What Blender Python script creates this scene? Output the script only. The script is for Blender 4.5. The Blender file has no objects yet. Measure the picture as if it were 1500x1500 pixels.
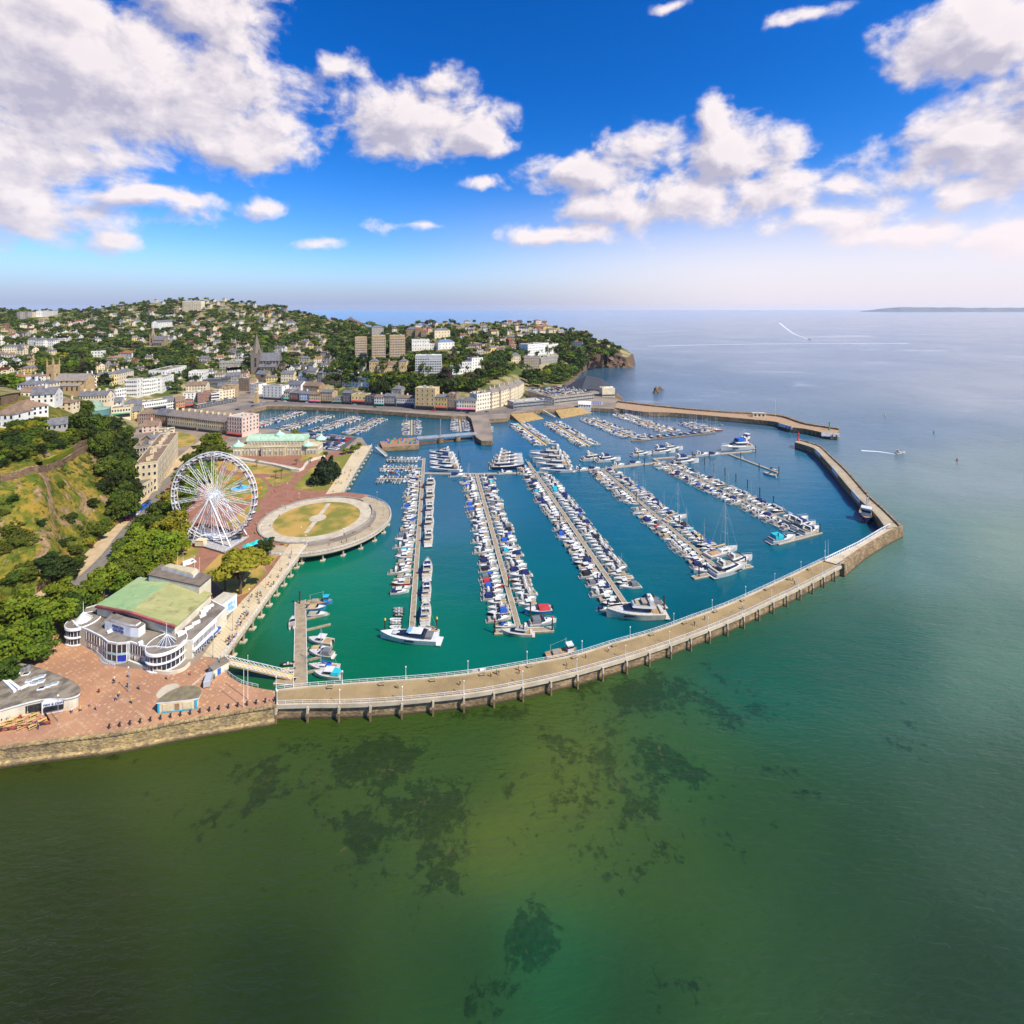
import bpy, math, random
import numpy as np
from mathutils import Vector, Matrix
random.seed(11)
rng = np.random.default_rng(11)
SC = bpy.context.scene
COL = SC.collection
H, F = 120.0, 720.0            # camera height (m) and focal length (pixels of a 1500 px frame)

def W(px, py, z=0.0):
    """point of the level plane z seen at a photo pixel"""
    D = (H - z) * F / (py - 450.0)
    return ((px - 750.0) * D / F, D, z)
def WD(px, py, D):
    return ((px - 750.0) * D / F, D, H - (py - 450.0) * D / F)
def PL(pts, z=0.0):
    return [W(p[0], p[1], z)[:2] for p in pts]
def area(poly):
    a = 0
    for i in range(len(poly)):
        x0, y0 = poly[i - 1][:2]; x1, y1 = poly[i][:2]
        a += x0 * y1 - x1 * y0
    return a / 2
def ccw(poly):
    return list(poly) if area(poly) > 0 else list(poly)[::-1]
def inpoly(x, y, poly):
    x = np.asarray(x, float); y = np.asarray(y, float)
    r = np.zeros(x.shape, bool); n = len(poly)
    for i in range(n):
        x0, y0 = poly[i - 1][:2]; x1, y1 = poly[i][:2]
        if y0 == y1: continue
        c = ((y0 > y) != (y1 > y)) & (x < (x1 - x0) * (y - y0) / (y1 - y0) + x0)
        r ^= c
    return r
def lerp(a, b, t): return tuple(a[i] + (b[i] - a[i]) * t for i in range(len(a)))
def along(pts, n=None, step=None):
    """points (with direction) at even spacing along a polyline"""
    seg = [math.dist(pts[i], pts[i + 1]) for i in range(len(pts) - 1)]
    L = sum(seg)
    if n is None: n = max(2, int(L / step) + 1)
    out = []
    for k in range(n):
        s = L * k / (n - 1); i = 0
        while i < len(seg) - 1 and s > seg[i]: s -= seg[i]; i += 1
        t = s / seg[i] if seg[i] else 0
        d = [(pts[i + 1][j] - pts[i][j]) / (seg[i] or 1) for j in range(len(pts[i]))]
        out.append((lerp(pts[i], pts[i + 1], t), d))
    return out
def smooth(pts, n=4, closed=False):
    """Catmull-Rom through the points"""
    P = [tuple(p) for p in pts]; out = []
    N = len(P)
    for i in range(N if closed else N - 1):
        p0 = P[i - 1] if (i or closed) else P[0]
        p1 = P[i]; p2 = P[(i + 1) % N]
        p3 = P[(i + 2) % N] if (closed or i + 2 < N) else P[-1]
        for k in range(n):
            t = k / n
            out.append(tuple(.5 * (2 * p1[j] + (p2[j] - p0[j]) * t + (2 * p0[j] - 5 * p1[j] + 4 * p2[j] - p3[j]) * t * t + (3 * p1[j] - p0[j] - 3 * p2[j] + p3[j]) * t ** 3) for j in range(len(p1))))
    if not closed: out.append(P[-1])
    return out
def offset(pts, d):
    """polyline moved sideways by d (left of travel is positive)"""
    out = []
    for i in range(len(pts)):
        a = pts[max(0, i - 1)]; b = pts[min(len(pts) - 1, i + 1)]
        dx, dy = b[0] - a[0], b[1] - a[1]; l = math.hypot(dx, dy) or 1
        out.append((pts[i][0] - dy / l * d, pts[i][1] + dx / l * d))
    return out

class MB:
    """collects faces and links them as one mesh"""
    def __init__(s): s.v = []; s.f = []; s.m = []; s.s = []
    def add(s, vs, fs, m=0, sm=False):
        b = len(s.v); s.v += [tuple(map(float, v)) for v in vs]
        for f in fs:
            s.f.append([i + b for i in f]); s.m.append(m); s.s.append(sm)
        return s
    def box(s, c, d, m=0, rz=0.0, tx=1.0, ty=1.0):
        """c: centre of the base, d: size; tx, ty shrink the top"""
        x, y, z = d[0] / 2, d[1] / 2, d[2]
        co, si = math.cos(rz), math.sin(rz); vs = []
        for zz, fx, fy in ((0, 1, 1), (z, tx, ty)):
            for a, b in ((-1, -1), (1, -1), (1, 1), (-1, 1)):
                X, Y = a * x * fx, b * y * fy
                vs.append((c[0] + X * co - Y * si, c[1] + X * si + Y * co, c[2] + zz))
        return s.add(vs, [(3, 2, 1, 0), (4, 5, 6, 7), (0, 1, 5, 4), (1, 2, 6, 5), (2, 3, 7, 6), (3, 0, 4, 7)], m)
    def prism(s, poly, z0, z1, m=0, mt=None, bottom=False):
        p = ccw(poly); n = len(p)
        vs = [(q[0], q[1], z0) for q in p] + [(q[0], q[1], z1) for q in p]
        s.add(vs, [(i, (i + 1) % n, n + (i + 1) % n, n + i) for i in range(n)], m)
        s.add(vs[n:], [tuple(range(n))], m if mt is None else mt)
        if bottom: s.add(vs[:n], [tuple(range(n))[::-1]], m)
        return s
    def strip(s, A, B, za, zb=None, m=0, sm=False):
        """surface between two polylines of equal length"""
        zb = za if zb is None else zb; n = len(A)
        g = lambda p, z: (p[0], p[1], z if len(p) < 3 else p[2])
        vs = [g(p, za) for p in A] + [g(p, zb) for p in B]
        return s.add(vs, [(i, i + 1, n + i + 1, n + i) for i in range(n - 1)], m, sm)
    def ribbon(s, A, B, z0, z1, m=0, mt=None):
        """solid slab between two polylines"""
        p = list(A) + list(B)[::-1]
        n = len(A); mt = m if mt is None else mt
        flip = area(p) < 0
        L, R = (B, A) if flip else (A, B)
        s.strip(L, R, z1, m=mt); s.strip(R, L, z0, m=m)
        s.strip(L, L, z0, z1, m=m); s.strip(R, R, z1, z0, m=m)
        for k, fl in ((0, 0), (-1, 1)):
            q = [(L[k][0], L[k][1], z0), (R[k][0], R[k][1], z0), (R[k][0], R[k][1], z1), (L[k][0], L[k][1], z1)]
            s.add(q, [(0, 1, 2, 3) if fl else (3, 2, 1, 0)], m)
        return s
    def tube(s, p, q, r, r2=None, n=6, m=0, cap=True):
        p, q = Vector(p), Vector(q); r2 = r if r2 is None else r2
        d = (q - p).normalized() if (q - p).length > 1e-9 else Vector((0, 0, 1))
        u = d.orthogonal().normalized(); w = d.cross(u)
        vs = []
        for c, rr in ((p, r), (q, r2)):
            for k in range(n):
                a = 2 * math.pi * k / n
                vs.append(c + u * (math.cos(a) * rr) + w * (math.sin(a) * rr))
        fs = [(k, (k + 1) % n, n + (k + 1) % n, n + k) for k in range(n)]
        s.add(vs, fs, m, n > 5)
        if cap: s.add(vs, [tuple(range(n))[::-1], tuple(range(n, 2 * n))], m)
        return s
    def lathe(s, c, prof, n=16, m=0, sm=True, a0=0, a1=2 * math.pi):
        full = abs(a1 - a0 - 2 * math.pi) < 1e-6; k = n if full else n + 1
        vs = [(c[0] + r * math.cos(a0 + (a1 - a0) * i / n), c[1] + r * math.sin(a0 + (a1 - a0) * i / n), c[2] + z) for r, z in prof for i in range(k)]
        fs = []
        for j in range(len(prof) - 1):
            for i in range(n):
                i2 = (i + 1) % k
                fs.append((j * k + i, j * k + i2, (j + 1) * k + i2, (j + 1) * k + i))
        return s.add(vs, fs, m, sm)
    def path(s, pts, r, n=5, m=0):
        for a, b in zip(pts, pts[1:]): s.tube(a, b, r, n=n, m=m)
        return s
    def move(s, dx, dy, dz=0.0, rz=0.0):
        """into the frame of an empty at (dx,dy,dz) turned by rz"""
        c, si = math.cos(-rz), math.sin(-rz)
        s.v = [((x - dx) * c - (y - dy) * si, (x - dx) * si + (y - dy) * c, z - dz) for x, y, z in s.v]
        return s
    def mesh(s, name, mats):
        me = bpy.data.meshes.new(name)
        me.from_pydata(s.v, [], s.f)
        mats = mats if isinstance(mats, (list, tuple)) else [mats]
        for m in mats: me.materials.append(m)
        if len(mats) > 1: me.polygons.foreach_set('material_index', s.m)
        me.polygons.foreach_set('use_smooth', s.s)
        me.update()
        return me
    def build(s, name, mats, parent=None):
        return link(name, s.mesh(name, mats), parent)

def link(name, me, parent=None, loc=None, rz=0.0, scale=None):
    o = bpy.data.objects.new(name, me); COL.objects.link(o)
    if parent is not None: o.parent = parent
    if loc is not None: o.location = loc
    if rz: o.rotation_euler = (0, 0, rz)
    if scale is not None: o.scale = scale if isinstance(scale, (tuple, list)) else (scale,) * 3
    return o
def npmesh(name, V, Q, mat, mi=None, sm=False):
    """fast mesh from arrays: V (n,3), Q (m,4) or (m,3)"""
    me = bpy.data.meshes.new(name); V = np.asarray(V, np.float32); Q = np.asarray(Q, np.int32)
    k = Q.shape[1]
    me.vertices.add(len(V)); me.vertices.foreach_set('co', V.ravel())
    me.loops.add(Q.size); me.loops.foreach_set('vertex_index', Q.ravel())
    me.polygons.add(len(Q)); me.polygons.foreach_set('loop_start', np.arange(0, Q.size, k, dtype=np.int32))
    for m in (mat if isinstance(mat, (list, tuple)) else [mat]): me.materials.append(m)
    if mi is not None: me.polygons.foreach_set('material_index', np.asarray(mi, np.int32))
    me.polygons.foreach_set('use_smooth', np.full(len(Q), sm, bool))
    me.update(calc_edges=True); me.validate()
    return me
def thing(name, label, cat, loc=(0, 0, 0), rz=0.0, group=None, scale=None):
    o = bpy.data.objects.new(name, None); COL.objects.link(o)
    o.empty_display_size = .5
    o.location = loc; o.rotation_euler = (0, 0, rz)
    if scale is not None: o.scale = scale if isinstance(scale, (tuple, list)) else (scale,) * 3
    return tag(o, label, cat, group)
LABELS = set()
def tag(o, label=None, cat=None, group=None, kind=None):
    if label:
        o['label'] = label
        if label in LABELS: print('SAME LABEL', label)
        LABELS.add(label)
        n = len(label.split())
        if n > 16 or n < 4: print('LABEL LENGTH', n, label)
    if cat: o['category'] = cat
    if group: o['group'] = group
    if kind: o['kind'] = kind
    return o
def struct(name, mb, mats, kind='structure'):
    o = mb.build(name, mats) if isinstance(mb, MB) else link(name, mb)
    o['kind'] = kind
    return o
_o1 = 'zeroth first second third fourth fifth sixth seventh eighth ninth tenth eleventh twelfth thirteenth fourteenth fifteenth sixteenth seventeenth eighteenth nineteenth'.split()
_t = 'x x twenty thirty forty fifty sixty seventy eighty ninety'.split()
def nth(n):
    if n < 20: return _o1[n]
    if n >= 100: return 'hundred-and-' + nth(n - 100) if n > 100 else 'hundredth'
    return _t[n // 10][:-1] + 'ieth' if n % 10 == 0 else _t[n // 10] + '-' + _o1[n % 10]

# ---------------------------------------------------------------- materials
MATS = {}
def nodes_of(name):
    m = bpy.data.materials.new(name); m.use_nodes = True
    nt = m.node_tree
    return m, nt, nt.nodes['Principled BSDF']
def N(nt, typ, **kw):
    n = nt.nodes.new(typ)
    for k, v in kw.items():
        if k.startswith('i_'): n.inputs[k[2:].replace('_', ' ')].default_value = v
        else: setattr(n, k, v)
    return n
def L(nt, a, b): nt.links.new(a, b)
def mathn(nt, op, a, b=None, c=None, clamp=False):
    n = nt.nodes.new('ShaderNodeMath'); n.operation = op; n.use_clamp = clamp
    for i, v in enumerate((a, b, c)):
        if v is None: continue
        if isinstance(v, (int, float)): n.inputs[i].default_value = v
        else: nt.links.new(v, n.inputs[i])
    return n.outputs[0]
def mixc(nt, f, a, b, blend='MIX'):
    n = nt.nodes.new('ShaderNodeMix'); n.data_type = 'RGBA'; n.blend_type = blend
    for i, v in ((0, f), (6, a), (7, b)):
        if isinstance(v, (int, float)): n.inputs[i].default_value = v
        elif isinstance(v, (tuple, list)): n.inputs[i].default_value = (*v[:3], 1)
        else: nt.links.new(v, n.inputs[i])
    return n.outputs[2]
def pos(nt): return nt.nodes.new('ShaderNodeNewGeometry').outputs['Position']
def noise(nt, vec, scale, detail=4, rough=.55, dist=0.0):
    n = nt.nodes.new('ShaderNodeTexNoise'); n.inputs['Scale'].default_value = scale
    n.inputs['Detail'].default_value = detail; n.inputs['Roughness'].default_value = rough
    n.inputs['Distortion'].default_value = dist
    if vec is not None: nt.links.new(vec, n.inputs['Vector'])
    return n.outputs['Fac']
def ramp(nt, v, a, b):
    n = nt.nodes.new('ShaderNodeMapRange'); n.interpolation_type = 'SMOOTHSTEP'
    nt.links.new(v, n.inputs[0]); n.inputs[1].default_value = a; n.inputs[2].default_value = b
    return n.outputs[0]
def bump(nt, h, strength, dist=.1):
    n = nt.nodes.new('ShaderNodeBump'); n.inputs['Strength'].default_value = strength; n.inputs['Distance'].default_value = dist
    nt.links.new(h, n.inputs['Height']); return n.outputs[0]
def mat(name, c, rough=.75, c2=None, scale=.4, lo=.38, hi=.66, bmp=0.0, bscale=3.0, metal=0.0, spec=.3, rnd=0.0, hue=0.0):
    if name in MATS: return MATS[name]
    m, nt, p = nodes_of(name)
    p.inputs['Roughness'].default_value = rough; p.inputs['Metallic'].default_value = metal
    p.inputs['Specular IOR Level'].default_value = spec
    c2 = c2 or tuple(x * .78 for x in c)
    P = pos(nt)
    out = mixc(nt, ramp(nt, noise(nt, P, scale, 5), lo, hi), c, c2)
    if rnd or hue:
        oi = nt.nodes.new('ShaderNodeObjectInfo')
        h = N(nt, 'ShaderNodeHueSaturation')
        if rnd: L(nt, mathn(nt, 'MULTIPLY_ADD', oi.outputs['Random'], 2 * rnd, 1 - rnd), h.inputs['Value'])
        if hue:
            r2 = mathn(nt, 'FRACT', mathn(nt, 'MULTIPLY', oi.outputs['Random'], 7.31))
            L(nt, mathn(nt, 'MULTIPLY_ADD', r2, 2 * hue, .5 - hue), h.inputs['Hue'])
        L(nt, out, h.inputs['Color']); out = h.outputs[0]
    L(nt, out, p.inputs['Base Color'])
    if bmp: L(nt, bump(nt, noise(nt, P, bscale, 4), bmp), p.inputs['Normal'])
    MATS[name] = m
    return m
# ---------------------------------------------------------------- palette
WHITE = mat('white_render', (.74, .71, .65), .7, (.62, .59, .53), .15)
CREAM = mat('cream_render', (.72, .60, .40), .75, (.60, .49, .32), .15)
YELLOW = mat('yellow_render', (.74, .55, .22), .75, (.62, .45, .18), .15)
TAN = mat('tan_render', (.46, .32, .17), .8, (.37, .25, .13), .2)
PINKW = mat('pale_pink_render', (.66, .47, .38), .75, (.55, .39, .31), .2)
BLUEW = mat('pale_blue_render', (.52, .60, .70), .75)
BRICK = mat('red_brick', (.30, .13, .08), .85, (.22, .10, .07), .5)
DARKW = mat('dark_cladding', (.07, .075, .085), .6)
GREYW = mat('grey_stone', (.33, .30, .26), .85, (.24, .22, .19), .3)
BROWNST = mat('brown_stone', (.34, .23, .13), .9, (.22, .15, .09), .35)
SLATE = mat('slate_roof', (.16, .155, .165), .75, (.10, .10, .11), .4)
BROWNR = mat('brown_roof', (.23, .15, .10), .85, (.15, .10, .07), .4)
TERRA = mat('terracotta_roof', (.36, .14, .07), .85, (.26, .10, .06), .4)
FLATR = mat('flat_roof', (.24, .20, .155), .9, (.14, .115, .09), .25, bmp=.2)
PALER = mat('pale_roof', (.50, .46, .38), .85, (.38, .35, .29), .3)
GLASS = mat('window_glass', (.03, .035, .045), .12, spec=.6)
FRAMEW = mat('window_frame', (.75, .74, .72), .5)
METALW = mat('white_metal', (.80, .80, .80), .4)
METALG = mat('grey_metal', (.32, .33, .34), .45, metal=.3)
BLACKM = mat('black_metal', (.025, .025, .028), .5)
COPPER = mat('green_copper', (.42, .56, .40), .7, (.30, .46, .33), .5)
DECK = mat('pier_deck', (.42, .335, .22), .9, (.33, .26, .165), .25, lo=.3, hi=.7)
CONC = mat('pale_concrete', (.52, .44, .32), .9, (.42, .35, .25), .3)
WOOD = mat('weathered_planks', (.34, .265, .17), .9, (.25, .195, .125), .6)
YWOOD = mat('yellow_planks', (.60, .40, .14), .8, (.48, .32, .12), .5)
PILEW = mat('dark_pile', (.05, .042, .035), .8)
YCAP = mat('yellow_cap', (.75, .45, .03), .6)
ASPH = mat('asphalt', (.10, .092, .085), .9, (.07, .066, .062), .3)
TOWNG = mat('town_paving', (.28, .22, .165), .9, (.18, .145, .115), .05)
PATHR = mat('red_path', (.30, .135, .085), .9, (.24, .11, .07), .3)
PATHB = mat('sandy_path', (.50, .37, .22), .9, (.42, .30, .17), .3)
LAWN = mat('dry_lawn', (.42, .26, .065), .95, (.17, .17, .028), .085, lo=.42, hi=.66, bmp=.2, bscale=1.5)
LAWNG = mat('green_lawn', (.17, .17, .025), .95, (.36, .25, .06), .1, lo=.45, hi=.7, bmp=.2)
RED = mat('red_paint', (.55, .03, .03), .5)
BLUE = mat('blue_paint', (.02, .12, .50), .5)
AQUA = mat('turquoise_canvas', (.02, .55, .52), .6)
CYANW = mat('pool_water', (.02, .50, .80), .1)
LIME = mat('lime_hedge', (.30, .32, .02), .9, (.20, .24, .02), 1.2, bmp=.4)
BARK = mat('bark', (.11, .08, .055), .95, (.07, .05, .035), 2.)
SKIN = mat('skin', (.50, .30, .20), .7)
FLOWER = mat('flower_bed', (.62, .10, .02), .9, (.60, .28, .03), .6)

def stone_mat(name, c, c2, sc, wet=True):
    m, nt, p = nodes_of(name)
    P = pos(nt)
    b = N(nt, 'ShaderNodeTexVoronoi'); b.inputs['Scale'].default_value = sc
    mp = N(nt, 'ShaderNodeMapping'); mp.inputs['Scale'].default_value = (1, 1, 1.9); L(nt, P, mp.inputs[0]); L(nt, mp.outputs[0], b.inputs['Vector'])
    col = mixc(nt, ramp(nt, noise(nt, P, .25, 5), .35, .65), c, c2)
    hs = N(nt, 'ShaderNodeHueSaturation'); L(nt, col, hs.inputs['Color'])
    sx = nt.nodes.new('ShaderNodeSeparateColor'); L(nt, b.outputs['Color'], sx.inputs[0])
    L(nt, mathn(nt, 'MULTIPLY_ADD', sx.outputs[0], .7, .62), hs.inputs['Value'])
    out = hs.outputs[0]
    if wet:   # weed and wet stain up to the high tide mark
        sp = N(nt, 'ShaderNodeSeparateXYZ'); L(nt, P, sp.inputs[0])
        t = ramp(nt, mathn(nt, 'ADD', sp.outputs[2], mathn(nt, 'MULTIPLY', noise(nt, P, .5, 4), .8)), 1.5, .6)
        out = mixc(nt, t, out, (.07, .055, .028))
    L(nt, out, p.inputs['Base Color']); p.inputs['Roughness'].default_value = .92; p.inputs['Specular IOR Level'].default_value = .2
    L(nt, bump(nt, b.outputs['Distance'], .6, .15), p.inputs['Normal'])
    MATS[name] = m; return m
STONE = stone_mat('quay_stone', (.31, .21, .115), (.19, .13, .075), 1.1)
SEAWALL = stone_mat('seawall_stone', (.40, .28, .125), (.24, .175, .095), 1.4)
RUBBLE = stone_mat('garden_wall_stone', (.42, .29, .18), (.33, .20, .13), 1.2, False)
ROCK = stone_mat('red_rock', (.17, .10, .07), (.11, .08, .055), .22)

def plaza_mat():
    m, nt, p = nodes_of('brick_paving'); P = pos(nt)
    v = N(nt, 'ShaderNodeTexVoronoi', feature='F1'); v.inputs['Scale'].default_value = .95; v.inputs['Randomness'].default_value = .35
    mp = N(nt, 'ShaderNodeMapping'); mp.inputs['Rotation'].default_value = (0, 0, .5); mp.inputs['Scale'].default_value = (1, 1, 0)
    L(nt, P, mp.inputs[0]); L(nt, mp.outputs[0], v.inputs['Vector'])
    sx = N(nt, 'ShaderNodeSeparateColor'); L(nt, v.outputs['Color'], sx.inputs[0])
    size = mathn(nt, 'MULTIPLY_ADD', ramp(nt, sx.outputs[0], .1, 1.), .30, .13)
    dot = mathn(nt, 'LESS_THAN', v.outputs['Distance'], size)
    base = mixc(nt, ramp(nt, noise(nt, P, .09, 4), .35, .65), (.42, .215, .11), (.34, .17, .09))
    base = mixc(nt, mathn(nt, 'MULTIPLY', dot, mathn(nt, 'MULTIPLY_ADD', sx.outputs[1], .55, .08)), base, (.58, .40, .24))
    st = ramp(nt, noise(nt, P, .05, 5, .6, 1.5), .62, .74)
    base = mixc(nt, mathn(nt, 'MULTIPLY', st, .5), base, (.55, .36, .22))
    L(nt, base, p.inputs['Base Color']); p.inputs['Roughness'].default_value = .9
    MATS['plaza'] = m; return m
PLAZA = plaza_mat()

def plank_mat(name, c, c2, freq, rz=0.0):
    """boards or concrete bays across a deck"""
    m, nt, p = nodes_of(name); P = pos(nt)
    mp = N(nt, 'ShaderNodeMapping'); mp.inputs['Rotation'].default_value = (0, 0, rz); L(nt, P, mp.inputs[0])
    w = N(nt, 'ShaderNodeTexWave'); w.inputs['Scale'].default_value = freq; w.inputs['Distortion'].default_value = .4; L(nt, mp.outputs[0], w.inputs[0])
    col = mixc(nt, ramp(nt, noise(nt, P, .12, 5), .3, .7), c, c2)
    col = mixc(nt, mathn(nt, 'MULTIPLY', ramp(nt, w.outputs['Fac'], .88, 1.), .45), col, tuple(x * .5 for x in c))
    col = mixc(nt, mathn(nt, 'MULTIPLY', ramp(nt, noise(nt, P, .9, 3), .56, .7), .5), col, tuple(x * .55 for x in c))
    L(nt, col, p.inputs['Base Color']); p.inputs['Roughness'].default_value = .9; p.inputs['Specular IOR Level'].default_value = .2
    MATS[name] = m; return m
PIERDECK = plank_mat('pier_boards', (.36, .255, .125), (.25, .175, .085), .45, .35)
PROMDECK = plank_mat('promenade_slabs', (.60, .48, .30), (.50, .39, .24), .30, -.95)

# ---------------------------------------------------------------- people
def person_mesh(pose, top, leg, hair):
    me = bpy.data.meshes.new('body_cage')
    sit = pose == 'sit'; wk = {'walk': .28, 'stand': .05, 'sit': 0}[pose]; hz = .92 if not sit else .50
    v = [(0, 0, hz), (0, 0, hz + .28), (0, 0, hz + .50), (0, 0, hz + .60), (0, .02, hz + .74)]; e = [(0, 1), (1, 2), (2, 3), (3, 4)]; r = [.14, .14, .15, .06, .105]
    for s in (1, -1):
        b = len(v); k = wk * s
        if sit: v += [(s * .10, .02, hz), (s * .11, .40, hz + .03), (s * .11, .44, .06), (s * .11, .56, .04)]
        else: v += [(s * .10, 0, hz - .05), (s * .11, k * .55 + .03, hz * .52), (s * .11, k * .9 - .03, .07), (s * .11, k * .9 + .12, .04)]
        e += [(0, b), (b, b + 1), (b + 1, b + 2), (b + 2, b + 3)]; r += [.10, .075, .05, .045]
        b = len(v); v += [(s * .20, 0, hz + .50), (s * .26, -k * .3 - .02, hz + .24), (s * .25, -k * .6 + .10, hz + .0), (s * .25, -k * .7 + .14, hz - .08)]; e += [(2, b), (b, b + 1), (b + 1, b + 2), (b + 2, b + 3)]; r += [.065, .05, .038, .04]
    me.from_pydata(v, e, []); o = bpy.data.objects.new('body_cage', me); COL.objects.link(o)
    md = o.modifiers.new('skin', 'SKIN'); sv = me.skin_vertices[0].data
    for i, q in enumerate(r): sv[i].radius = (q, q * .85)
    sv[0].use_root = True; bpy.context.view_layer.update()
    out = bpy.data.meshes.new_from_object(o.evaluated_get(bpy.context.evaluated_depsgraph_get())); bpy.data.objects.remove(o); out.name = 'person'
    out.materials.clear()
    for m in (top, leg, SKIN, hair): out.materials.append(m)
    for p in out.polygons:
        x, y, z = p.center; a = abs(x) > .17 and z < hz + .2 and z > hz - .25
        p.material_index = 3 if z > hz + .76 or (z > hz + .70 and y < 0) else 2 if z > hz + .56 or a else 0 if z > hz + .02 else 2 if (z < .35 and not sit and leg.name.endswith('shorts')) else 1
        p.use_smooth = True
    return out
TOPS = [('white', (.75, .74, .72)), ('black', (.02, .02, .022)), ('red', (.50, .03, .04)), ('navy', (.02, .03, .12)), ('pale blue', (.30, .42, .62)), ('green', (.05, .28, .12)), ('pink', (.60, .20, .28)), ('grey', (.22, .22, .23)), ('yellow', (.65, .45, .05))]
LEGS = [mat('cloth_jeans', (.05, .08, .17), .9), mat('cloth_black', (.02, .02, .02), .9), mat('cloth_tan_shorts', (.42, .32, .20), .9), mat('cloth_navy_shorts', (.03, .04, .09), .9)]
HAIRS = [mat('hair_dark', (.03, .02, .015), .8), mat('hair_fair', (.32, .22, .11), .8)]
PM = {(po, i): person_mesh(po, mat('cloth_' + TOPS[i][0].replace(' ', '_'), TOPS[i][1], .9), LEGS[(i * 3 + len(po)) % 4], HAIRS[i % 2]) for po in ('walk', 'stand', 'sit') for i in range(len(TOPS))}
# ---------------------------------------------------------------- camera, sun, sky
cam = bpy.data.cameras.new('camera'); co = bpy.data.objects.new('camera', cam); COL.objects.link(co)
co.location = (0, 0, H); co.rotation_euler = (math.pi / 2, 0, 0)
cam.sensor_width = 36; cam.lens = F / 1500 * 36; cam.shift_y = -.2; cam.clip_start = .5; cam.clip_end = 200000
SC.camera = co
SUN_EL, SUN_AZ = math.radians(48), math.radians(122)      # azimuth clockwise from +Y (the view direction)
sd = Vector((math.sin(SUN_AZ) * math.cos(SUN_EL), math.cos(SUN_AZ) * math.cos(SUN_EL), math.sin(SUN_EL)))
sun = bpy.data.lights.new('sun', 'SUN'); sun.energy = 5.0; sun.angle = math.radians(.53); sun.color = (1, .91, .76)
so = bpy.data.objects.new('sun', sun); COL.objects.link(so); so.rotation_euler = sd.to_track_quat('Z', 'Y').to_euler(); so.location = (300, 0, 300)
SC.view_settings.view_transform = 'Standard'; SC.view_settings.look = 'None'; SC.view_settings.exposure = 0.42; SC.view_settings.gamma = 1
SC.render.engine = 'CYCLES'
SC.cycles.use_denoising = True
SC.cycles.max_bounces = 5; SC.cycles.diffuse_bounces = 2; SC.cycles.glossy_bounces = 2; SC.cycles.transmission_bounces = 2; SC.cycles.transparent_max_bounces = 6
SC.cycles.use_adaptive_sampling = True; SC.cycles.adaptive_threshold = .01
SC.cycles.sample_clamp_indirect = 4; SC.cycles.sample_clamp_direct = 5

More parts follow.
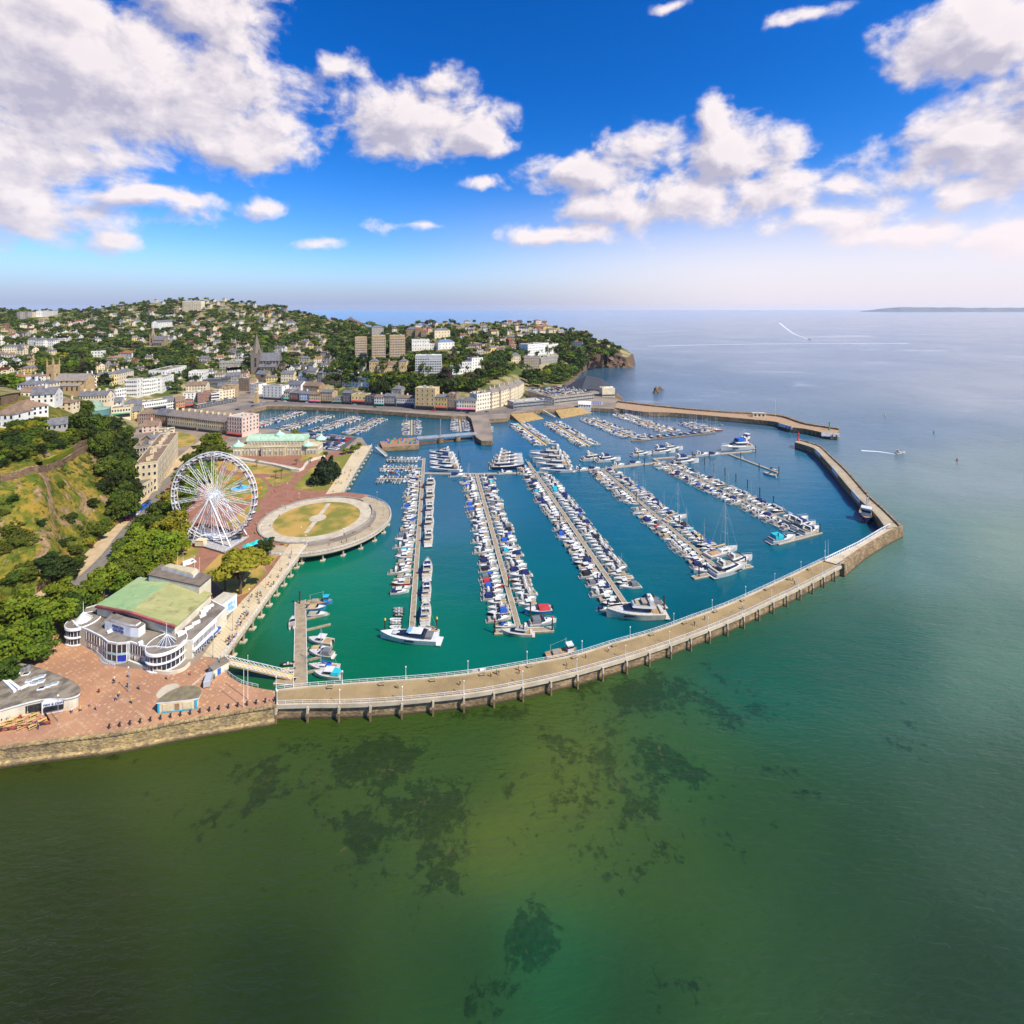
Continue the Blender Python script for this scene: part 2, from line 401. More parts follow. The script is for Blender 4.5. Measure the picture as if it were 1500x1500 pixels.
def build_world():
    w = bpy.data.worlds.new('World'); SC.world = w; w.use_nodes = True
    nt = w.node_tree; bg = nt.nodes['Background']
    sky = N(nt, 'ShaderNodeTexSky', sky_type='NISHITA', sun_disc=False)
    sky.sun_elevation = SUN_EL; sky.sun_rotation = SUN_AZ; sky.altitude = 100; sky.air_density = 1.0; sky.dust_density = 1.0; sky.ozone_density = 2.5
    tc = N(nt, 'ShaderNodeTexCoord')
    nrm = N(nt, 'ShaderNodeVectorMath', operation='NORMALIZE'); L(nt, tc.outputs['Generated'], nrm.inputs[0])
    sp = N(nt, 'ShaderNodeSeparateXYZ'); L(nt, nrm.outputs[0], sp.inputs[0])
    az = mathn(nt, 'ARCTAN2', sp.outputs[0], sp.outputs[1]); el = mathn(nt, 'ARCSINE', sp.outputs[2])
    # ---- clear sky: the Nishita sky, deepened overhead
    hs = N(nt, 'ShaderNodeHueSaturation'); L(nt, sky.outputs[0], hs.inputs['Color'])
    hs.inputs['Saturation'].default_value = 1.45; hs.inputs['Hue'].default_value = .505
    up = ramp(nt, el, .02, .42)
    skyc = mixc(nt, up, (.85, .98, 1.32), (.26, .84, 1.22), 'MIX')
    clear = mixc(nt, 1.0, hs.outputs[0], skyc, 'MULTIPLY')
    # ---- clouds: blobs at fixed directions broken up by noise
    B = CLOUDS
    cx = N(nt, 'ShaderNodeCombineXYZ'); L(nt, az, cx.inputs[0]); L(nt, mathn(nt, 'MULTIPLY', el, 1.35), cx.inputs[1])
    g = bpy.data.node_groups.new('cloud_density', 'ShaderNodeTree')
    g.interface.new_socket('p', in_out='INPUT', socket_type='NodeSocketVector')
    g.interface.new_socket('d', in_out='OUTPUT', socket_type='NodeSocketFloat')
    gi = g.nodes.new('NodeGroupInput'); go = g.nodes.new('NodeGroupOutput')
    warp = N(g, 'ShaderNodeTexNoise'); warp.inputs['Scale'].default_value = 7; warp.inputs['Detail'].default_value = 3
    L(g, gi.outputs[0], warp.inputs['Vector'])
    wv = N(g, 'ShaderNodeVectorMath', operation='SUBTRACT'); L(g, warp.outputs['Color'], wv.inputs[0]); wv.inputs[1].default_value = (.5, .5, .5)
    ws = N(g, 'ShaderNodeVectorMath', operation='MULTIPLY_ADD'); L(g, wv.outputs[0], ws.inputs[0]); ws.inputs[1].default_value = (.16, .10, 0); L(g, gi.outputs[0], ws.inputs[2])
    best = None
    for a, e, ra, re, s in B:
        sb = N(g, 'ShaderNodeVectorMath', operation='SUBTRACT'); L(g, ws.outputs[0], sb.inputs[0]); sb.inputs[1].default_value = (a, e * 1.35, 0)
        ml = N(g, 'ShaderNodeVectorMath', operation='MULTIPLY'); L(g, sb.outputs[0], ml.inputs[0]); ml.inputs[1].default_value = (1 / ra, 1 / (re * 1.35), 0)
        ln = N(g, 'ShaderNodeVectorMath', operation='LENGTH'); L(g, ml.outputs[0], ln.inputs[0])
        v = mathn(g, 'MULTIPLY_ADD', ln.outputs['Value'], -s, s)
        best = v if best is None else mathn(g, 'SMOOTH_MAX', best, v, .12)
    n1 = noise(g, gi.outputs[0], 9, 9, .58, .3); n2 = noise(g, gi.outputs[0], 30, 6, .6)
    d = mathn(g, 'ADD', best, mathn(g, 'MULTIPLY_ADD', n1, 2.5, -1.28))
    d = mathn(g, 'ADD', d, mathn(g, 'MULTIPLY_ADD', n2, .7, -.35))
    L(g, d, go.inputs[0])
    def dens(off):
        va = N(nt, 'ShaderNodeVectorMath', operation='ADD'); L(nt, cx.outputs[0], va.inputs[0]); va.inputs[1].default_value = off
        gn = N(nt, 'ShaderNodeGroup'); gn.node_tree = g; L(nt, va.outputs[0], gn.inputs[0]); return gn.outputs[0]
    d0 = dens((0, 0, 0)); d1 = dens((.022, .03, 0))
    cover = ramp(nt, d0, -.12, .62)
    lit = mathn(nt, 'MULTIPLY_ADD', mathn(nt, 'SUBTRACT', d0, d1), 1.15, .52, clamp=True)
    thick = ramp(nt, d0, .35, 1.5)
    lit = mathn(nt, 'SUBTRACT', lit, mathn(nt, 'MULTIPLY', thick, .17), clamp=True)
    shade = mixc(nt, lit, (3.7, 3.5, 4.3), (7.1, 6.45, 6.4))
    warmlow = mixc(nt, ramp(nt, el, .0, .16), (5.6, 5.0, 5.4), shade)
    out = mixc(nt, mathn(nt, 'MULTIPLY', cover, .95), clear, warmlow)
    # thin veil low on the right, over the open sea
    veil = mathn(nt, 'MULTIPLY', ramp(nt, el, .26, .03), ramp(nt, az, -.35, .5))
    out = mixc(nt, mathn(nt, 'MULTIPLY', veil, .84), out, (7.0, 6.3, 6.6))
    low = ramp(nt, el, .10, .0)
    out = mixc(nt, mathn(nt, 'MULTIPLY', low, mathn(nt, 'MULTIPLY_ADD', ramp(nt, az, -.3, .5), -.45, .6)), out, (2.5, 2.95, 5.4))
    L(nt, out, bg.inputs['Color']); bg.inputs['Strength'].default_value = .11
    w.cycles.sampling_method = 'MANUAL'; w.cycles.sample_map_resolution = 512
def sky_dir(px, py):
    x, y, z = (px - 750) / F, 1.0, (450 - py) / F
    return math.atan2(x, y), math.asin(z / math.sqrt(x * x + y * y + z * z))
CLOUDS = []
for px, py, rx, ry, s in [(130, 100, 370, 170, 1.5), (-60, 220, 330, 160, 1.3), (420, 190, 70, 60, .8), (380, 300, 60, 14, .5), (300, 20, 130, 80, 1.1), (330, 215, 130, 38, 1.1), (225, 290, 140, 24, 1.1), (40, 265, 160, 70, .9),
                          (610, 172, 130, 66, 1.4), (690, 185, 75, 48, 1.3), (560, 205, 70, 35, 1.0), (640, 120, 60, 30, .8), (490, 95, 60, 26, .7),
                          (850, 250, 100, 40, 1.2), (945, 220, 80, 44, 1.25), (1070, 230, 115, 72, 1.45), (1035, 170, 40, 45, 1.0), (1120, 290, 120, 38, 1.3), (900, 300, 115, 34, 1.35), (815, 345, 95, 24, 1.2),
                          (1420, 60, 170, 90, 1.4), (1435, 185, 115, 70, 1.4), (1560, 150, 180, 180, 1.4), (1430, 290, 100, 40, 1.2), (1490, 340, 110, 44, 1.2), (1330, 345, 190, 30, .9), (1210, 320, 120, 40, .8), (1240, 250, 60, 60, .7), (1000, 285, 180, 60, .9), (1350, 230, 60, 40, .7),
                          (705, 275, 34, 13, .8), (170, 350, 60, 22, .9), (600, 335, 40, 9, .5), (450, 358, 40, 8, .4), (990, 0, 40, 12, .7), (1190, 12, 40, 14, .6)]:
    a, e = sky_dir(px, py); a1, e1 = sky_dir(px + rx, py); a2, e2 = sky_dir(px, py - ry)
    CLOUDS.append((a, e, abs(a1 - a), abs(e2 - e), s))
build_world()

# ---------------------------------------------------------------- outlines (photo pixels of points at quay level)
Q = 4.5
ISL = (-103.5, 265.5)
SEAW = [(-260, 1150), (-120, 1122), (0, 1098), (90, 1086), (170, 1077), (260, 1060), (330, 1048), (403, 1036.5)]
BASIN = [(403, 1012), (378, 1008), (355, 1002), (337, 991), (326, 977), (320, 966)]
PROM1R = [(325, 964), (350, 933), (400, 865), (452, 796)]
PROM1L = [(296, 962), (347, 888), (392, 843), (428, 792)]
PROM2R = [(503, 721), (524, 685), (545, 652)]
PROM2L = [(477, 724), (500, 690), (522, 655)]
NORTH = [(538, 652), (530, 641), (487, 636), (440, 633), (426, 632), (407, 629), (372, 627), (362, 626), (352, 613), (345, 606.5), (369, 600.5), (390, 595), (443, 595.5), (501, 598), (560, 602), (661, 609.5), (684, 609),
         (690, 613), (697, 640), (705, 645.5), (720, 646), (722, 640), (719, 622), (716, 614), (743, 612.5), (748, 606), (796, 600), (849, 596), (858, 597), (900, 599), (909, 586), (890, 578), (865, 570), (840, 564)]
BACK = [(800, 572), (775, 582), (745, 590), (700, 594), (640, 596), (560, 590), (500, 586), (450, 582), (400, 580), (370, 572), (345, 570), (320, 582), (280, 594), (240, 606), (205, 622), (195, 640), (200, 665), (203, 700),
        (203, 740), (168, 772), (128, 810), (100, 848), (60, 868), (0, 885), (-120, 925), (-260, 975)]
arc = [(ISL[0] + 31 * math.cos(a), ISL[1] + 31 * math.sin(a)) for a in np.linspace(math.radians(-108), math.radians(62), 22)]
coast = PL(SEAW + BASIN, Q) + PL([(343, 934), (392, 865), (444, 797)], Q) + arc + PL([(497, 721)], Q) + PL(NORTH, Q)
backw = PL(BACK, Q)
MASK = coast + backw                                        # low flat town: the terrain stays out of it
backo = offset(backw, -14)                                  # the slab runs on under the hill
LAND = coast + backo
g = MB(); g.prism(LAND, -4, Q, 0, 1)
struct('ground', g, [STONE, TOWNG])

# ---------------------------------------------------------------- terrain
TP = []
def tz(px, py, z): D = (H - z) * F / (py - 450.0) if py > 450.5 else None; TP.append(W(px, py, z))
def td(px, py, D): TP.append(WD(px, py, D))
for p in BACK: tz(p[0], p[1], 5.0)
for p in [(0, 705, 42), (-120, 735, 42), (60, 698, 40), (130, 664, 33), (40, 760, 28), (-60, 800, 26), (100, 730, 24), (148, 700, 22), (30, 820, 16), (90, 790, 13), (-260, 760, 44), (-260, 880, 22), (160, 735, 13),
          (60, 660, 45), (0, 670, 45), (-150, 690, 46), (20, 630, 52), (90, 630, 47), (130, 630, 38), (170, 660, 20), (165, 625, 20), (0, 595, 56), (60, 590, 52), (-150, 600, 58), (130, 590, 28), (100, 577, 34), (150, 577, 22), (60, 570, 44), (180, 610, 12), (210, 590, 13), (190, 560, 24),
          (225, 585, 10), (250, 560, 20), (290, 575, 9), (330, 562, 10), (375, 565, 10), (430, 565, 14), (480, 556, 20), (450, 545, 25), (300, 545, 24), (560, 528, 40), (560, 545, 28), (600, 558, 21), (640, 548, 26), (630, 575, 12), (560, 575, 11), (500, 575, 9), (700, 545, 26), (700, 572, 12), (745, 545, 24), (790, 545, 16), (800, 530, 27), (770, 565, 9), (830, 550, 6), (760, 525, 36), (700, 520, 42), (835, 515, 28)]:
    tz(*p)
for p in [(0, 530, 700), (0, 500, 900), (0, 475, 1100), (0, 456, 1400), (-300, 520, 700), (-300, 456, 1300), (70, 457, 1450), (105, 460, 1500), (140, 456, 1550), (180, 446, 1600), (230, 443, 1650), (275, 440, 1650), (330, 441, 1620), (380, 447, 1550), (410, 454, 1450), (450, 469, 1300), (480, 477, 1250), (510, 485, 1200), (545, 488, 1180),
          (600, 481, 1120), (650, 473, 1120), (720, 474, 1120), (790, 473, 1100), (825, 484, 1070), (860, 497, 1050), (890, 509, 1035), (908, 518, 1025), (600, 505, 930), (650, 497, 950), (550, 515, 850), (500, 520, 850), (720, 497, 960), (760, 500, 950), (800, 500, 950), (860, 512, 960),
          (60, 520, 800), (60, 490, 1000), (60, 470, 1200), (150, 530, 850), (150, 500, 1050), (150, 475, 1300), (230, 530, 850), (230, 500, 1080), (230, 470, 1380), (300, 520, 900), (300, 495, 1120), (300, 465, 1400), (380, 520, 900), (380, 495, 1100), (380, 470, 1350), (430, 520, 900), (430, 495, 1100), (470, 500, 1050), (470, 535, 800), (100, 545, 640), (40, 550, 620)]:
    td(*p)
for x, y, z in [(-2600, 2500, 30), (-1500, 2500, 20), (-700, 2300, 10), (-300, 1700, 5), (0, 1450, 10), (200, 1350, 10), (-2600, 1200, 60), (-2600, 500, 60), (-700, 150, 50), (-500, 350, 60)]: TP.append((x, y, z))
TP = np.array(TP)
def warpxy(x, y):
    r = np.log(y)                                          # bearing and log range: even detail near and far
    return np.stack([x / y * 1.0, r * .8], -1)
_c = warpxy(TP[:, 0], TP[:, 1])
_K = np.sqrt(((_c[:, None] - _c[None]) ** 2).sum(-1) + 1e-4)
_n = len(TP)
_A = np.block([[_K - np.eye(_n) * .004, np.ones((_n, 1)), _c], [np.ones((1, _n)), np.zeros((1, 3))], [_c.T, np.zeros((2, 3))]])
_w = np.linalg.solve(_A, np.concatenate([TP[:, 2], np.zeros(3)]))
def hill(x, y):
    q = warpxy(np.asarray(x, float), np.asarray(y, float)); sh = q.shape[:-1]; q = q.reshape(-1, 2)
    o = np.empty(len(q))
    for i in range(0, len(q), 8192):
        d = np.sqrt(((q[i:i + 8192, None] - _c[None]) ** 2).sum(-1) + 1e-4)
        o[i:i + 8192] = d @ _w[:_n] + _w[_n] + q[i:i + 8192] @ _w[_n + 1:]
    return np.maximum(o.reshape(sh), 5.2)
SHORE = PL([(838, 563), (842, 556), (852, 545), (866, 537.5), (885, 537), (906, 538)], 0) + [(232, 990), (250, 1020), (262, 1060), (250, 1150), (150, 1300), (-60, 1420), (-260, 1500), (-500, 2400), (-3600, 2700), (-3600, 60)]
HILLPOLY = SHORE + offset(backw, 9)[::-1]
def vnoise(x, y, s, seed=0):
    """smooth value noise"""
    x = np.asarray(x) / s + seed * 17.3; y = np.asarray(y) / s + seed * 9.1
    xi = np.floor(x).astype(int); yi = np.floor(y).astype(int); fx = x - xi; fy = y - yi
    fx = fx * fx * (3 - 2 * fx); fy = fy * fy * (3 - 2 * fy)
    h = lambda a, b: np.modf(np.abs(np.sin(a * 127.1 + b * 311.7 + seed) * 43758.5453))[0]
    return (h(xi, yi) * (1 - fx) + h(xi + 1, yi) * fx) * (1 - fy) + (h(xi, yi + 1) * (1 - fx) + h(xi + 1, yi + 1) * fx) * fy - .5
def ground_z(x, y):
    """height of the hill or of the flat town at a point"""
    x = np.atleast_1d(np.asarray(x, float)); y = np.atleast_1d(np.asarray(y, float))
    return np.where(inpoly(x, y, MASK), Q, hill(x, y))
_tt = np.linspace(-1.45, .32, 560); _TD = np.exp(np.linspace(math.log(185), math.log(2400), 760))
_XX, _YY = np.meshgrid(_tt, _TD); _TZ = ground_z((_XX * _YY).ravel(), _YY.ravel()).reshape(_XX.shape)
def T(px, py):
    """first hill point seen at a photo pixel"""
    i = min(max(int(round(((px - 750) / F + 1.45) / 1.77 * 559)), 0), 559)
    s = (H - (py - 450) * _TD / F) - _TZ[:, i]; k = int(np.argmax(s < 0))
    if s[k] >= 0: k = 600
    elif k and s[k - 1] > 0: f = s[k - 1] / (s[k - 1] - s[k]); D = _TD[k - 1] + (_TD[k] - _TD[k - 1]) * f; return ((px - 750) * D / F, float(D), float(ground_z((px - 750) * D / F, D)[0]))
    return ((px - 750) * _TD[k] / F, float(_TD[k]), float(_TZ[k, i]))
def build_terrain():
    t = np.linspace(-1.42, .31, 300); D = np.exp(np.linspace(math.log(165), math.log(2700), 230))
    TT, DD = np.meshgrid(t, D); X = TT * DD; Y = DD
    Z = hill(X, Y)
    rough = vnoise(X, Y, 9, 1) * 2.4 + vnoise(X, Y, 4, 2) * 1.3 + vnoise(X, Y, 21, 4) * 3
    cliff = np.clip((Z - 6) / 8, 0, 1) * np.clip((330 - Y) / 60, 0, 1) * (X < -175) * np.clip((41 - Z) / 6, 0, 1)
    Z = Z + rough * cliff + vnoise(X, Y, 70, 3) * 2 * np.clip((Z - 12) / 20, 0, 1) * (1 - np.clip((330 - Y) / 60, 0, 1))
    Z = np.where(inpoly(X, Y, MASK) | ~inpoly(X, Y, HILLPOLY), -4, Z)
    V = np.stack([X, Y, Z], -1).reshape(-1, 3); n, k = X.shape
    i = np.arange(n - 1)[:, None] * k + np.arange(k - 1)[None]
    Qd = np.stack([i, i + 1, i + k + 1, i + k], -1).reshape(-1, 4)
    keep = (V[Qd][..., 2] > -3.9).any(1); Qd = Qd[keep]
    m, nt, p = nodes_of('hill_earth'); P = pos(nt)
    geo = nt.nodes.new('ShaderNodeNewGeometry'); sn = N(nt, 'ShaderNodeSeparateXYZ'); L(nt, geo.outputs['True Normal'], sn.inputs[0])
    sp = N(nt, 'ShaderNodeSeparateXYZ'); L(nt, P, sp.inputs[0])
    green = mixc(nt, ramp(nt, noise(nt, P, .12, 6, .65), .41, .64), (.08, .105, .012), (.30, .195, .032))
    green = mixc(nt, ramp(nt, noise(nt, P, .5, 4, .6), .5, .66), green, (.045, .065, .01))
    steep = ramp(nt, sn.outputs[2], .80, .62)
    rocky = ramp(nt, mathn(nt, 'ADD', noise(nt, P, .07, 6, .68, 1.), mathn(nt, 'MULTIPLY', steep, .11)), .61, .67)
    rockc = mixc(nt, ramp(nt, noise(nt, P, .35, 5, .7), .35, .65), (.36, .23, .13), (.20, .12, .07))
    near = mixc(nt, rocky, green, rockc)
    far = mixc(nt, ramp(nt, noise(nt, P, .03, 4), .42, .58), (.075, .095, .022), (.30, .24, .12))
    far = mixc(nt, ramp(nt, sn.outputs[2], .62, .42), far, (.13, .085, .06))
    dist = ramp(nt, sp.outputs[1], 330, 420)
    L(nt, mixc(nt, dist, near, far), p.inputs['Base Color']); p.inputs['Roughness'].default_value = .95; p.inputs['Specular IOR Level'].default_value = .1
    L(nt, bump(nt, noise(nt, P, .6, 6, .7), .7, .8), p.inputs['Normal'])
    o = link('hillside_terrain', npmesh('hillside_terrain', V, Qd, m, sm=False)); o['kind'] = 'structure'
build_terrain()

# ---------------------------------------------------------------- sea
PIER_IN = [(405, 1011), (448, 1006), (504, 1002), (560, 998), (630, 993), (700, 985), (770, 973), (840, 960), (895, 943), (958, 925), (1013, 905), (1062, 887), (1107, 867), (1148, 848), (1207, 820)]
PIER_OUT = [(405, 1035), (453, 1033.5), (513, 1033), (572, 1030), (630, 1025), (700, 1017), (770, 1004), (840, 988), (923, 964), (986, 943), (1041, 922), (1093, 900), (1136, 879), (1176, 860), (1237, 828)]
def build_sea():
    inner = PL([(300, 1060), (330, 1030), (404, 1030), (504, 1015), (630, 1006), (700, 999), (840, 972), (958, 938), (1107, 880), (1225, 822), (1315, 772), (1270, 730), (1200, 662), (1165, 645), (1225, 636), (1140, 612), (900, 590), (700, 560), (340, 580), (300, 700)], 1)
    t = np.linspace(-1.9, 1.9, 381); D = np.concatenate([np.linspace(20, 80, 8)[:-1], np.exp(np.linspace(math.log(80), math.log(1500), 240)), np.exp(np.linspace(math.log(1500), math.log(20500), 40))[1:]])
    TT, DD = np.meshgrid(t, D); X = TT * DD; Y = DD; n, k = X.shape
    V = np.stack([X, Y, X * 0], -1).reshape(-1, 3)
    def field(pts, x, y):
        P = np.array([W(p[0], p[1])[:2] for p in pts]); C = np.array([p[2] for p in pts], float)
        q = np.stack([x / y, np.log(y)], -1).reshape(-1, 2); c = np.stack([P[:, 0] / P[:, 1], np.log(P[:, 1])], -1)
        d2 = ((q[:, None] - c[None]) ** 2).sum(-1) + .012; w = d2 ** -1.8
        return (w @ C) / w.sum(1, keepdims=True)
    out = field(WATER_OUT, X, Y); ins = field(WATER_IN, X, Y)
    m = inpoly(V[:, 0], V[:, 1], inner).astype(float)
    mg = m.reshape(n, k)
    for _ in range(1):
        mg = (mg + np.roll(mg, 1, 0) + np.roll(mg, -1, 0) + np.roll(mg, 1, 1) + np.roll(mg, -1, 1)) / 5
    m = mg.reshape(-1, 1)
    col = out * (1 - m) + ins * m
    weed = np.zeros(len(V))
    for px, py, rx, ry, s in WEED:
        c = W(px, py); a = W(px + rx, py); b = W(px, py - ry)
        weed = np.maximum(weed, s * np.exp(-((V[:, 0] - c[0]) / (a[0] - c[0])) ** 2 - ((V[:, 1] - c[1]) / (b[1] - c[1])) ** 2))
    i = np.arange(n - 1)[:, None] * k + np.arange(k - 1)[None]
    Qd = np.stack([i, i + 1, i + k + 1, i + k], -1).reshape(-1, 4)
    mt, nt, p = nodes_of('sea_water'); P = pos(nt)
    at = N(nt, 'ShaderNodeAttribute', attribute_name='bed')  # seabed tint near shore; far right sea has sky glare painted in
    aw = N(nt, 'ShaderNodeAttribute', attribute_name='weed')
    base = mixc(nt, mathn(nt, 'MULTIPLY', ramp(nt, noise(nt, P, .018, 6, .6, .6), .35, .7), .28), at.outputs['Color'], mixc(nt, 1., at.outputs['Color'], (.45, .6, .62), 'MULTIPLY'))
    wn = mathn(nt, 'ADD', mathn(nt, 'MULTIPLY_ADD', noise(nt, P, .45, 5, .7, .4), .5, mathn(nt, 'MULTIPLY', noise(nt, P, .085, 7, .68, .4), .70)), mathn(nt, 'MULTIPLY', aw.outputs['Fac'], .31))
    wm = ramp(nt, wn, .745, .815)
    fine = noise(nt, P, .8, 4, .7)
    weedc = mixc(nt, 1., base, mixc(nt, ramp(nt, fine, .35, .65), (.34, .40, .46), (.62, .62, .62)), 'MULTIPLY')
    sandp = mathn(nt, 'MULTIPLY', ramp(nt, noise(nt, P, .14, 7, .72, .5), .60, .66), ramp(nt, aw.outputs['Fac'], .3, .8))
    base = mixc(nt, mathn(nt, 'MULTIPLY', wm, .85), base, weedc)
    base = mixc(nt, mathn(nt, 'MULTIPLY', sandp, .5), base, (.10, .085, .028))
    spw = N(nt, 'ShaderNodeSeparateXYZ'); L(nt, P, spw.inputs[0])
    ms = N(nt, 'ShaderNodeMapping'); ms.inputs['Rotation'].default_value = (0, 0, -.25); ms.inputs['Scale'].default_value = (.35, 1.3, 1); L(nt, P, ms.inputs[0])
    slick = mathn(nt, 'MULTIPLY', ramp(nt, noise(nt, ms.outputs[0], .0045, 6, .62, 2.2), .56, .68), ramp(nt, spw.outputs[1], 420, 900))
    base = mixc(nt, mathn(nt, 'MULTIPLY', slick, .6), base, (.34, .37, .42))  # pale sheen of the calm streaks painted into the base colour
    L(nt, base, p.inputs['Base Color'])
    p.inputs['Roughness'].default_value = .16; p.inputs['IOR'].default_value = 1.33; p.inputs['Specular IOR Level'].default_value = .5
    mp = N(nt, 'ShaderNodeMapping'); mp.inputs['Rotation'].default_value = (0, 0, .55); mp.inputs['Scale'].default_value = (.33, 1.0, 1); L(nt, P, mp.inputs[0])
    hw = mathn(nt, 'ADD', noise(nt, mp.outputs[0], 1.0, 4, .6, .4), mathn(nt, 'MULTIPLY', noise(nt, mp.outputs[0], .16, 3, .5), 1.8))
    calm = N(nt, 'ShaderNodeAttribute', attribute_name='calm')
    bm = N(nt, 'ShaderNodeBump'); bm.inputs['Distance'].default_value = 1.0; L(nt, hw, bm.inputs['Height'])
    st = mathn(nt, 'MULTIPLY_ADD', ramp(nt, noise(nt, P, .004, 5, .6, 1.), .35, .65), .38, .29)
    L(nt, mathn(nt, 'MULTIPLY', st, mathn(nt, 'MULTIPLY', mathn(nt, 'MULTIPLY_ADD', slick, -.85, 1.), mathn(nt, 'MULTIPLY_ADD', calm.outputs['Fac'], -.75, 1.))), bm.inputs['Strength'])
    L(nt, bm.outputs[0], p.inputs['Normal'])
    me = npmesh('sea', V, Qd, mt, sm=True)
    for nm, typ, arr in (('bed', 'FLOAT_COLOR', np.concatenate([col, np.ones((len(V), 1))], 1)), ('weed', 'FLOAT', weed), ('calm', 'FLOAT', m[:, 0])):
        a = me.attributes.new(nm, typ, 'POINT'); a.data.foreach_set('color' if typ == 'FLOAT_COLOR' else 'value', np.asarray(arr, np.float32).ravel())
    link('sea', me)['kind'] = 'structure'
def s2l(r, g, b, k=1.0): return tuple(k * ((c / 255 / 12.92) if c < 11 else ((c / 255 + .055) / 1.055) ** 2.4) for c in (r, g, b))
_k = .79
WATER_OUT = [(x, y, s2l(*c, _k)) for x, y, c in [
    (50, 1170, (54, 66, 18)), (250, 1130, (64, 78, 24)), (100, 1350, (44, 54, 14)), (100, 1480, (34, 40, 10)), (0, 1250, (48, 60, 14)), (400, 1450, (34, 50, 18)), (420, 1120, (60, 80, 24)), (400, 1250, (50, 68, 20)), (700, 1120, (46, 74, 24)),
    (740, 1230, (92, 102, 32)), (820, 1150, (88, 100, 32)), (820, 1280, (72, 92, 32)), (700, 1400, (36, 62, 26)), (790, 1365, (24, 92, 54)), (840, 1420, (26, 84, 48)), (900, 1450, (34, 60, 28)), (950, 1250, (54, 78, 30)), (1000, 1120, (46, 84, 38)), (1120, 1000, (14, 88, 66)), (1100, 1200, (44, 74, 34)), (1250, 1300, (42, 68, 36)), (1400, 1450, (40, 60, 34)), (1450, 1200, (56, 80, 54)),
    (1300, 950, (36, 86, 66)), (1450, 950, (84, 116, 92)), (1350, 800, (84, 122, 112)), (1480, 800, (116, 138, 118)), (1450, 700, (126, 144, 142)), (1300, 620, (92, 122, 142)), (1450, 580, (142, 152, 162)), (1000, 560, (92, 122, 150)), (1200, 520, (120, 138, 160)), (600, 460, (70, 130, 190)), (900, 460, (110, 140, 185)), (1400, 470, (130, 140, 160)), (860, 555, (40, 86, 110))]]  # open sea points at right lightened to carry the silvery glare
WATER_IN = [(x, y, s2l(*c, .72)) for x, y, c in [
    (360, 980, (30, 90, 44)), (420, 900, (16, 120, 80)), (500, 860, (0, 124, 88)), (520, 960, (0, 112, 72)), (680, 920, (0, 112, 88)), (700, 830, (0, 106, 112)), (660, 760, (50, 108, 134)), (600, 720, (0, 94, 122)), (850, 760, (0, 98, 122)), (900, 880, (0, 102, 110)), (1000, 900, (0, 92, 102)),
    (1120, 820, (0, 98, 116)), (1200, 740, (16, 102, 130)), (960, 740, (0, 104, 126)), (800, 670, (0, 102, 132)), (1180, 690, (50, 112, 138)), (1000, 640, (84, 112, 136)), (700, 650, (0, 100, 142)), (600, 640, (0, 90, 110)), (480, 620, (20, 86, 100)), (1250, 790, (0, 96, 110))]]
WEED = [(545, 1120, 110, 50, .85), (620, 1180, 90, 60, .85), (520, 1225, 80, 60, .8), (640, 1270, 50, 50, .85), (420, 1140, 120, 70, .65), (900, 1150, 170, 110, .66), (960, 1105, 55, 45, .8), (905, 1130, 50, 40, .62), (955, 1200, 60, 30, .62), (1010, 1140, 50, 26, .66), (840, 1092, 60, 12, .6), (735, 1160, 40, 50, .42), (1165, 1135, 70, 30, .5), (1180, 1165, 60, 20, .45), (940, 1010, 150, 34, .85), (1060, 1050, 90, 40, .6), (760, 1045, 120, 14, .7), (775, 1370, 55, 60, .72), (985, 1445, 60, 34, .6), (710, 1450, 70, 50, .5), (180, 1112, 40, 10, .8), (60, 1126, 40, 8, .6), (330, 1180, 150, 50, .45), (1300, 1080, 160, 60, .3), (1080, 1250, 120, 60, .3)]  # dark patches: weed clusters, plus a band along the pier's outer side
build_sea()
# ---------------------------------------------------------------- piers, promenade, sea wall
def WP(pts, z=Q, n=4): return smooth(PL(pts, z), n)
def resample(pts, n): return [p for p, d in along(pts, n=n)]
def rail_mb(line, z, h=1.1, step=2.2, r=.05, posts=True):
    m = MB(); L3 = [(p[0], p[1]) for p in line]
    for zz in (h, h * .55):
        m.path([(x, y, z + zz) for x, y in L3], r if zz == h else r * .7, n=4)
    if posts:
        for p, d in along(L3, step=step): m.tube((p[0], p[1], z), (p[0], p[1], z + h), r, n=4)
    return m
def centre(pts):
    return (sum(p[0] for p in pts) / len(pts), sum(p[1] for p in pts) / len(pts))

# long curved pier
n = 60
pin = resample(WP(PIER_IN), n); pout = resample(WP(PIER_OUT), n)
c = centre(pin); base = (c[0], c[1], 0)
t = thing('curved_pier', 'long curved timber decked pier on stone wall and piles enclosing the marina', 'pier', base)
m = MB(); m.ribbon(pin, pout, 3.75, Q + .02, 0, 1); m.move(*base).build('deck', [CONC, PIERDECK], t)
mid = [lerp(a, b, .90) for a, b in zip(pin, pout)]; mi2 = [lerp(a, b, .1) for a, b in zip(pin, pout)]
m = MB(); m.ribbon(mi2, mid, -4, 3.75, 0); m.move(*base).build('wall', STONE, t)
for side, ln in ((0, offset(pin, -.35)), (1, offset(pout, .35))):
    if math.dist(ln[0], pin[0] if side == 0 else pout[0]) > 2: pass
    m = MB()
    m.ribbon(offset(ln, .3), offset(ln, -.3), Q + .02, Q + .35, 0); m.move(*base).build('kerb', CONC, t)
    rail_mb(ln, Q + .3, 1.15, 2.4, .055 if side == 0 else .05).move(*base).build('railing', METALW, t)
pm = MB(); pm.box((0, 0, -4), (.5, .5, 6.6), 0); pm.box((0, 0, 2.6), (.52, .52, 1.9), 1); pm.box((0, .3, 3.2), (.6, .9, .5), 1); pm = pm.mesh('pile', [mat('pile_brown', (.20, .13, .075), .9), CONC])
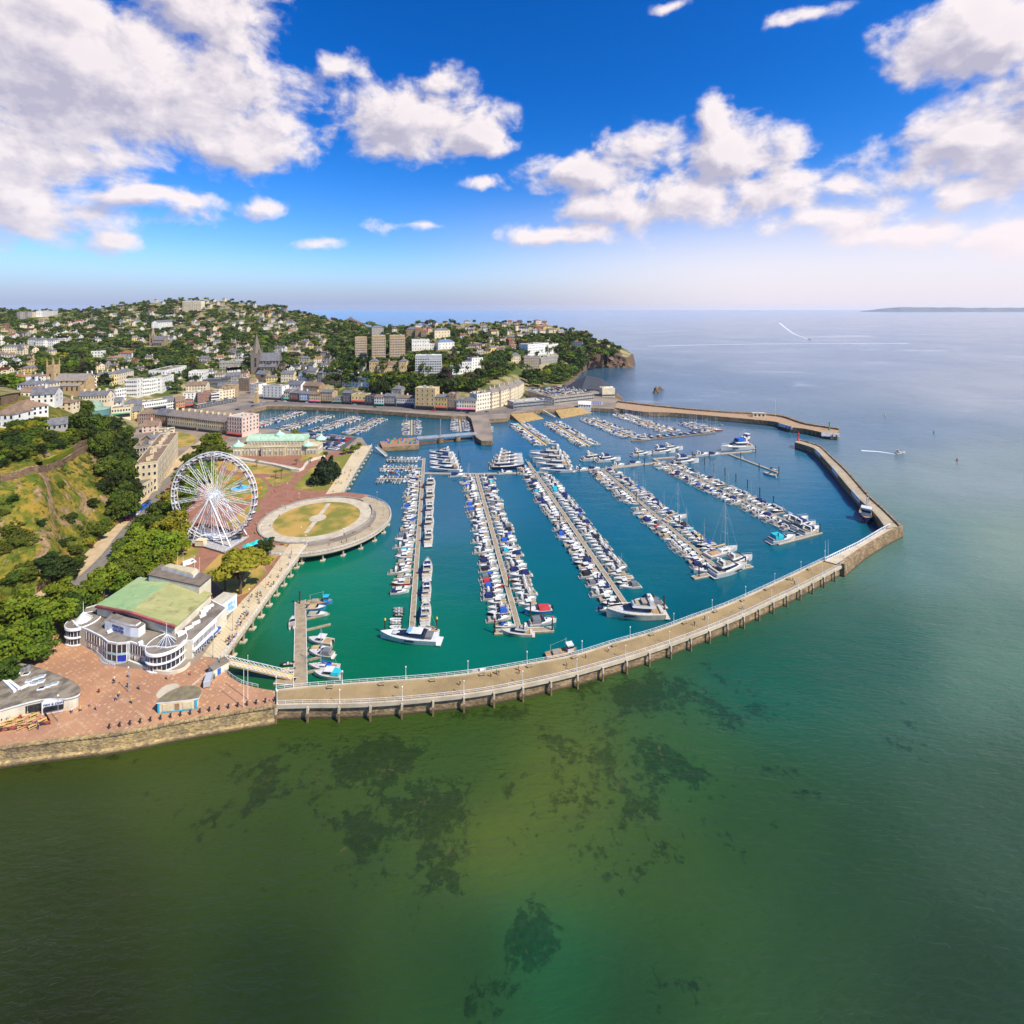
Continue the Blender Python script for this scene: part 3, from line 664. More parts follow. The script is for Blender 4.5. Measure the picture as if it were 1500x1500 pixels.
for k, (p, d) in enumerate(along(offset(pout, -.45), n=27)):
    q = along([pout[0], pout[0]], n=2)
    link('pile', pm, t, (p[0] - base[0], p[1] - base[1], 0), math.atan2(d[1], d[0]))
bm_ = MB()
# lamps
def lamp_mesh(h, globe=True):
    m = MB(); m.lathe((0, 0, 0), [(.16, 0), (.14, .5), (.07, .7), (.055, h)], 7); post = m
    l = MB(); l.lathe((0, 0, h), [(.02, -.05), (.16, .05), (.23, .2), (.16, .4), (.02, .56)], 8); return post, l
lp, lg = lamp_mesh(3.7); LPW = lp.mesh('post', METALW); LGW = lg.mesh('lantern', mat('lamp_globe', (.82, .80, .74), .3))
lp, lg = lamp_mesh(7.0); LPD = lp.mesh('post', METALG); LGD = lg.mesh('lantern', mat('lamp_globe', (.82, .80, .74), .3))
def lamp(p, label, tall=False, group=None):
    t = thing('street_lamp', label, 'street lamp', p, 0, group)
    link('post', LPD if tall else LPW, t); link('lantern', LGD if tall else LGW, t)
for side, line, cnt in (('marina', offset(pin, -.35), 13), ('sea', offset(pout, .35), 14)):
    for k, (p, d) in enumerate(along(line, n=cnt)):
        lamp((p[0], p[1], Q + .3), f'white globe lamp on the {side} side railing of curved pier, {nth(k + 1)} from plaza end', group='lamps along the curved pier')

# stone pier beyond it, with the corner and the arm that goes back
nin = PL([(1207, 820), (1258, 796), (1296, 773), (1303, 770)], 5.4); nout = PL([(1237, 828), (1266, 804), (1300, 783), (1323, 772)], 5.4)
t = thing('stone_breakwater', 'narrow stone pier with white balustrade running to the outer corner of the marina', 'breakwater', (*centre(nin), 0)); base = tuple(t.location)
a_, b_ = resample(nin, 8), resample(nout, 8)
m = MB(); m.ribbon(a_, b_, -4, 5.0, 0, 1); m.move(*base).build('wall', [STONE, CONC], t)
o_ = [lerp(a, b, .72) for a, b in zip(a_, b_)]
m = MB(); m.ribbon(o_, b_, 5.0, 5.9, 0); m.move(*base).build('parapet', STONE, t)
ln = [lerp(a, b, .06) for a, b in zip(a_, b_)]
m = MB()
for p, d in along(ln, step=1.5): m.box((p[0], p[1], 5.0), (.3, .3, 1.5), 0, math.atan2(d[1], d[0]))
m.path([(p[0], p[1], 6.5) for p in ln], .16, 4); m.path([(p[0], p[1], 5.25) for p in ln], .12, 4)
m.move(*base).build('balustrade', METALW, t)
ain = smooth(PL([(1298, 774), (1280, 750), (1254, 726), (1220, 686), (1196, 660), (1186, 654), (1164, 647.5)], 5.4), 5)
aout = smooth(PL([(1322, 771), (1300, 750), (1274, 726), (1244, 692), (1218, 668), (1204, 655), (1188, 649), (1170, 644)], 5.4), 5)
ain, aout = resample(ain, 30), resample(aout, 30)
t = thing('stone_breakwater', 'stone harbour arm with fishing people leading to the small red beacon', 'breakwater', (*centre(ain), 0)); base = tuple(t.location)
m = MB(); m.ribbon(ain, aout, -4, 5.4, 0, 1); m.move(*base).build('wall', [STONE, DECK], t)
o_ = [lerp(a, b, .8) for a, b in zip(ain, aout)]; o2 = [lerp(a, b, .93) for a, b in zip(ain, aout)]
m = MB(); m.ribbon(o_, o2, 5.4, 6.2, 0); m.move(*base).build('parapet', STONE, t)
rail_mb([lerp(a, b, .03) for a, b in zip(ain, aout)], 5.4, 1, 3, .05).move(*base).build('railing', METALG, t)
WPANEL = mat('white_panel', (.72, .70, .68), .6, (.5, .48, .46), .5)
pw = MB(); pw.box((0, 0, 3.0), (15, .5, 3.1)); pw = pw.mesh('stair_panel', WPANEL)
for f in (.31, .56, .85):
    i = int(f * 29); p = ain[i]; q = ain[min(29, i + 1)]
    link('stair_panel', pw, t, (p[0] - base[0], p[1] - base[1], 0), math.atan2(q[1] - p[1], q[0] - p[0]))
def beacon(px, py, z, col, nm, label, h=5.5):
    p = W(px, py, z); t = thing('beacon', label, 'beacon', p)
    m = MB(); m.lathe((0, 0, 0), [(1.1, 0), (1.0, .8), (.5, 1.0), (.42, h * .75)], 10); m.build('tower', col, t)
    m = MB(); m.lathe((0, 0, h * .75), [(.9, 0), (.9, .2), (.5, .25), (.5, 1.0), (.65, 1.1), (.02, h * .25)], 10); m.build('lantern', col, t)
beacon(1169.5, 645.5, 5.4, RED, 'red', 'small red light beacon on the tip of the harbour arm', 8)

# outer breakwater (north side of the entrance)
hin = resample(smooth(PL([(900, 597), (942, 603), (988, 604.5), (1060, 610.5), (1100, 614), (1138, 618), (1154, 625), (1180, 628), (1216, 636), (1226, 636.5)], 5), 4), 40)
hout = resample(smooth(PL([(905, 588), (964, 595), (1010, 600), (1060, 604), (1100, 606), (1140, 609), (1160, 614), (1178, 621), (1210, 626), (1229, 629)], 5), 4), 40)
t = thing('outer_breakwater', 'long stone breakwater with raised parapet at the far side of the marina entrance', 'breakwater', (*centre(hin), 0)); base = tuple(t.location)
m = MB(); m.ribbon(hin, hout, -4, 5, 0, 1); m.move(*base).build('wall', [STONE, mat('breakwater_top', (.40, .26, .15), .9)], t)
o_ = [lerp(a, b, .84) for a, b in zip(hin, hout)]
m = MB(); m.ribbon(o_, hout, 5, 6.6, 0); m.move(*base).build('parapet', STONE, t)
fm = MB()
fm.box((0, 0, -3), (.5, .5, 7.8)); fm = fm.mesh('fender_post', PILEW)
for p, d in along([lerp(a, b, -.03) for a, b in zip(hin[24:], hout[24:])], n=26): link('fender_post', fm, t, (p[0] - base[0], p[1] - base[1], 0))
p = hin[33]; q = hin[34]
for i in (31, 38): link('stair_panel', pw, t, (hin[i][0] - base[0], hin[i][1] - base[1], 0), math.atan2(hin[i + 1][1] - hin[i][1], hin[i + 1][0] - hin[i][0]))
beacon(1215, 630, 5.0, mat('green_paint', (.02, .30, .18), .5), 'green', 'slim green light beacon near the tip of the outer breakwater', 8)
p = W(1113, 611, 5); t = thing('pier_shelter', 'small stone shelter on the outer breakwater near the flagpole', 'shelter', p, -.12)
m = MB(); m.box((0, 3, 0), (13, 4, 3.6)); m.build('wall', CREAM, t)
m = MB(); m.box((0, 3, 3.6), (13.8, 4.8, .4)); m.build('roof', CONC, t)
for x in (-4, 0, 4): m = MB(); m.box((x, .95, .8), (2, .15, 2)); m.build('window', GLASS, t)

# promenade decks and the round platform
pil = MB(); pil.lathe((0, 0, -4), [(.45, 0), (.45, 7.0), (.95, 7.6), (.95, 8.0)], 8); pil.box((0, 0, -.2), (2.0, 2.0, .7)); PILC = pil.mesh('pile', CONC)
def deck_on_piles(name, label, left, right, npile, matd):
    Lw, Rw = resample(PL(left, Q), 14), resample(PL(right, Q), 14)
    t = thing(name, label, 'promenade', (*centre(Rw), 0)); base = tuple(t.location)
    m = MB(); m.ribbon(Lw, Rw, 3.8, Q + .12, 0, 1); m.move(*base).build('deck', [CONC, matd], t)
    ln = [lerp(a, b, .985) for a, b in zip(Lw, Rw)]
    rail_mb(ln, Q + .12, 1.15, 2.0, .07).move(*base).build('railing', METALW, t)
    for p, d in along([lerp(a, b, .96) for a, b in zip(Lw, Rw)], n=npile): link('pile', PILC, t, (p[0] - base[0], p[1] - base[1], 0))
    bmm = MB(); bmm.ribbon([lerp(a, b, .93) for a, b in zip(Lw, Rw)], [lerp(a, b, .985) for a, b in zip(Lw, Rw)], 2.9, 3.8, 0); bmm.move(*base).build('beam', CONC, t)
    return Lw, Rw
P1L, P1R = deck_on_piles('promenade_deck', 'sandy promenade deck on piles between theatre and round platform', PROM1L, PROM1R, 12, PROMDECK)
P2L, P2R = deck_on_piles('promenade_deck', 'pale promenade deck on piles leading from round platform to inner harbour', PROM2L, PROM2R, 13, PROMDECK)
cx, cy = ISL; t = thing('round_platform', 'round concrete viewing platform on piles jutting into the marina', 'platform', (cx, cy, 0))
circ = lambda r, n=64, a0=0., a1=2 * math.pi, c=(0, 0): [(c[0] + r * math.cos(a0 + (a1 - a0) * i / n), c[1] + r * math.sin(a0 + (a1 - a0) * i / n)) for i in range(n + (abs(a1 - a0) < 6.2))]
A0, A1 = math.radians(-112), math.radians(68)
m = MB(); m.ribbon(circ(37.3, 60, A0, A1), circ(29, 60, A0, A1), 3.8, Q + .06, 0, 1); m.build('deck', [CONC, DECK], t)
rail_mb(circ(37, 60, A0, A1), Q + .06, 1.15, 2.0, .07).build('railing', METALW, t)
for k in range(13):
    a = A0 + (A1 - A0) * k / 12; link('pile', PILC, t, (35.6 * math.cos(a), 35.6 * math.sin(a), 0))
m = MB(); m.ribbon(circ(36.2, 60, A0, A1), circ(35, 60, A0, A1), 2.9, 3.8); m.build('beam', CONC, t)
m = MB()
rc = (W(465.5, 759, Q)[0] - cx, W(465.5, 759, Q)[1] - cy)
m.ribbon(circ(29.6, 64, .9, 5.3, rc)[:], circ(28.9, 64, .9, 5.3, rc), Q, Q + .75); m.build('seat_wall', GREYW, t)
m = MB(); m.ribbon(circ(29.6, 40, -.75, .62, rc), circ(28.7, 40, -.75, .62, rc), Q, Q + .9); m.build('seat_wall', GREYW, t)
# rings of the round garden
ic = W(465.5, 759, Q)
def sheet(name, poly, z, mt, kind='structure'):
    m = MB(); p = ccw(poly); m.add([(x, y, z) for x, y in p], [tuple(range(len(p)))]); return struct(name, m, mt, kind)
ring = lambda r: [(ic[0] + r * math.cos(a), ic[1] + r * math.sin(a)) for a in np.linspace(0, 2 * math.pi, 64, endpoint=False)]
GARD = PL([(262, 790), (268, 730), (300, 690), (328, 668), (352, 650), (480, 664), (520, 655), (500, 690), (478, 724), (440, 745), (398, 775), (430, 790), (392, 843), (347, 888), (318, 915), (300, 880), (262, 850), (240, 838), (240, 800)], Q)
sheet('garden_path', GARD, Q + .02, PATHR)
sheet('garden_path', [(ISL[0] - 3 + 41 * math.cos(a), ISL[1] + 41 * math.sin(a)) for a in np.linspace(math.radians(62), math.radians(256), 40)] , Q + .035, PATHR)
sheet('round_path', ring(29), Q + .07, CONC)
sheet('round_lawn', ring(22.3), Q + .09, LAWN)
sheet('round_path', [(ic[0] + 4.4 * math.cos(a), ic[1] + 4.4 * math.sin(a)) for a in np.linspace(0, 6.283, 40, endpoint=False)], Q + .115, CONC)
a, b = PL([(482, 737.5), (448.5, 781)], Q); dx, dy = b[0] - a[0], b[1] - a[1]; l = math.hypot(dx, dy); nx, ny = -dy / l * 1.15, dx / l * 1.15
sheet('round_path', [(a[0] + nx, a[1] + ny), (b[0] + nx, b[1] + ny), (b[0] - nx, b[1] - ny), (a[0] - nx, a[1] - ny)], Q + .105, CONC)

LAWNS = [([(334, 676), (350, 673), (392, 681), (434, 690), (432, 694), (405, 695), (372, 694), (336, 690), (326, 684)], LAWN), ([(388, 699), (432, 697), (424, 705), (400, 713), (392, 706)], LAWN), ([(429, 714), (446, 696), (455, 686), (497, 668), (519, 664), (500, 690), (480, 717), (468, 719), (440, 718)], LAWNG),
         ([(312, 725), (300, 712), (302, 700), (316, 694), (336, 695), (380, 699), (391, 710), (393, 720), (384, 731), (362, 737), (335, 736)], LAWNG), ([(262, 799), (272, 797), (293, 807), (279, 825), (258, 829), (250, 815)], LAWN), ([(296, 838), (322, 812), (352, 812), (388, 830), (390, 838), (364, 868), (346, 875), (322, 862), (308, 846)], LAWN), ([(330, 768), (362, 742), (384, 740), (352, 775)], LAWN), ([(300, 690), (322, 668), (330, 672), (318, 690)], LAWN), ([(400, 806), (424, 794), (396, 828), (392, 822)], LAWN),
         ([(445, 660), (484, 664), (468, 672), (440, 676)], LAWN), ([(238, 640), (262, 632), (290, 640), (282, 652), (262, 656)], LAWN), ([(196, 755), (212, 742), (222, 748), (196, 776)], LAWN)]
for p, mt in LAWNS: sheet('lawn', PL(p, Q), Q + .05, mt)
W1 = PL([(333, 673), (360, 676.5), (400, 683), (438, 691), (452, 677), (476, 670)], Q)
t = thing('garden_wall', 'low white wall curving through the gardens below the pavilion', 'wall', (*centre(W1), Q)); m = MB(); m.ribbon(offset(smooth(W1, 3), .5), offset(smooth(W1, 3), -.5), Q, Q + 1.7); m.move(*t.location[:2], Q).build('wall', mat('bleached_wall', (.62, .56, .46), .8), t)
sheet('garden_path', PL([(331, 669), (345, 667.5), (400, 678), (440, 686), (437, 692), (396, 683), (333, 674)], Q), Q + .06, CONC)

# plaza
plaza = PL(SEAW + BASIN[:-1] + [(318, 966), (296, 962), (280, 975), (235, 985), (165, 975), (105, 935), (95, 915), (40, 930), (-60, 985), (-260, 1080)], Q)
sheet('plaza', plaza, Q + .03, PLAZA)
c0 = W(246, 1012, Q); sheet('compass_paving', [(c0[0] + 2.9 * math.cos(a), c0[1] + 2.9 * math.sin(a)) for a in np.linspace(0, 6.283, 32, endpoint=False)], Q + .05, CONC)
m = MB()
a, b = PL([(272, 1012), (312, 978)], Q); m.ribbon(offset([a, b], .3), offset([a, b], -.3), Q, Q + .05); struct('paving_strip', m, CONC)
sw = resample(smooth(PL(SEAW, Q), 4), 50)
t = thing('sea_wall', 'rough golden stone sea wall edging the brick plaza', 'sea wall', (*centre(sw), 0)); base = tuple(t.location)
o1 = offset(sw, -1.6); i1 = offset(sw, .0)
m = MB(); m.strip(sw, o1, 4.0, -3.0); m.strip(offset(sw, -2.6), offset(sw, -.6), -3, 1.3); m.strip(o1, sw, -3, 4.0)
wv = [(offset(sw, 1.2), Q + .12), (offset(sw, .05), Q + .12), (offset(sw, -.12), 3.2), (offset(sw, -.25), 1.5), (offset(sw, -.7), 1.1), (offset(sw, -.9), -2)]
m = MB(); m.strip(offset(sw, 1.2), offset(sw, 1.2), Q + .12, Q)
for (A, za), (B_, zb) in zip(wv, wv[1:]): m.strip(B_, A, zb, za)
m.move(*base).build('wall', SEAWALL, t)
st = MB(); rr = random.Random(4)
for p, d in along(offset(sw, .2), step=1.25):
    st.box((p[0], p[1], Q + .08), (.95 + rr.random() * .25, 1.0, .2 + rr.random() * .2), 0, math.atan2(d[1], d[0]) + rr.uniform(-.1, .1))
st.move(*base).build('coping', SEAWALL, t)
for k, (p, d) in enumerate(along(PL([(160, 1067), (262, 1049), (330, 1038), (402, 1027)], Q), n=18)):
    t = thing('bollard', f'black iron bollard along the plaza sea wall, {nth(k + 1)} from the left', 'bollard', (p[0], p[1], Q + .03), 0, 'bollards along the sea wall')
    m = MB()
    if k == 0: m.lathe((0, 0, 0), [(.32, 0), (.32, .15), (.2, .2), (.17, .8), (.3, .95), (.25, 1.15), (.02, 1.25)], 8); BOL = m.mesh('post', BLACKM)
    link('post', BOL, t)
# basin edge railing
ln = PL(BASIN[1:], Q); t = thing('basin_railing', 'white railing round the curved corner of the boat basin', 'railing', (*ln[2], Q)); rail_mb(smooth(ln, 3), Q + .03, 1.1, 2, .05).move(ln[2][0], ln[2][1], Q).build('rail', METALW, t)
# road at the cliff foot
road = smooth(PL([(-260, 1010), (-100, 960), (0, 918), (66, 888), (120, 850), (160, 812), (186, 778), (214, 748), (236, 715), (262, 690), (300, 655), (330, 632), (345, 612)], Q), 5)
m = MB(); m.strip(offset(road, 2.9), offset(road, -2.9), Q + .06); m.f = [f[::-1] for f in m.f]; struct('road', m, mat('worn_asphalt', (.20, .175, .15), .9))
m = MB(); m.strip(offset(road, 11), offset(road, 3.1), Q + .18); m.f = [f[::-1] for f in m.f]; struct('pavement', m, PATHB)
m = MB(); m.strip(offset(road, -3.1), offset(road, -9), Q + .18); m.f = [f[::-1] for f in m.f]; struct('pavement', m, PATHR)
quay = smooth(PL([(345, 600), (372, 594), (400, 589), (443, 590.5), (501, 593), (560, 596.5), (661, 602.5), (700, 605), (745, 601), (765, 590), (772, 575)], Q), 4)
m = MB(); m.strip(offset(quay, 9), offset(quay, -9), Q + .06); m.f = [f[::-1] for f in m.f]; struct('road', m, mat('quay_road', (.17, .145, .13), .9))
# pontoon jetty by the plaza
# ---------------------------------------------------------------- building maker
def VA(x, y): return (x / 3.75, 420 + y / 3.75)
def VB(x, y): return (350 + x / 3.75, 420 + y / 3.75)
def VC(x, y): return (700 + x / 5, 430 + y / 5)
def V0(x, y): return (x, y)
_win = {}
BOXES = []
def window_mesh(w, h, frame):
    k = (round(w, 1), round(h, 1), frame.name)
    if k not in _win:
        m = MB(); m.box((0, -.03, 0), (w + .24, .16, h + .24), 0); m.box((0, -.10, .12), (w, .06, h), 1)
        if w > 1.6: m.box((0, -.15, .12), (.09, .05, h), 0)
        _win[k] = m.mesh('window', [frame, GLASS])
    return _win[k]
def wall_points(x0, x1, n): return [x0 + (x1 - x0) * (i + .5) / n for i in range(n)]
def windows(t, w, d, h, floors, bays, side_bays=0, z0=0.0, frame=None, ww=1.2, skip_ground=False):
    frame = frame or FRAMEW; fh = h / floors; wh = min(1.9, fh * .55); me = window_mesh(ww, wh, frame); cnt = 0
    for f in range(floors):
        if f == 0 and skip_ground: continue
        z = z0 + f * fh + fh * .28
        for x in wall_points(-w / 2, w / 2, bays):
            if cnt > 95: return
            link('window', me, t, (x, 0, z)); cnt += 1
        for s in (1, -1):
            for y in wall_points(0, d, side_bays) if side_bays else ():
                if cnt > 95: return
                link('window', me, t, (s * w / 2, y, z), s * math.pi / 2); cnt += 1
SHOPS = [mat('shop_blue', (.04, .10, .28), .6), mat('shop_red', (.40, .04, .05), .6), BLACKM, mat('shop_green', (.03, .28, .18), .6), mat('shop_grey', (.12, .12, .13), .5), mat('shop_pink', (.60, .08, .25), .6)]
def bld(name, label, cat, V, a, b, hpx, depth, wall, roof, rm, floors, bays=None, z=None, side=None, rh=None, group=None, shop=None, chim=0, ww=1.2, frame=None, band=None, parapet=True):
    """a, b: photo positions of the two bottom corners of the front; hpx: front height in zoomed pixels"""
    sc = {VA: 3.75, VB: 3.75, VC: 5, V0: 1}[V]
    a, b = V(*a), V(*b); mpx, mpy = (a[0] + b[0]) / 2, (a[1] + b[1]) / 2
    if z is None: z = T(mpx, mpy)[2]
    p, q = W(a[0], a[1], z), W(b[0], b[1], z)
    w = math.dist(p[:2], q[:2]); rz = math.atan2(q[1] - p[1], q[0] - p[0]); h = hpx / sc * (p[1] + q[1]) / 2 / F
    c = ((p[0] + q[0]) / 2, (p[1] + q[1]) / 2, z)
    BOXES.append((min(a[0], b[0]), min(a[1], b[1]) - hpx / sc - 1, max(a[0], b[0]), max(a[1], b[1])))
    t = thing(name, label, cat, c, rz, group)
    m = MB(); m.box((0, depth / 2, -4), (w, depth, h + 4), 0)
    if roof == 'gable':
        rh = rh or min(depth * .36, 4.5)
        m.add([(-w / 2, 0, h), (-w / 2, depth, h), (-w / 2, depth / 2, h + rh - .05), (w / 2, 0, h), (w / 2, depth, h), (w / 2, depth / 2, h + rh - .05)], [(0, 2, 1), (3, 4, 5)], 0)
    if band: 
        for f in range(1, floors): m.box((0, -.06, h * f / floors - .25), (w + .2, .2, .5), 1)
    m.build('wall', [wall, band or wall], t)
    r = MB()
    if roof == 'flat':
        r.box((0, depth / 2, h), (w - .5, depth - .5, .15), 0)
        if parapet:
            for (x, y, sx, sy) in ((0, .15, w + .3, .4), (0, depth - .15, w + .3, .4), (-w / 2 + .1, depth / 2, .4, depth - .7), (w / 2 - .1, depth / 2, .4, depth - .7)): r.box((x, y, h - .1), (sx, sy, .75), 1)
        rr = random.Random(len(label) * 7 + int(w * 10))
        for _ in range(int(w / 8) + 1): r.box((rr.uniform(-.4, .4) * w, depth * rr.uniform(.35, .75), h + .15), (rr.uniform(1.5, 4), rr.uniform(1.5, 3), rr.uniform(.6, 2.0)), rr.choice([0, 1, 2]))
        ro = r.build('roof', [rm, wall, PALER], t)
    elif roof == 'gable':
        o = .4; t_ = .25
        for s in (0, 1):
            y0, y1 = (-o, depth / 2) if s == 0 else (depth + o, depth / 2)
            zz = h - o * rh / (depth / 2)
            A = [(-w / 2 - .3, y0, zz), (w / 2 + .3, y0, zz), (w / 2 + .3, y1, h + rh), (-w / 2 - .3, y1, h + rh)]
            Bq = [(x, y, z_ + t_) for x, y, z_ in A]
            r.add(A + Bq, [(4, 5, 6, 7), (3, 2, 1, 0), (0, 1, 5, 4), (1, 2, 6, 5), (3, 0, 4, 7)] if s == 0 else [(7, 6, 5, 4), (0, 1, 2, 3), (4, 5, 1, 0), (5, 6, 2, 1), (7, 4, 0, 3)])
        ro = r.build('roof', rm, t)
    else:
        rh = rh or min(min(w, depth) * .33, 4.5); o = .45; k = min(w, depth) / 2; e = max(w / 2 - k, .01)
        if w >= depth: rg = [(-e, depth / 2, h + rh), (e, depth / 2, h + rh)]
        else: rg = [(0, w / 2, h + rh), (0, depth - w / 2, h + rh)]
        A = [(-w / 2 - o, -o, h), (w / 2 + o, -o, h), (w / 2 + o, depth + o, h), (-w / 2 - o, depth + o, h)] + rg
        r.add(A, [(0, 1, 5, 4), (2, 3, 4, 5), (1, 2, 5), (3, 0, 4), (3, 2, 1, 0)] if w >= depth else [(0, 1, 4), (2, 3, 5), (1, 2, 5, 4), (3, 0, 4, 5), (3, 2, 1, 0)])
        ro = r.build('roof', rm, t)
    if chim:
        cm = MB(); cm.box((0, 0, -1.5), (1.1, 2.2, 3.6), 0); cm.box((-.25, 0, 2.1), (.3, .3, .5), 1); cm.box((.25, 0, 2.1), (.3, .3, .5), 1); cm = cm.mesh('chimney', [wall, TERRA])
        for x in wall_points(-w / 2, w / 2, chim): link('chimney', cm, ro, (x, depth * .5, h + (rh or .5)))
    bays = bays if bays is not None else max(2, int(w / 3.3))
    side = side if side is not None else max(1, int(depth / 4))
    windows(t, w, depth, h, floors, bays, side, ww=ww, frame=frame, skip_ground=shop is not None)
    if shop is not None:
        fh = h / floors; m = MB(); m.box((0, -.12, .1), (w * .94, .3, fh * .72), 0); m.build('shopfront', GLASS, t)
        m = MB(); m.add([(-w * .46, -.1, fh * .95), (w * .46, -.1, fh * .95), (w * .46, -1.5, fh * .74), (-w * .46, -1.5, fh * .74), (-w * .46, -.1, fh * .85), (w * .46, -.1, fh * .85)], [(3, 2, 1, 0), (3, 4, 5, 2), (0, 4, 3), (1, 2, 5)]); m.build('awning', SHOPS[shop], t)
    return t

# ---------------------------------------------------------------- named town buildings
B = bld
# terraces above the old town, left
for i, (a, b, hp) in enumerate([((685, 605), (752, 603), 92), ((752, 603), (822, 592), 86), ((822, 592), (890, 577), 80), ((890, 577), (955, 553), 72)]):
    B('terrace_house', ['white crescent terrace block nearest the church, at its left end', 'white crescent terrace block second from the left end', 'white crescent terrace block second from its right end', 'white crescent terrace block at its right end by the teal building'][i], 'terrace', VA, a, b, hp, 13, WHITE, 'flat', FLATR, 4, 7, side=2, group='white crescent terrace', chim=0)
B('terrace_house', 'yellow terrace with grey mansard roof right of the church', 'terrace', VA, (530, 552), (640, 540), 62, 12, YELLOW, 'hip', SLATE, 3, 9, chim=4)
B('terrace_house', 'pale yellow terrace behind the left end of the white crescent', 'terrace', VA, (640, 540), (735, 515), 58, 12, CREAM, 'hip', SLATE, 3, 8, chim=4)
B('house', 'tall white house between the church and the yellow terrace', 'house', VA, (480, 562), (530, 556), 70, 12, WHITE, 'hip', SLATE, 4, 4, chim=2)
B('terrace_house', 'long cream terrace below the church', 'terrace', VA, (425, 645), (588, 640), 44, 11, CREAM, 'gable', SLATE, 2, 11, chim=4)
B('terrace_house', 'pale blue house between cream terrace and white terrace', 'terrace', VA, (588, 640), (632, 632), 42, 11, BLUEW, 'gable', SLATE, 2, 3, chim=1)
B('terrace_house', 'white four storey house at the right end of the pale blue one', 'terrace', VA, (630, 630), (693, 618), 62, 12, WHITE, 'flat', FLATR, 3, 5)
B('shop_building', 'long white flat block with arched windows above the cream waterfront terrace', 'building', VA, (780, 692), (918, 672), 50, 14, WHITE, 'flat', FLATR, 2, 11, shop=4)
B('shop_building', 'white gabled row joined to the right of the long white block', 'building', VA, (918, 676), (966, 668), 46, 12, WHITE, 'gable', SLATE, 3, 5)
B('shop_building', 'white slate-roofed house left of the long white block', 'building', VA, (722, 698), (780, 692), 46, 12, WHITE, 'gable', SLATE, 3, 5)
B('shop_building', 'pale yellow flat-roofed shops beside the green dome', 'building', VA, (610, 722), (718, 712), 50, 13, CREAM, 'flat', FLATR, 2, 7, shop=3)
B('shop_building', 'orange brick shop corner building right of the white gabled row', 'building', VA, (966, 678), (1016, 672), 46, 12, mat('orange_brick', (.50, .24, .10), .85), 'gable', BROWNR, 3, 4, shop=1)
B('shop_building', 'red brick shop building beside the orange corner building', 'building', VA, (1016, 670), (1062, 664), 40, 12, BRICK, 'flat', FLATR, 2, 4, shop=1)
B('shop_building', 'brown brick block behind the left end of the cream waterfront terrace', 'building', VA, (752, 755), (850, 748), 52, 13, BRICK, 'hip', BROWNR, 3, 8)
B('shop_building', 'orange brick gabled building joining the cream waterfront terrace', 'building', VA, (850, 762), (922, 770), 62, 13, mat('orange_brick', (.50, .24, .10), .85), 'gable', SLATE, 3, 5, shop=2)
B('terrace_house', 'long cream three storey waterfront terrace, left half', 'terrace', VA, (920, 772), (1085, 792), 66, 13, mat('deep_cream', (.66, .52, .28), .75), 'gable', mat('grey_brown_slate', (.23, .19, .165), .8), 3, 14, z=Q, shop=4, chim=5)
B('terrace_house', 'long cream three storey waterfront terrace, right half', 'terrace', VA, (1085, 792), (1245, 812), 66, 13, mat('deep_cream', (.66, .52, .28), .75), 'gable', mat('grey_brown_slate', (.23, .19, .165), .8), 3, 14, z=Q, shop=4, chim=5)
B('hotel', 'five storey pink stone corner building at the edge of the inner harbour', 'hotel', VA, (1247, 818), (1330, 828), 104, 18, PINKW, 'flat', PALER, 5, 6, z=Q, side=5, shop=1)
B('office_building', 'white modern car park block with teal stair tower', 'building', VA, (908, 530), (1024, 498), 66, 20, WHITE, 'flat', FLATR, 3, 9, band=FRAMEW)
B('office_building', 'white and red modern block with pale flat roof right of the teal tower', 'building', VA, (1036, 535), (1120, 532), 66, 20, WHITE, 'flat', PALER, 3, 6)
B('office_building', 'low dark glass modern building below the white and red block', 'building', VA, (1112, 558), (1250, 552), 44, 18, DARKW, 'flat', SLATE, 2, 8, ww=2.4)
B('office_building', 'wide low grey hall with bright flat roof in the town valley', 'building', VA, (1205, 455), (1332, 450), 42, 30, GREYW, 'flat', PALER, 2, 8, ww=2.4)
B('shop_building', 'brown brick shop block above the curved shopping canopy', 'building', VA, (1085, 640), (1168, 632), 52, 18, BRICK, 'flat', FLATR, 3, 5)
B('shop_building', 'white banded shop block above the curved shopping canopy', 'building', VA, (1160, 636), (1205, 632), 46, 16, WHITE, 'flat', FLATR, 3, 4, ww=2.2)
B('shop_building', 'cream brick shop block right of the white banded one', 'building', VA, (1205, 625), (1290, 612), 48, 16, CREAM, 'flat', FLATR, 3, 5)
B('shop_building', 'tan rounded corner block beside the harbour road', 'building', VA, (1285, 610), (1312, 596), 60, 14, TAN, 'flat', BROWNR, 4, 3)
B('shop_canopy', 'long dark shopping canopy curving along the left harbour quay', 'canopy', VA, (1085, 672), (1300, 632), 20, 8, DARKW, 'flat', CONC, 1, 14, z=Q, ww=3)
B('tower_block', 'cream tower block alone on the left hilltop', 'tower block', VA, (1002, 135), (1104, 135), 56, 18, CREAM, 'flat', FLATR, 7, 10, band=mat('brown_band', (.30, .20, .12), .8))
for i in range(3):
    B('tower_block', f'small grey tower block on the far left skyline slope, {nth(i + 1)} of three', 'tower block', VA, (92 + i * 22, 178), (110 + i * 22, 178), 38, 10, GREYW, 'flat', SLATE, 6, 3, group='grey far left tower blocks')
B('apartment_block', 'long white flats right of the grey tower blocks on the far left', 'apartments', VA, (232, 160), (328, 156), 24, 12, WHITE, 'flat', FLATR, 3, 9)
B('apartment_block', 'cream flats just right of the grey tower blocks on far left', 'apartments', VA, (168, 168), (216, 166), 26, 12, CREAM, 'flat', FLATR, 3, 5)
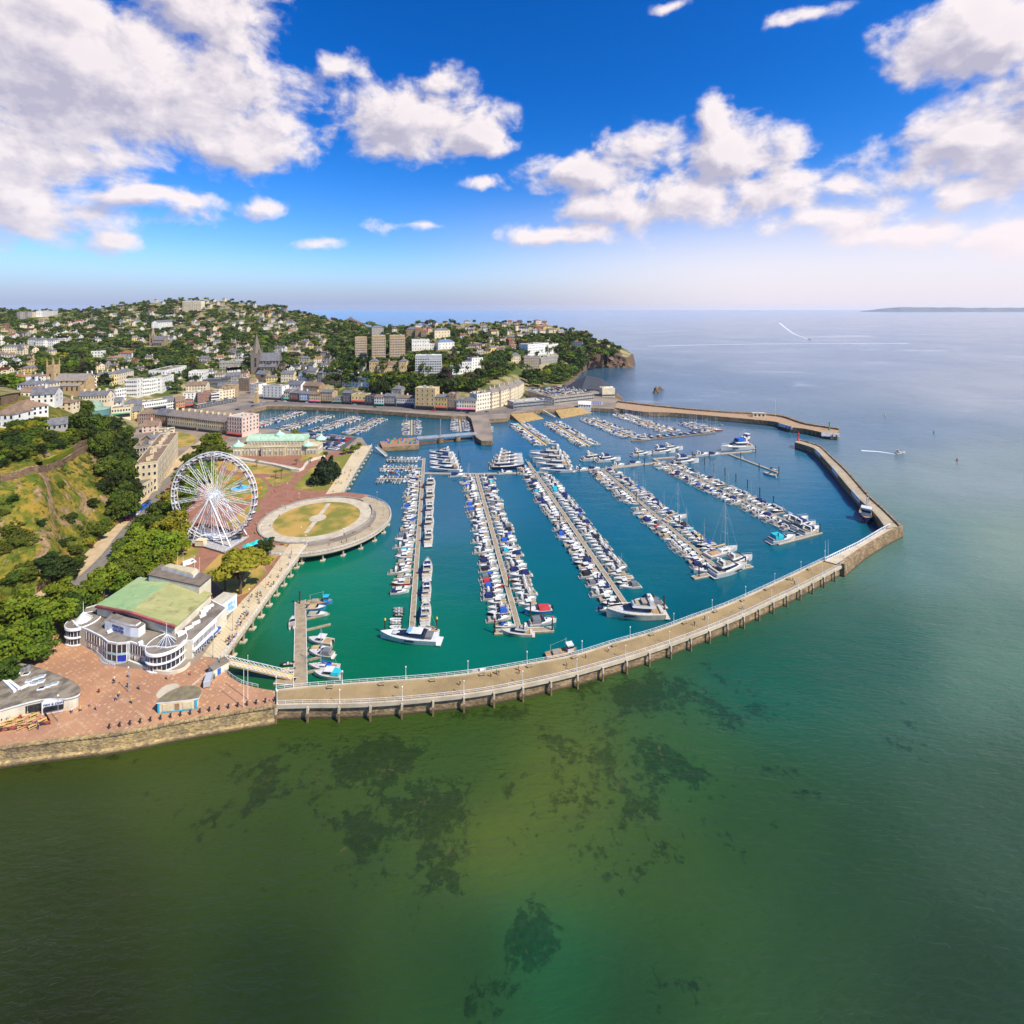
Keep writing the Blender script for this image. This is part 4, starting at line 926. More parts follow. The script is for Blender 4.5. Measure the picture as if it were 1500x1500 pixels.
B('apartment_block', 'long white hillside building halfway up the left hill', 'apartments', VA, (868, 226), (1020, 214), 28, 14, WHITE, 'gable', SLATE, 2, 14)
for i, (x0, x1, yb, hp) in enumerate([(150, 192, 322, 34), (192, 240, 330, 38), (240, 294, 334, 40)]):
    B('villa', f'white Regency villa in the hillside row above the church, {nth(i + 1)} from left', 'villa', VA, (x0, yb), (x1, yb), hp, 12, WHITE, 'hip', SLATE, 3, 5, group='white villas above the church', chim=1)
B('villa', 'cream villa left of the white hillside row above the church', 'villa', VA, (12, 358), (90, 356), 26, 12, CREAM, 'hip', SLATE, 2, 6, chim=2)
B('villa', 'pale blue white twin villa in front of the church, left', 'villa', VA, (95, 582), (192, 580), 42, 12, mat('blue_white', (.66, .70, .76), .7), 'hip', SLATE, 2, 6, chim=2)
B('villa', 'cream villa directly in front of the church tower', 'villa', VA, (202, 576), (276, 574), 42, 12, CREAM, 'hip', SLATE, 2, 4, chim=1)
B('villa', 'ochre yellow villa up the slope left of the church', 'villa', VA, (116, 474), (190, 472), 26, 11, mat('ochre', (.62, .42, .14), .8), 'hip', SLATE, 2, 4, chim=1)
B('villa', 'ochre villa in trees left of the church tower top', 'villa', VA, (146, 440), (202, 438), 28, 11, mat('ochre', (.62, .42, .14), .8), 'hip', BROWNR, 2, 4, chim=1)
B('villa', 'white modern villa with flat roof among trees right of the church', 'villa', VA, (500, 388), (568, 386), 32, 11, WHITE, 'flat', DARKW, 2, 4, ww=2.4)
B('villa', 'red roofed white house among trees above the white crescent', 'villa', VA, (648, 382), (724, 386), 20, 11, WHITE, 'gable', TERRA, 2, 5)
# near houses over the cliff gardens
B('house', 'white house with brown tiled roof at the far left edge above the cliff gardens', 'house', V0, (-14, 627), (21, 626), 19, 13, WHITE, 'hip', BROWNR, 2, 4, side=2)
B('house', 'large bungalow with brown hipped roof and white gable over the cliff gardens', 'house', V0, (30, 613), (71, 606), 13, 15, WHITE, 'hip', mat('brown_tiles', (.25, .16, .10), .9), 2, 5, side=2)
B('house', 'white gabled house with grey slate roof and skylight above the cliff gardens', 'house', V0, (44, 592), (80, 590), 13, 12, WHITE, 'gable', SLATE, 2, 4, side=2, chim=1)
B('house', 'low grey house beside the slope of dark trees, over the cliff gardens', 'house', V0, (68, 632), (99, 628), 8, 9, GREYW, 'gable', SLATE, 1, 4)
B('house', 'brown roofed long house in front of the cream villa by the church', 'house', V0, (29, 583), (64, 581), 8, 10, CREAM, 'gable', BROWNR, 1, 5)
# big hotel terrace over the gardens
STN = mat('hotel_stone', (.62, .50, .30), .8, (.5, .4, .25), .2)
B('hotel', 'low cream flat roofed hotel annexe beside the cliff trees', 'hotel', V0, (202, 735), (232, 716), 19, 17, STN, 'flat', mat('grey_felt_roof', (.17, .15, .13), .9), 2, 7, z=Q, side=0)
B('hotel', 'tall cream hotel terrace with chimneys behind the ferris wheel, near half', 'hotel', V0, (231, 719), (248, 690), 40, 11.5, STN, 'flat', BROWNR, 4, 8, z=Q, side=4, chim=4)
B('hotel', 'tall cream hotel terrace with chimneys behind the ferris wheel, far half', 'hotel', V0, (248, 690), (261, 668), 36, 11.5, STN, 'flat', BROWNR, 4, 8, z=Q, side=0, chim=4)
B('hotel', 'grey stone hotel with many windows left of the cream hotel terrace', 'hotel', V0, (196, 690), (222, 687), 34, 15, mat('hotel_brown', (.40, .30, .20), .85), 'flat', SLATE, 4, 6, z=Q + 1, side=2, chim=2)
B('hotel', 'stone building with arched roof behind the grey stone hotel', 'hotel', V0, (226, 664), (258, 655), 16, 15, STN, 'gable', SLATE, 3, 6, z=Q, side=2, chim=2)
# harbour front, left to right
HF = [((60, 588), (108, 592), 54, WHITE, 'flat', FLATR, 3, 4, None, 'white rounded office with ribbon windows at left end of the harbour front'),
      ((132, 618), (236, 624), 74, WHITE, 'flat', FLATR, 5, 5, 4, 'white five storey office with long ribbon windows on the harbour front'),
      ((246, 628), (280, 630), 52, CREAM, 'gable', SLATE, 3, 3, 3, 'narrow cream shop left of the red brick one on the harbour front'),
      ((281, 631), (331, 634), 48, BRICK, 'gable', SLATE, 3, 4, 2, 'red brick shop with black front on the harbour road'),
      ((333, 635), (383, 637), 48, BLUEW, 'gable', SLATE, 3, 4, 4, 'pale blue shop right of the red brick one on the harbour front'),
      ((385, 638), (447, 641), 48, YELLOW, 'gable', BROWNR, 3, 5, 5, 'yellow shop with pink awning on the harbour front'),
      ((448, 641), (513, 643), 62, TAN, 'gable', SLATE, 4, 5, 2, 'tall tan gabled warehouse on the harbour front'),
      ((514, 643), (566, 644), 32, GREYW, 'flat', SLATE, 2, 4, 3, 'low grey two storey shop with teal roof edge on the harbour front'),
      ((568, 645), (615, 647), 62, mat('dark_stone', (.13, .11, .11), .85), 'gable', SLATE, 4, 3, 2, 'dark stone gabled building on the harbour front'),
      ((617, 648), (696, 651), 54, YELLOW, 'flat', FLATR, 2, 4, 1, 'bright yellow flat roofed club on the harbour front'),
      ((697, 652), (742, 654), 52, DARKW, 'flat', SLATE, 3, 3, 2, 'black fronted bar right of the bright yellow club'),
      ((743, 655), (796, 657), 48, WHITE, 'gable', BROWNR, 3, 4, 3, 'white bar with turquoise awning on the harbour front'),
      ((797, 657), (862, 659), 56, GREYW, 'gable', SLATE, 3, 5, 2, 'grey slate gabled pub left of the cream bank on the harbour front'),
      ((864, 660), (965, 664), 50, mat('cream_white', (.76, .68, .52), .7), 'gable', BROWNR, 2, 9, 0, 'long cream white restaurant with blue awning on the harbour front'),
      ((968, 674), (1077, 680), 118, mat('hotel_gold', (.62, .44, .20), .8), 'flat', PALER, 5, 4, 2, 'tall golden seven storey hotel dominating the harbour front'),
      ((1079, 680), (1144, 683), 74, mat('ochre', (.62, .42, .14), .8), 'gable', SLATE, 3, 4, 1, 'ochre theatre-like building with big arched window right of the tall golden hotel'),
      ((1146, 683), (1194, 685), 92, BROWNST, 'flat', SLATE, 4, 3, 2, 'brown stone building with turret right of the ochre one'),
      ((1196, 686), (1224, 687), 62, WHITE, 'hip', SLATE, 3, 2, 5, 'narrow white house left of the yellow pub at the harbour corner'),
      ((1225, 687), (1302, 689), 62, CREAM, 'hip', SLATE, 3, 6, 5, 'pale yellow corner pub with pink awning at the harbour corner')]
for a, b, hp, wm, rf, rmm, fl, by, sh, lab in HF:
    B('harbour_shop' if hp < 100 else 'hotel', lab, 'building', VB, a, b, hp, 13, wm, rf, rmm, fl, by, z=Q, side=1, shop=sh, rh=2.3 if rf != 'flat' else None, group='harbour front buildings', chim=1 if rf == 'gable' else 0)
for i, (a, b, hp) in enumerate([((1308, 682), (1388, 668), 88), ((1390, 666), (1440, 652), 82), ((1440, 652), (1494, 632), 78), ((1494, 632), (1536, 608), 70), ((1536, 608), (1566, 585), 62)]):
    B('terrace_house', f'cream curved seafront terrace right of the harbour, {nth(i + 1)} block from its left end', 'terrace', VB, a, b, hp, 14, CREAM if i else mat('cream_white', (.76, .68, .52), .7), 'hip' if i else 'flat', mat('grey_brown_slate', (.23, .19, .165), .8), 4, 6, z=Q + i * .8, side=1, group='curved seafront terrace', chim=2)
# second row behind the harbour front
for a, b, hp, wm, rf, rmm, fl, by, lab in [
      ((0, 572), (58, 575), 68, BROWNST, 'flat', SLATE, 4, 4, 'brown stone block at the far left of the harbour front second row'),
      ((90, 520), (150, 522), 40, BROWNST, 'gable', SLATE, 2, 4, 'brown gabled shops in the town right of the church spire'),
      ((230, 520), (300, 520), 40, CREAM, 'gable', SLATE, 2, 5, 'cream gabled row behind the harbour offices'),
      ((328, 522), (370, 524), 54, WHITE, 'hip', SLATE, 3, 3, 'white hipped house left of the cream gabled chapel'),
      ((371, 526), (424, 528), 62, CREAM, 'gable', SLATE, 2, 3, 'cream gabled chapel above the harbour front'),
      ((427, 528), (460, 530), 56, GREYW, 'hip', SLATE, 3, 3, 'grey house right of the cream gabled chapel'),
      ((463, 532), (560, 536), 58, YELLOW, 'hip', SLATE, 3, 7, 'yellow hipped terrace above the harbour front'),
      ((566, 545), (714, 553), 50, mat('white_gable', (.74, .73, .72), .7), 'gable', SLATE, 2, 8, 'row of black and white gabled houses above the harbour front'),
      ((262, 575), (340, 580), 40, WHITE, 'gable', SLATE, 2, 5, 'white gabled shops just behind the red brick harbour shop'),
      ((345, 578), (440, 584), 36, BROWNST, 'gable', BROWNR, 2, 6, 'brown roofed shops just behind the yellow harbour shop'),
      ((838, 612), (892, 614), 50, GREYW, 'hip', SLATE, 2, 3, 'pale house with steep dark roof in the trees behind the harbour front'),
      ((655, 468), (700, 468), 50, CREAM, 'hip', SLATE, 2, 3, 'small cream lodge left of the sandy coloured palace below the towers'),
      ((716, 480), (760, 480), 70, mat('palace_sand', (.64, .44, .20), .8), 'hip', SLATE, 3, 3, 'left pavilion of the sandy coloured palace below the tower blocks'),
      ((760, 480), (878, 480), 52, mat('palace_sand', (.64, .44, .20), .8), 'gable', BROWNR, 2, 12, 'long middle range of the sandy coloured palace below the tower blocks'),
      ((878, 480), (920, 480), 70, mat('palace_sand', (.64, .44, .20), .8), 'hip', SLATE, 3, 3, 'right pavilion of the sandy coloured palace below the tower blocks'),
      ((950, 352), (1046, 350), 60, WHITE, 'flat', FLATR, 3, 7, 'white hillside hotel above the white eight storey block'),
      ((1046, 346), (1072, 346), 32, WHITE, 'flat', FLATR, 2, 2, 'low white wing right of the white hillside hotel'),
      ((1095, 346), (1184, 342), 40, WHITE, 'hip', mat('blue_slate', (.14, .19, .30), .7), 2, 5, 'white house with blue grey roof right of the white hillside hotel'),
      ((1226, 472), (1280, 470), 56, WHITE, 'flat', FLATR, 3, 4, 'white stepped flats right of the diagonal cliff path, near half'),
      ((1280, 458), (1340, 452), 62, WHITE, 'flat', FLATR, 4, 4, 'white stepped flats right of the diagonal cliff path, far half'),
      ((1172, 488), (1230, 482), 36, WHITE, 'gable', SLATE, 1, 4, 'small white house at the foot of the white stepped flats'),
      ((920, 275), (1000, 275), 42, BROWNST, 'hip', SLATE, 2, 5, 'brown stone villa under the red roofed tower on the skyline'),
      ((1000, 275), (1030, 275), 34, BROWNST, 'hip', TERRA, 2, 2, 'small red roofed wing right of the red roofed tower'),
      ((1075, 280), (1160, 278), 40, CREAM, 'hip', SLATE, 2, 5, 'cream villa right of the red roofed villa'),
      ((730, 270), (795, 268), 44, GREYW, 'hip', SLATE, 2, 4, 'grey villa in trees above the middle tower block')]:
    B('house' if fl < 3 else 'apartment_block', lab, 'building', VB, a, b, hp, 13, wm, rf, rmm, fl, by, side=1, chim=1 if rf != 'flat' and hp > 30 else 0)
B('tower', 'square brown tower with red pyramid roof on the skyline villa', 'tower', VB, (968, 276), (1000, 276), 46, 9, BROWNST, 'hip', TERRA, 4, 2)
for i, (x0, x1, yb, hp) in enumerate([(634, 703, 396, 116), (726, 805, 398, 126), (824, 913, 394, 124)]):
    t = B('tower_block', ['left one of the three tan tower blocks on the wooded slope', 'middle one of the three tan tower blocks on the wooded slope', 'right one of the three tan tower blocks on the wooded slope'][i], 'tower block', VB, (x0 + 4, yb + 1), (x1, yb - 1), hp, 20, mat('tower_tan', (.40, .27, .14), .8), 'flat', PALER, 9, 6, side=3, band=mat('cream_band', (.62, .52, .40), .8), group='three tan tower blocks', ww=1.7)
B('apartment_block', 'white eight storey apartment block with balconies below the white hillside hotel', 'apartments', VB, (968, 488), (1112, 486), 108, 16, mat('grey_balcony', (.42, .42, .42), .7), 'flat', WHITE, 8, 11, band=WHITE, side=2, ww=1.8)
# headland hotel
B('hotel', 'big white headland hotel, long upper block', 'hotel', VC, (366, 470), (520, 452), 92, 20, WHITE, 'flat', FLATR, 5, 14, band=FRAMEW, side=3)
B('hotel', 'big white headland hotel, right hand wing', 'hotel', VC, (515, 455), (588, 440), 74, 18, WHITE, 'flat', FLATR, 4, 7, band=FRAMEW, side=2)
B('hotel', 'tan stone block in front of the white headland hotel', 'hotel', VC, (338, 566), (450, 566), 100, 16, mat('hotel_brown2', (.46, .36, .25), .85), 'flat', SLATE, 5, 7, side=2)
B('hotel', 'low grey terrace wing right of the tan headland hotel block', 'hotel', VC, (452, 520), (590, 498), 48, 16, GREYW, 'flat', CONC, 2, 9, ww=2)
B('hotel', 'cream low wing left of the tan headland hotel block', 'hotel', VC, (246, 512), (312, 510), 58, 14, CREAM, 'hip', SLATE, 3, 4)
B('villa', 'white balconied villa in the trees of the headland', 'villa', VC, (682, 378), (764, 382), 28, 12, WHITE, 'gable', TERRA, 2, 5)
# seafront right: waterfront pavilion, car park deck, coast terrace
B('restaurant', 'low grey waterfront restaurant with white roof and curved end', 'restaurant', VC, (262, 846), (480, 826), 44, 18, mat('grey_cladding', (.25, .26, .27), .6), 'flat', PALER, 2, 12, z=Q, ww=3)
B('restaurant', 'dark glass box beside the white roofed waterfront restaurant', 'restaurant', VC, (478, 826), (560, 818), 44, 16, DARKW, 'flat', SLATE, 2, 4, z=Q, ww=3)
t = B('car_park_building', 'two storey car park deck full of cars beside the outer harbour', 'car park', VC, (545, 814), (848, 778), 46, 62, mat('grey_concrete', (.36, .32, .27), .85), 'flat', mat('car_park_roof', (.33, .27, .19), .9), 2, 18, z=Q, side=3, ww=3, parapet=True)
CARPARK = t
B('aviary_hall', 'white columned clifftop hall beside the dark aviary net', 'hall', VC, (912, 772), (1004, 770), 74, 14, CREAM, 'flat', WHITE, 1, 7, z=1.5, ww=2.4)
B('marquee', 'white low marquee with purple end on the outer harbour quay', 'marquee', VC, (736, 834), (828, 838), 24, 8, WHITE, 'gable', WHITE, 1, 5, z=Q)

for i, (a, b, hp, wm, rf, rmm, lab) in enumerate([((150, 612), (176, 610), 9, CREAM, 'flat', FLATR, 'low cream roofs right of the green dome'), ((178, 614), (206, 612), 10, YELLOW, 'gable', SLATE, 'yellow gabled shop above the dark cliff trees'), ((208, 620), (228, 619), 11, BROWNST, 'gable', SLATE, 'brown gabled shop left of the brown brick block'), ((152, 600), (178, 598), 9, WHITE, 'gable', SLATE, 'white slate roofed row just behind the low cream roofs'),
   ((180, 602), (205, 600), 10, GREYW, 'hip', SLATE, 'grey hipped block just behind the yellow gabled shop'), ((268, 588), (296, 586), 11, WHITE, 'flat', FLATR, 'white flat block right of the white gabled row'), ((272, 576), (302, 575), 11, CREAM, 'gable', BROWNR, 'cream brown roofed row in front of the white and red modern block'), ((318, 578), (346, 577), 12, BROWNST, 'gable', SLATE, 'brown gabled row by the harbour road corner'), ((330, 562), (352, 561), 11, GREYW, 'gable', SLATE, 'grey gabled row just below the tall church spire'), ((352, 570), (372, 570), 11, CREAM, 'gable', BROWNR, 'cream gabled block left of the white rounded office'), ((208, 634), (232, 632), 9, PINKW, 'gable', BROWNR, 'pale pink low building behind the stone arched hotel'), ((232, 640), (256, 637), 7, CREAM, 'flat', FLATR, 'low cream building between hotel terrace and harbour terrace')]):
    B('shop_building', lab, 'building', V0, a, b, hp, 12, wm, rf, rmm, 2 if hp < 10 else 3, z=None if b[1] < 600 else Q + (4 if b[1] < 616 else 0), side=1, chim=1 if rf == 'gable' else 0)
# ---------------------------------------------------------------- theatre
def p3(x, y): return (80 + x / 5.357, 810 + y / 5.357)
def text_mesh(s, size, mt, depth=.06):
    cu = bpy.data.curves.new('lettering', 'FONT'); cu.body = s; cu.size = size; cu.extrude = depth; cu.align_x = 'CENTER'; cu.resolution_u = 2; cu.space_character = 1.15
    o = bpy.data.objects.new('lettering', cu); COL.objects.link(o); bpy.context.view_layer.update()
    me = bpy.data.meshes.new_from_object(o.evaluated_get(bpy.context.evaluated_depsgraph_get())); me.materials.clear(); me.materials.append(mt)
    bpy.data.objects.remove(o); return me
def put_text(s, size, mt, parent, pos_, direction, z):
    """letters standing upright, running along a world direction, local position"""
    o = link('lettering', text_mesh(s, size, mt), parent, (pos_[0], pos_[1], z))
    o.rotation_euler = (math.pi / 2, 0, math.atan2(direction[1], direction[0])); return o
NAVY = mat('navy_paint', (.02, .03, .16), .5)
th0 = W(200, 940, Q)
TB = (th0[0], th0[1], Q)
theatre = thing('theatre', 'white seaside theatre with big green gabled roof and glazed round corners beside the plaza', 'theatre', TB)
ZP = 10.4; KZ = (ZP - Q) / 6.8
def tb(mb, name, mats, parent=None): return mb.move(*TB).build(name, mats, parent or theatre)
pod_px = [(101, 905), (112, 918), (126.7, 923), (147, 933), (151, 936), (157, 940.8), (171.5, 943.5), (186, 942), (190, 941), (215, 949), (226, 948), (244, 950), (263, 946), (270, 939), (281.6, 938.8), (316, 907), (332, 891), (308, 878), (206, 846), (143, 886), (118, 893)]
pod = PL(pod_px, ZP)
RENDER = mat('theatre_render', (.66, .59, .45), .75, (.54, .48, .36), .3)
m = MB(); m.prism(pod, 0 + Q - .5, ZP - .02, 0, 1); tb(m, 'wall', [RENDER, FLATR])
m = MB(); pc = ccw(pod); inn = offset(pc + [pc[0]], .35)[:-1]
m.ribbon(pc + [pc[0]], inn + [inn[0]], ZP - .02, ZP + .3, 0); tb(m, 'parapet', FRAMEW)
# glazed bands and windows along straight runs of the front
def face_band(a, b, z0, z1, mt, name, out=.12, n=0, mt2=None, inset=.0):
    z0, z1 = Q + (z0 - Q) * KZ, Q + (z1 - Q) * KZ; a, b = Vector((*a, 0)), Vector((*b, 0)); d = (b - a).normalized(); nrm = Vector((d.y, -d.x, 0))
    a2, b2 = a + d * inset, b - d * inset; q = [a2, b2, b2 + nrm * out, a2 + nrm * out]
    m = MB(); m.prism([(v.x, v.y) for v in q], z0, z1, 0, bottom=True)
    for k in range(n + 1 if n else 0):
        c = a2.lerp(b2, k / n) + nrm * out; m.box((c.x, c.y, z0), (.16, .16, z1 - z0), 1, math.atan2(d.y, d.x))
    return tb(m, name, [mt, mt2 or FRAMEW])
fr = PL(pod_px, ZP)
face_band(fr[2], fr[3], 7.9, 10.9, GLASS, 'window', n=5, inset=.3)
for a, b in ((4, 5), (5, 6), (6, 7), (7, 8)):
    face_band(fr[a], fr[b], 4.9, 10.9, GLASS, 'window', n=2, inset=.05)
    face_band(fr[a], fr[b], 7.1, 7.9, mat('pale_glass', (.40, .58, .55), .3), 'panel', out=.2, inset=.05)
face_band(fr[8], fr[9], 7.9, 10.9, GLASS, 'window', n=6, inset=.3)
for i, j, f in ((2, 3, .3), (2, 3, .72), (8, 9, .25), (8, 9, .68)):
    a, b = lerp(fr[i], fr[j], f - .07), lerp(fr[i], fr[j], f + .07); face_band(a, b, 5.6, 6.9, mat('poster_red', (.35, .12, .10), .6), 'poster', n=1)
a, b = lerp(fr[6], fr[7], .15), lerp(fr[6], fr[7], .85); face_band(a, b, 4.8, 7.0, mat('blue_door', (.03, .05, .40), .4), 'door', out=.24)
face_band(fr[14], fr[15], 8.0, 10.3, GLASS, 'window', n=16, inset=.6); face_band(fr[14], fr[15], 4.7, 7.0, GLASS, 'window', n=12, inset=.6); face_band(fr[14], fr[15], 10.3, 11.6, FRAMEW, 'panel', out=.35); face_band(fr[14], fr[15], 7.2, 8.0, FRAMEW, 'panel', out=.8)
# white wall with round badge on the promenade side
a, b = PL([(316, 907), (347, 889)], Q); a, b = (W(316, 914, Q)[:2], W(347, 890, Q)[:2])
m = MB(); m.ribbon([a, b], offset([a, b], 6), Q, 9.8, 0, 1); tb(m, 'side_wall', [FRAMEW, PALER])
d = Vector((b[0] - a[0], b[1] - a[1], 0)).normalized(); nr = Vector((d.y, -d.x, 0)); c = Vector((*lerp(a, b, .22), 8.2)) + nr * .1
m = MB(); m.tube(c - nr * .05, c + nr * .06, 1.1, n=20); tb(m, 'badge', mat('badge_green', (.08, .35, .08), .5))
c = Vector((*lerp(a, b, .62), 7.0)) + nr * .1; m = MB(); m.box((c.x, c.y, 5.3), (5.5, .12, 3.3), 0, math.atan2(d.y, d.x)); tb(m, 'mural', mat('mural_blue', (.15, .38, .62), .6, (.7, .7, .7), .9))
# round glazed corners
for (px, py, r, lab) in ((122, 909, 4.4, 'left'), (244, 942, 5.2, 'right')):
    c = W(px, py, ZP); cl = (c[0], c[1], 0)
    g_ = MB(); g_.lathe(cl, [(r, Q), (r, ZP - .1)], 40, sm=True); dr = tb(g_, 'corner_drum', GLASS)
    m = MB()
    for k in range(26):
        a = 2 * math.pi * k / 26; m.box((c[0] + r * math.cos(a), c[1] + r * math.sin(a), Q), (.14, .14, ZP - Q - .2), 0, a)
    tb(m, 'mullion', FRAMEW)
    for z0, z1, ro in ((7.0, 7.5, r + .55), (9.65, 10.1, r + .55), (4.5, 4.9, r + .4)):
        m = MB(); m.lathe(cl, [(r, z0), (ro, z0), (ro, z1), (ro - .2, z1), (r - .3, z1 - .05)], 40); tb(m, 'balcony', METALW)
    m = MB(); m.lathe(cl, [(r + .5, 10.1), (r + .5, 10.6), (r + .3, 10.6), (r + .3, 10.45), (.01, 10.45)], 40, sm=False); tb(m, 'roof_cap', [FLATR])
    m = MB(); m.lathe(cl, [(r + .55, 10.1), (r + .55, 10.75), (r + .32, 10.75), (r + .32, 10.1)], 40); tb(m, 'rim', METALW)
    m = MB(); m.lathe(cl, [(2.3, 10.5), (.25, 12.7)], 16, sm=False); cone = tb(m, 'roof_cone', mat('dark_glass_cone', (.10, .10, .12), .3) if lab == 'right' else METALW)
    m = MB()
    for k in range(12):
        a = 2 * math.pi * k / 12; m.tube((c[0] + 2.7 * math.cos(a), c[1] + 2.7 * math.sin(a), 10.45), (c[0], c[1], 13.4), .07, n=4)
    m.tube((c[0], c[1], 10.4), (c[0], c[1], 17.0), .12, .05, n=5); tb(m, 'spire', METALW)
# main hall with the green roof
ZE, ZR = 13.5, 15.8
LF, RF, RB, LB = W(142.5, 888, ZE), W(256, 918, ZE), W(309, 870, ZE), W(204, 847, ZE); FR_, BR_ = W(191, 897, ZR), W(253, 850, ZR)
m = MB(); m.add([(p[0], p[1], z) for p in (LF, RF, RB, LB) for z in (ZP - 1, ZE)] + [(FR_[0], FR_[1], ZR - .1), (BR_[0], BR_[1], ZR - .1)], [(0, 2, 3, 8, 1), (2, 4, 5, 3), (4, 6, 7, 9, 5), (6, 0, 1, 7)]); tb(m, 'hall_wall', RENDER)
def roof_mat(nm, c, c2, c3, rz):
    mt, nt, p = nodes_of(nm); P = pos(nt)
    mp = N(nt, 'ShaderNodeMapping'); mp.inputs['Rotation'].default_value = (0, 0, rz); mp.inputs['Scale'].default_value = (.22, 1.2, 1); L(nt, P, mp.inputs[0])
    col = mixc(nt, ramp(nt, noise(nt, mp.outputs[0], .30, 6, .7), .36, .64), c, c2)
    col = mixc(nt, mathn(nt, 'MULTIPLY', ramp(nt, noise(nt, P, .22, 6, .7, 1), .50, .70), .9), col, c3)
    w = N(nt, 'ShaderNodeTexWave', bands_direction='Y'); w.inputs['Scale'].default_value = .35
    mp2 = N(nt, 'ShaderNodeMapping'); mp2.inputs['Rotation'].default_value = (0, 0, rz); L(nt, P, mp2.inputs[0]); L(nt, mp2.outputs[0], w.inputs[0])
    col = mixc(nt, mathn(nt, 'MULTIPLY', ramp(nt, w.outputs['Fac'], .85, 1.), .25), col, tuple(x * .5 for x in c))
    L(nt, col, p.inputs['Base Color']); p.inputs['Roughness'].default_value = .85
    return mt
dz = Vector(FR_) - Vector(LF); rzr = -math.atan2(dz.y, dz.x)
RG = [roof_mat('green_roof_mossy', (.26, .40, .17), (.38, .44, .20), (.17, .33, .12), rzr), roof_mat('green_roof_faded', (.40, .36, .155), (.29, .31, .11), (.20, .16, .06), rzr)]
for k, (e0, e1) in enumerate(((LF, LB), (RF, RB))):
    e0, e1, r0, r1 = Vector(e0), Vector(e1), Vector(FR_), Vector(BR_)
    out = (e0 - r0).normalized() * .5; fw = (r0 - r1).normalized() * .5
    q = [e0 + out + fw, e1 + out, r1, r0 + fw]; top = [v + Vector((0, 0, .35)) for v in q]; m = MB()
    f = [(0, 1, 2, 3), (7, 6, 5, 4), (0, 4, 5, 1), (1, 5, 6, 2), (2, 6, 7, 3), (3, 7, 4, 0)]
    if k: f = [x[::-1] for x in f]
    m.add(top + q, f); tb(m, 'roof', RG[k])
    m = MB(); a, b = q[0] + fw * .25, q[3] + fw * .25
    m.add([a + Vector((0, 0, .4)), b + Vector((0, 0, .4)), b + Vector((0, 0, -.35)), a + Vector((0, 0, -.35)), a + Vector((0, 0, .4)) - fw * 1.6, b + Vector((0, 0, .4)) - fw * 1.6], [(0, 1, 2, 3), (4, 5, 1, 0), (3, 2, 1, 0), (0, 1, 5, 4)]); tb(m, 'fascia', mat('pink_fascia', (.55, .16, .15), .7))
# fly tower
ZF = 17.4
q = PL([(216, 842), (236, 826.5), (311, 843), (293, 858.5)], ZF); wl = [lerp(p, centre(q), .04) for p in q]
m = MB(); m.prism(wl, ZP - 2, ZF - .3); tb(m, 'fly_tower', RENDER)
m = MB(); m.prism(q, ZF - .3, ZF + .1, 0, 1, True); tb(m, 'tower_roof', [DARKW, mat('tower_felt', (.20, .155, .115), .9, (.14, .11, .085), .4)])
q = PL([(236, 834.5), (246, 830), (291, 838.5), (283, 847)], ZF + .1); cc = centre(q); q2 = [lerp(p, cc, .15) for p in q]
m = MB(); m.prism(q, ZF + .1, ZF + 1.1); m.strip(ccw(q) + [ccw(q)[0]], ccw(q2) + [ccw(q2)[0]], ZF + 1.1, ZF + 1.7, 1); m.add([(x, y, ZF + 1.7) for x, y in ccw(q2)], [(0, 1, 2, 3)], 1); tb(m, 'skylight', [FRAMEW, mat('cream_felt', (.52, .44, .27), .85)])
# name board block
q = PL([(153.4, 922), (191, 933), (203, 934), (213, 927), (200, 915), (166, 909)], ZP)
m = MB(); m.prism(q, ZP - .1, ZP + 3.1, 0, 1); tb(m, 'name_block', [METALW, FLATR])
qc = centre(q); m = MB(); m.prism([lerp(p, qc, .25) for p in q], ZP + 3.1, ZP + 3.7, 0, 1); tb(m, 'upper_block', [METALW, FLATR])
a, b = Vector((*q[0], 0)), Vector((*q[1], 0)); d = (b - a).normalized(); nr = Vector((d.y, -d.x, 0)); mid_ = a.lerp(b, .53) + nr * .10
for s, z in (('PRINCESS', ZP + 1.75), ('THEATRE', ZP + .55)):
    put_text(s, 1.12, NAVY, theatre, (mid_.x - TB[0], mid_.y - TB[1]), d, z - TB[2])
# rooftop plant, terrace wall and steps
rr = random.Random(9)
for px, py in ((268, 928), (277, 921), (287, 914), (297, 903), (303, 893), (310, 888), (264, 930), (299, 897), (206, 944), (163, 925)):
    c = W(px, py, ZP); m = MB(); m.box((c[0], c[1], ZP), (rr.uniform(1, 2.6), rr.uniform(.8, 1.8), rr.uniform(.5, 1.1)), 0, .9); tb(m, 'roof_vent', METALW)
tw = smooth(PL([(188, 971), (208, 978.5), (228, 985.5), (250, 987.5), (268, 983), (278, 974)], Q), 4)
m = MB(); m.ribbon(offset(tw, .25), offset(tw, -.25), Q, Q + 1.0); tb(m, 'terrace_wall', RENDER)
stp = MB()
for k in range(6):
    f = 1 - k * .13; c = W(171, 966, Q); ctr = (c[0], c[1] + 3.5)
    stp.prism([(ctr[0] + 5.5 * f * math.cos(a) * 1.25, ctr[1] + 6 * f * math.sin(a)) for a in np.linspace(math.pi, 2 * math.pi, 14)], Q + k * .14, Q + .14 + k * .14)
tb(stp, 'steps', mat('grey_steps', (.33, .33, .34), .8))
for (a, b) in (((152, 969), (168, 977)), ((140, 957), (152, 968))):
    lnn = PL([a, b], Q); tb(rail_mb(lnn, Q, 1.1, 1.0, .05), 'handrail', METALW)

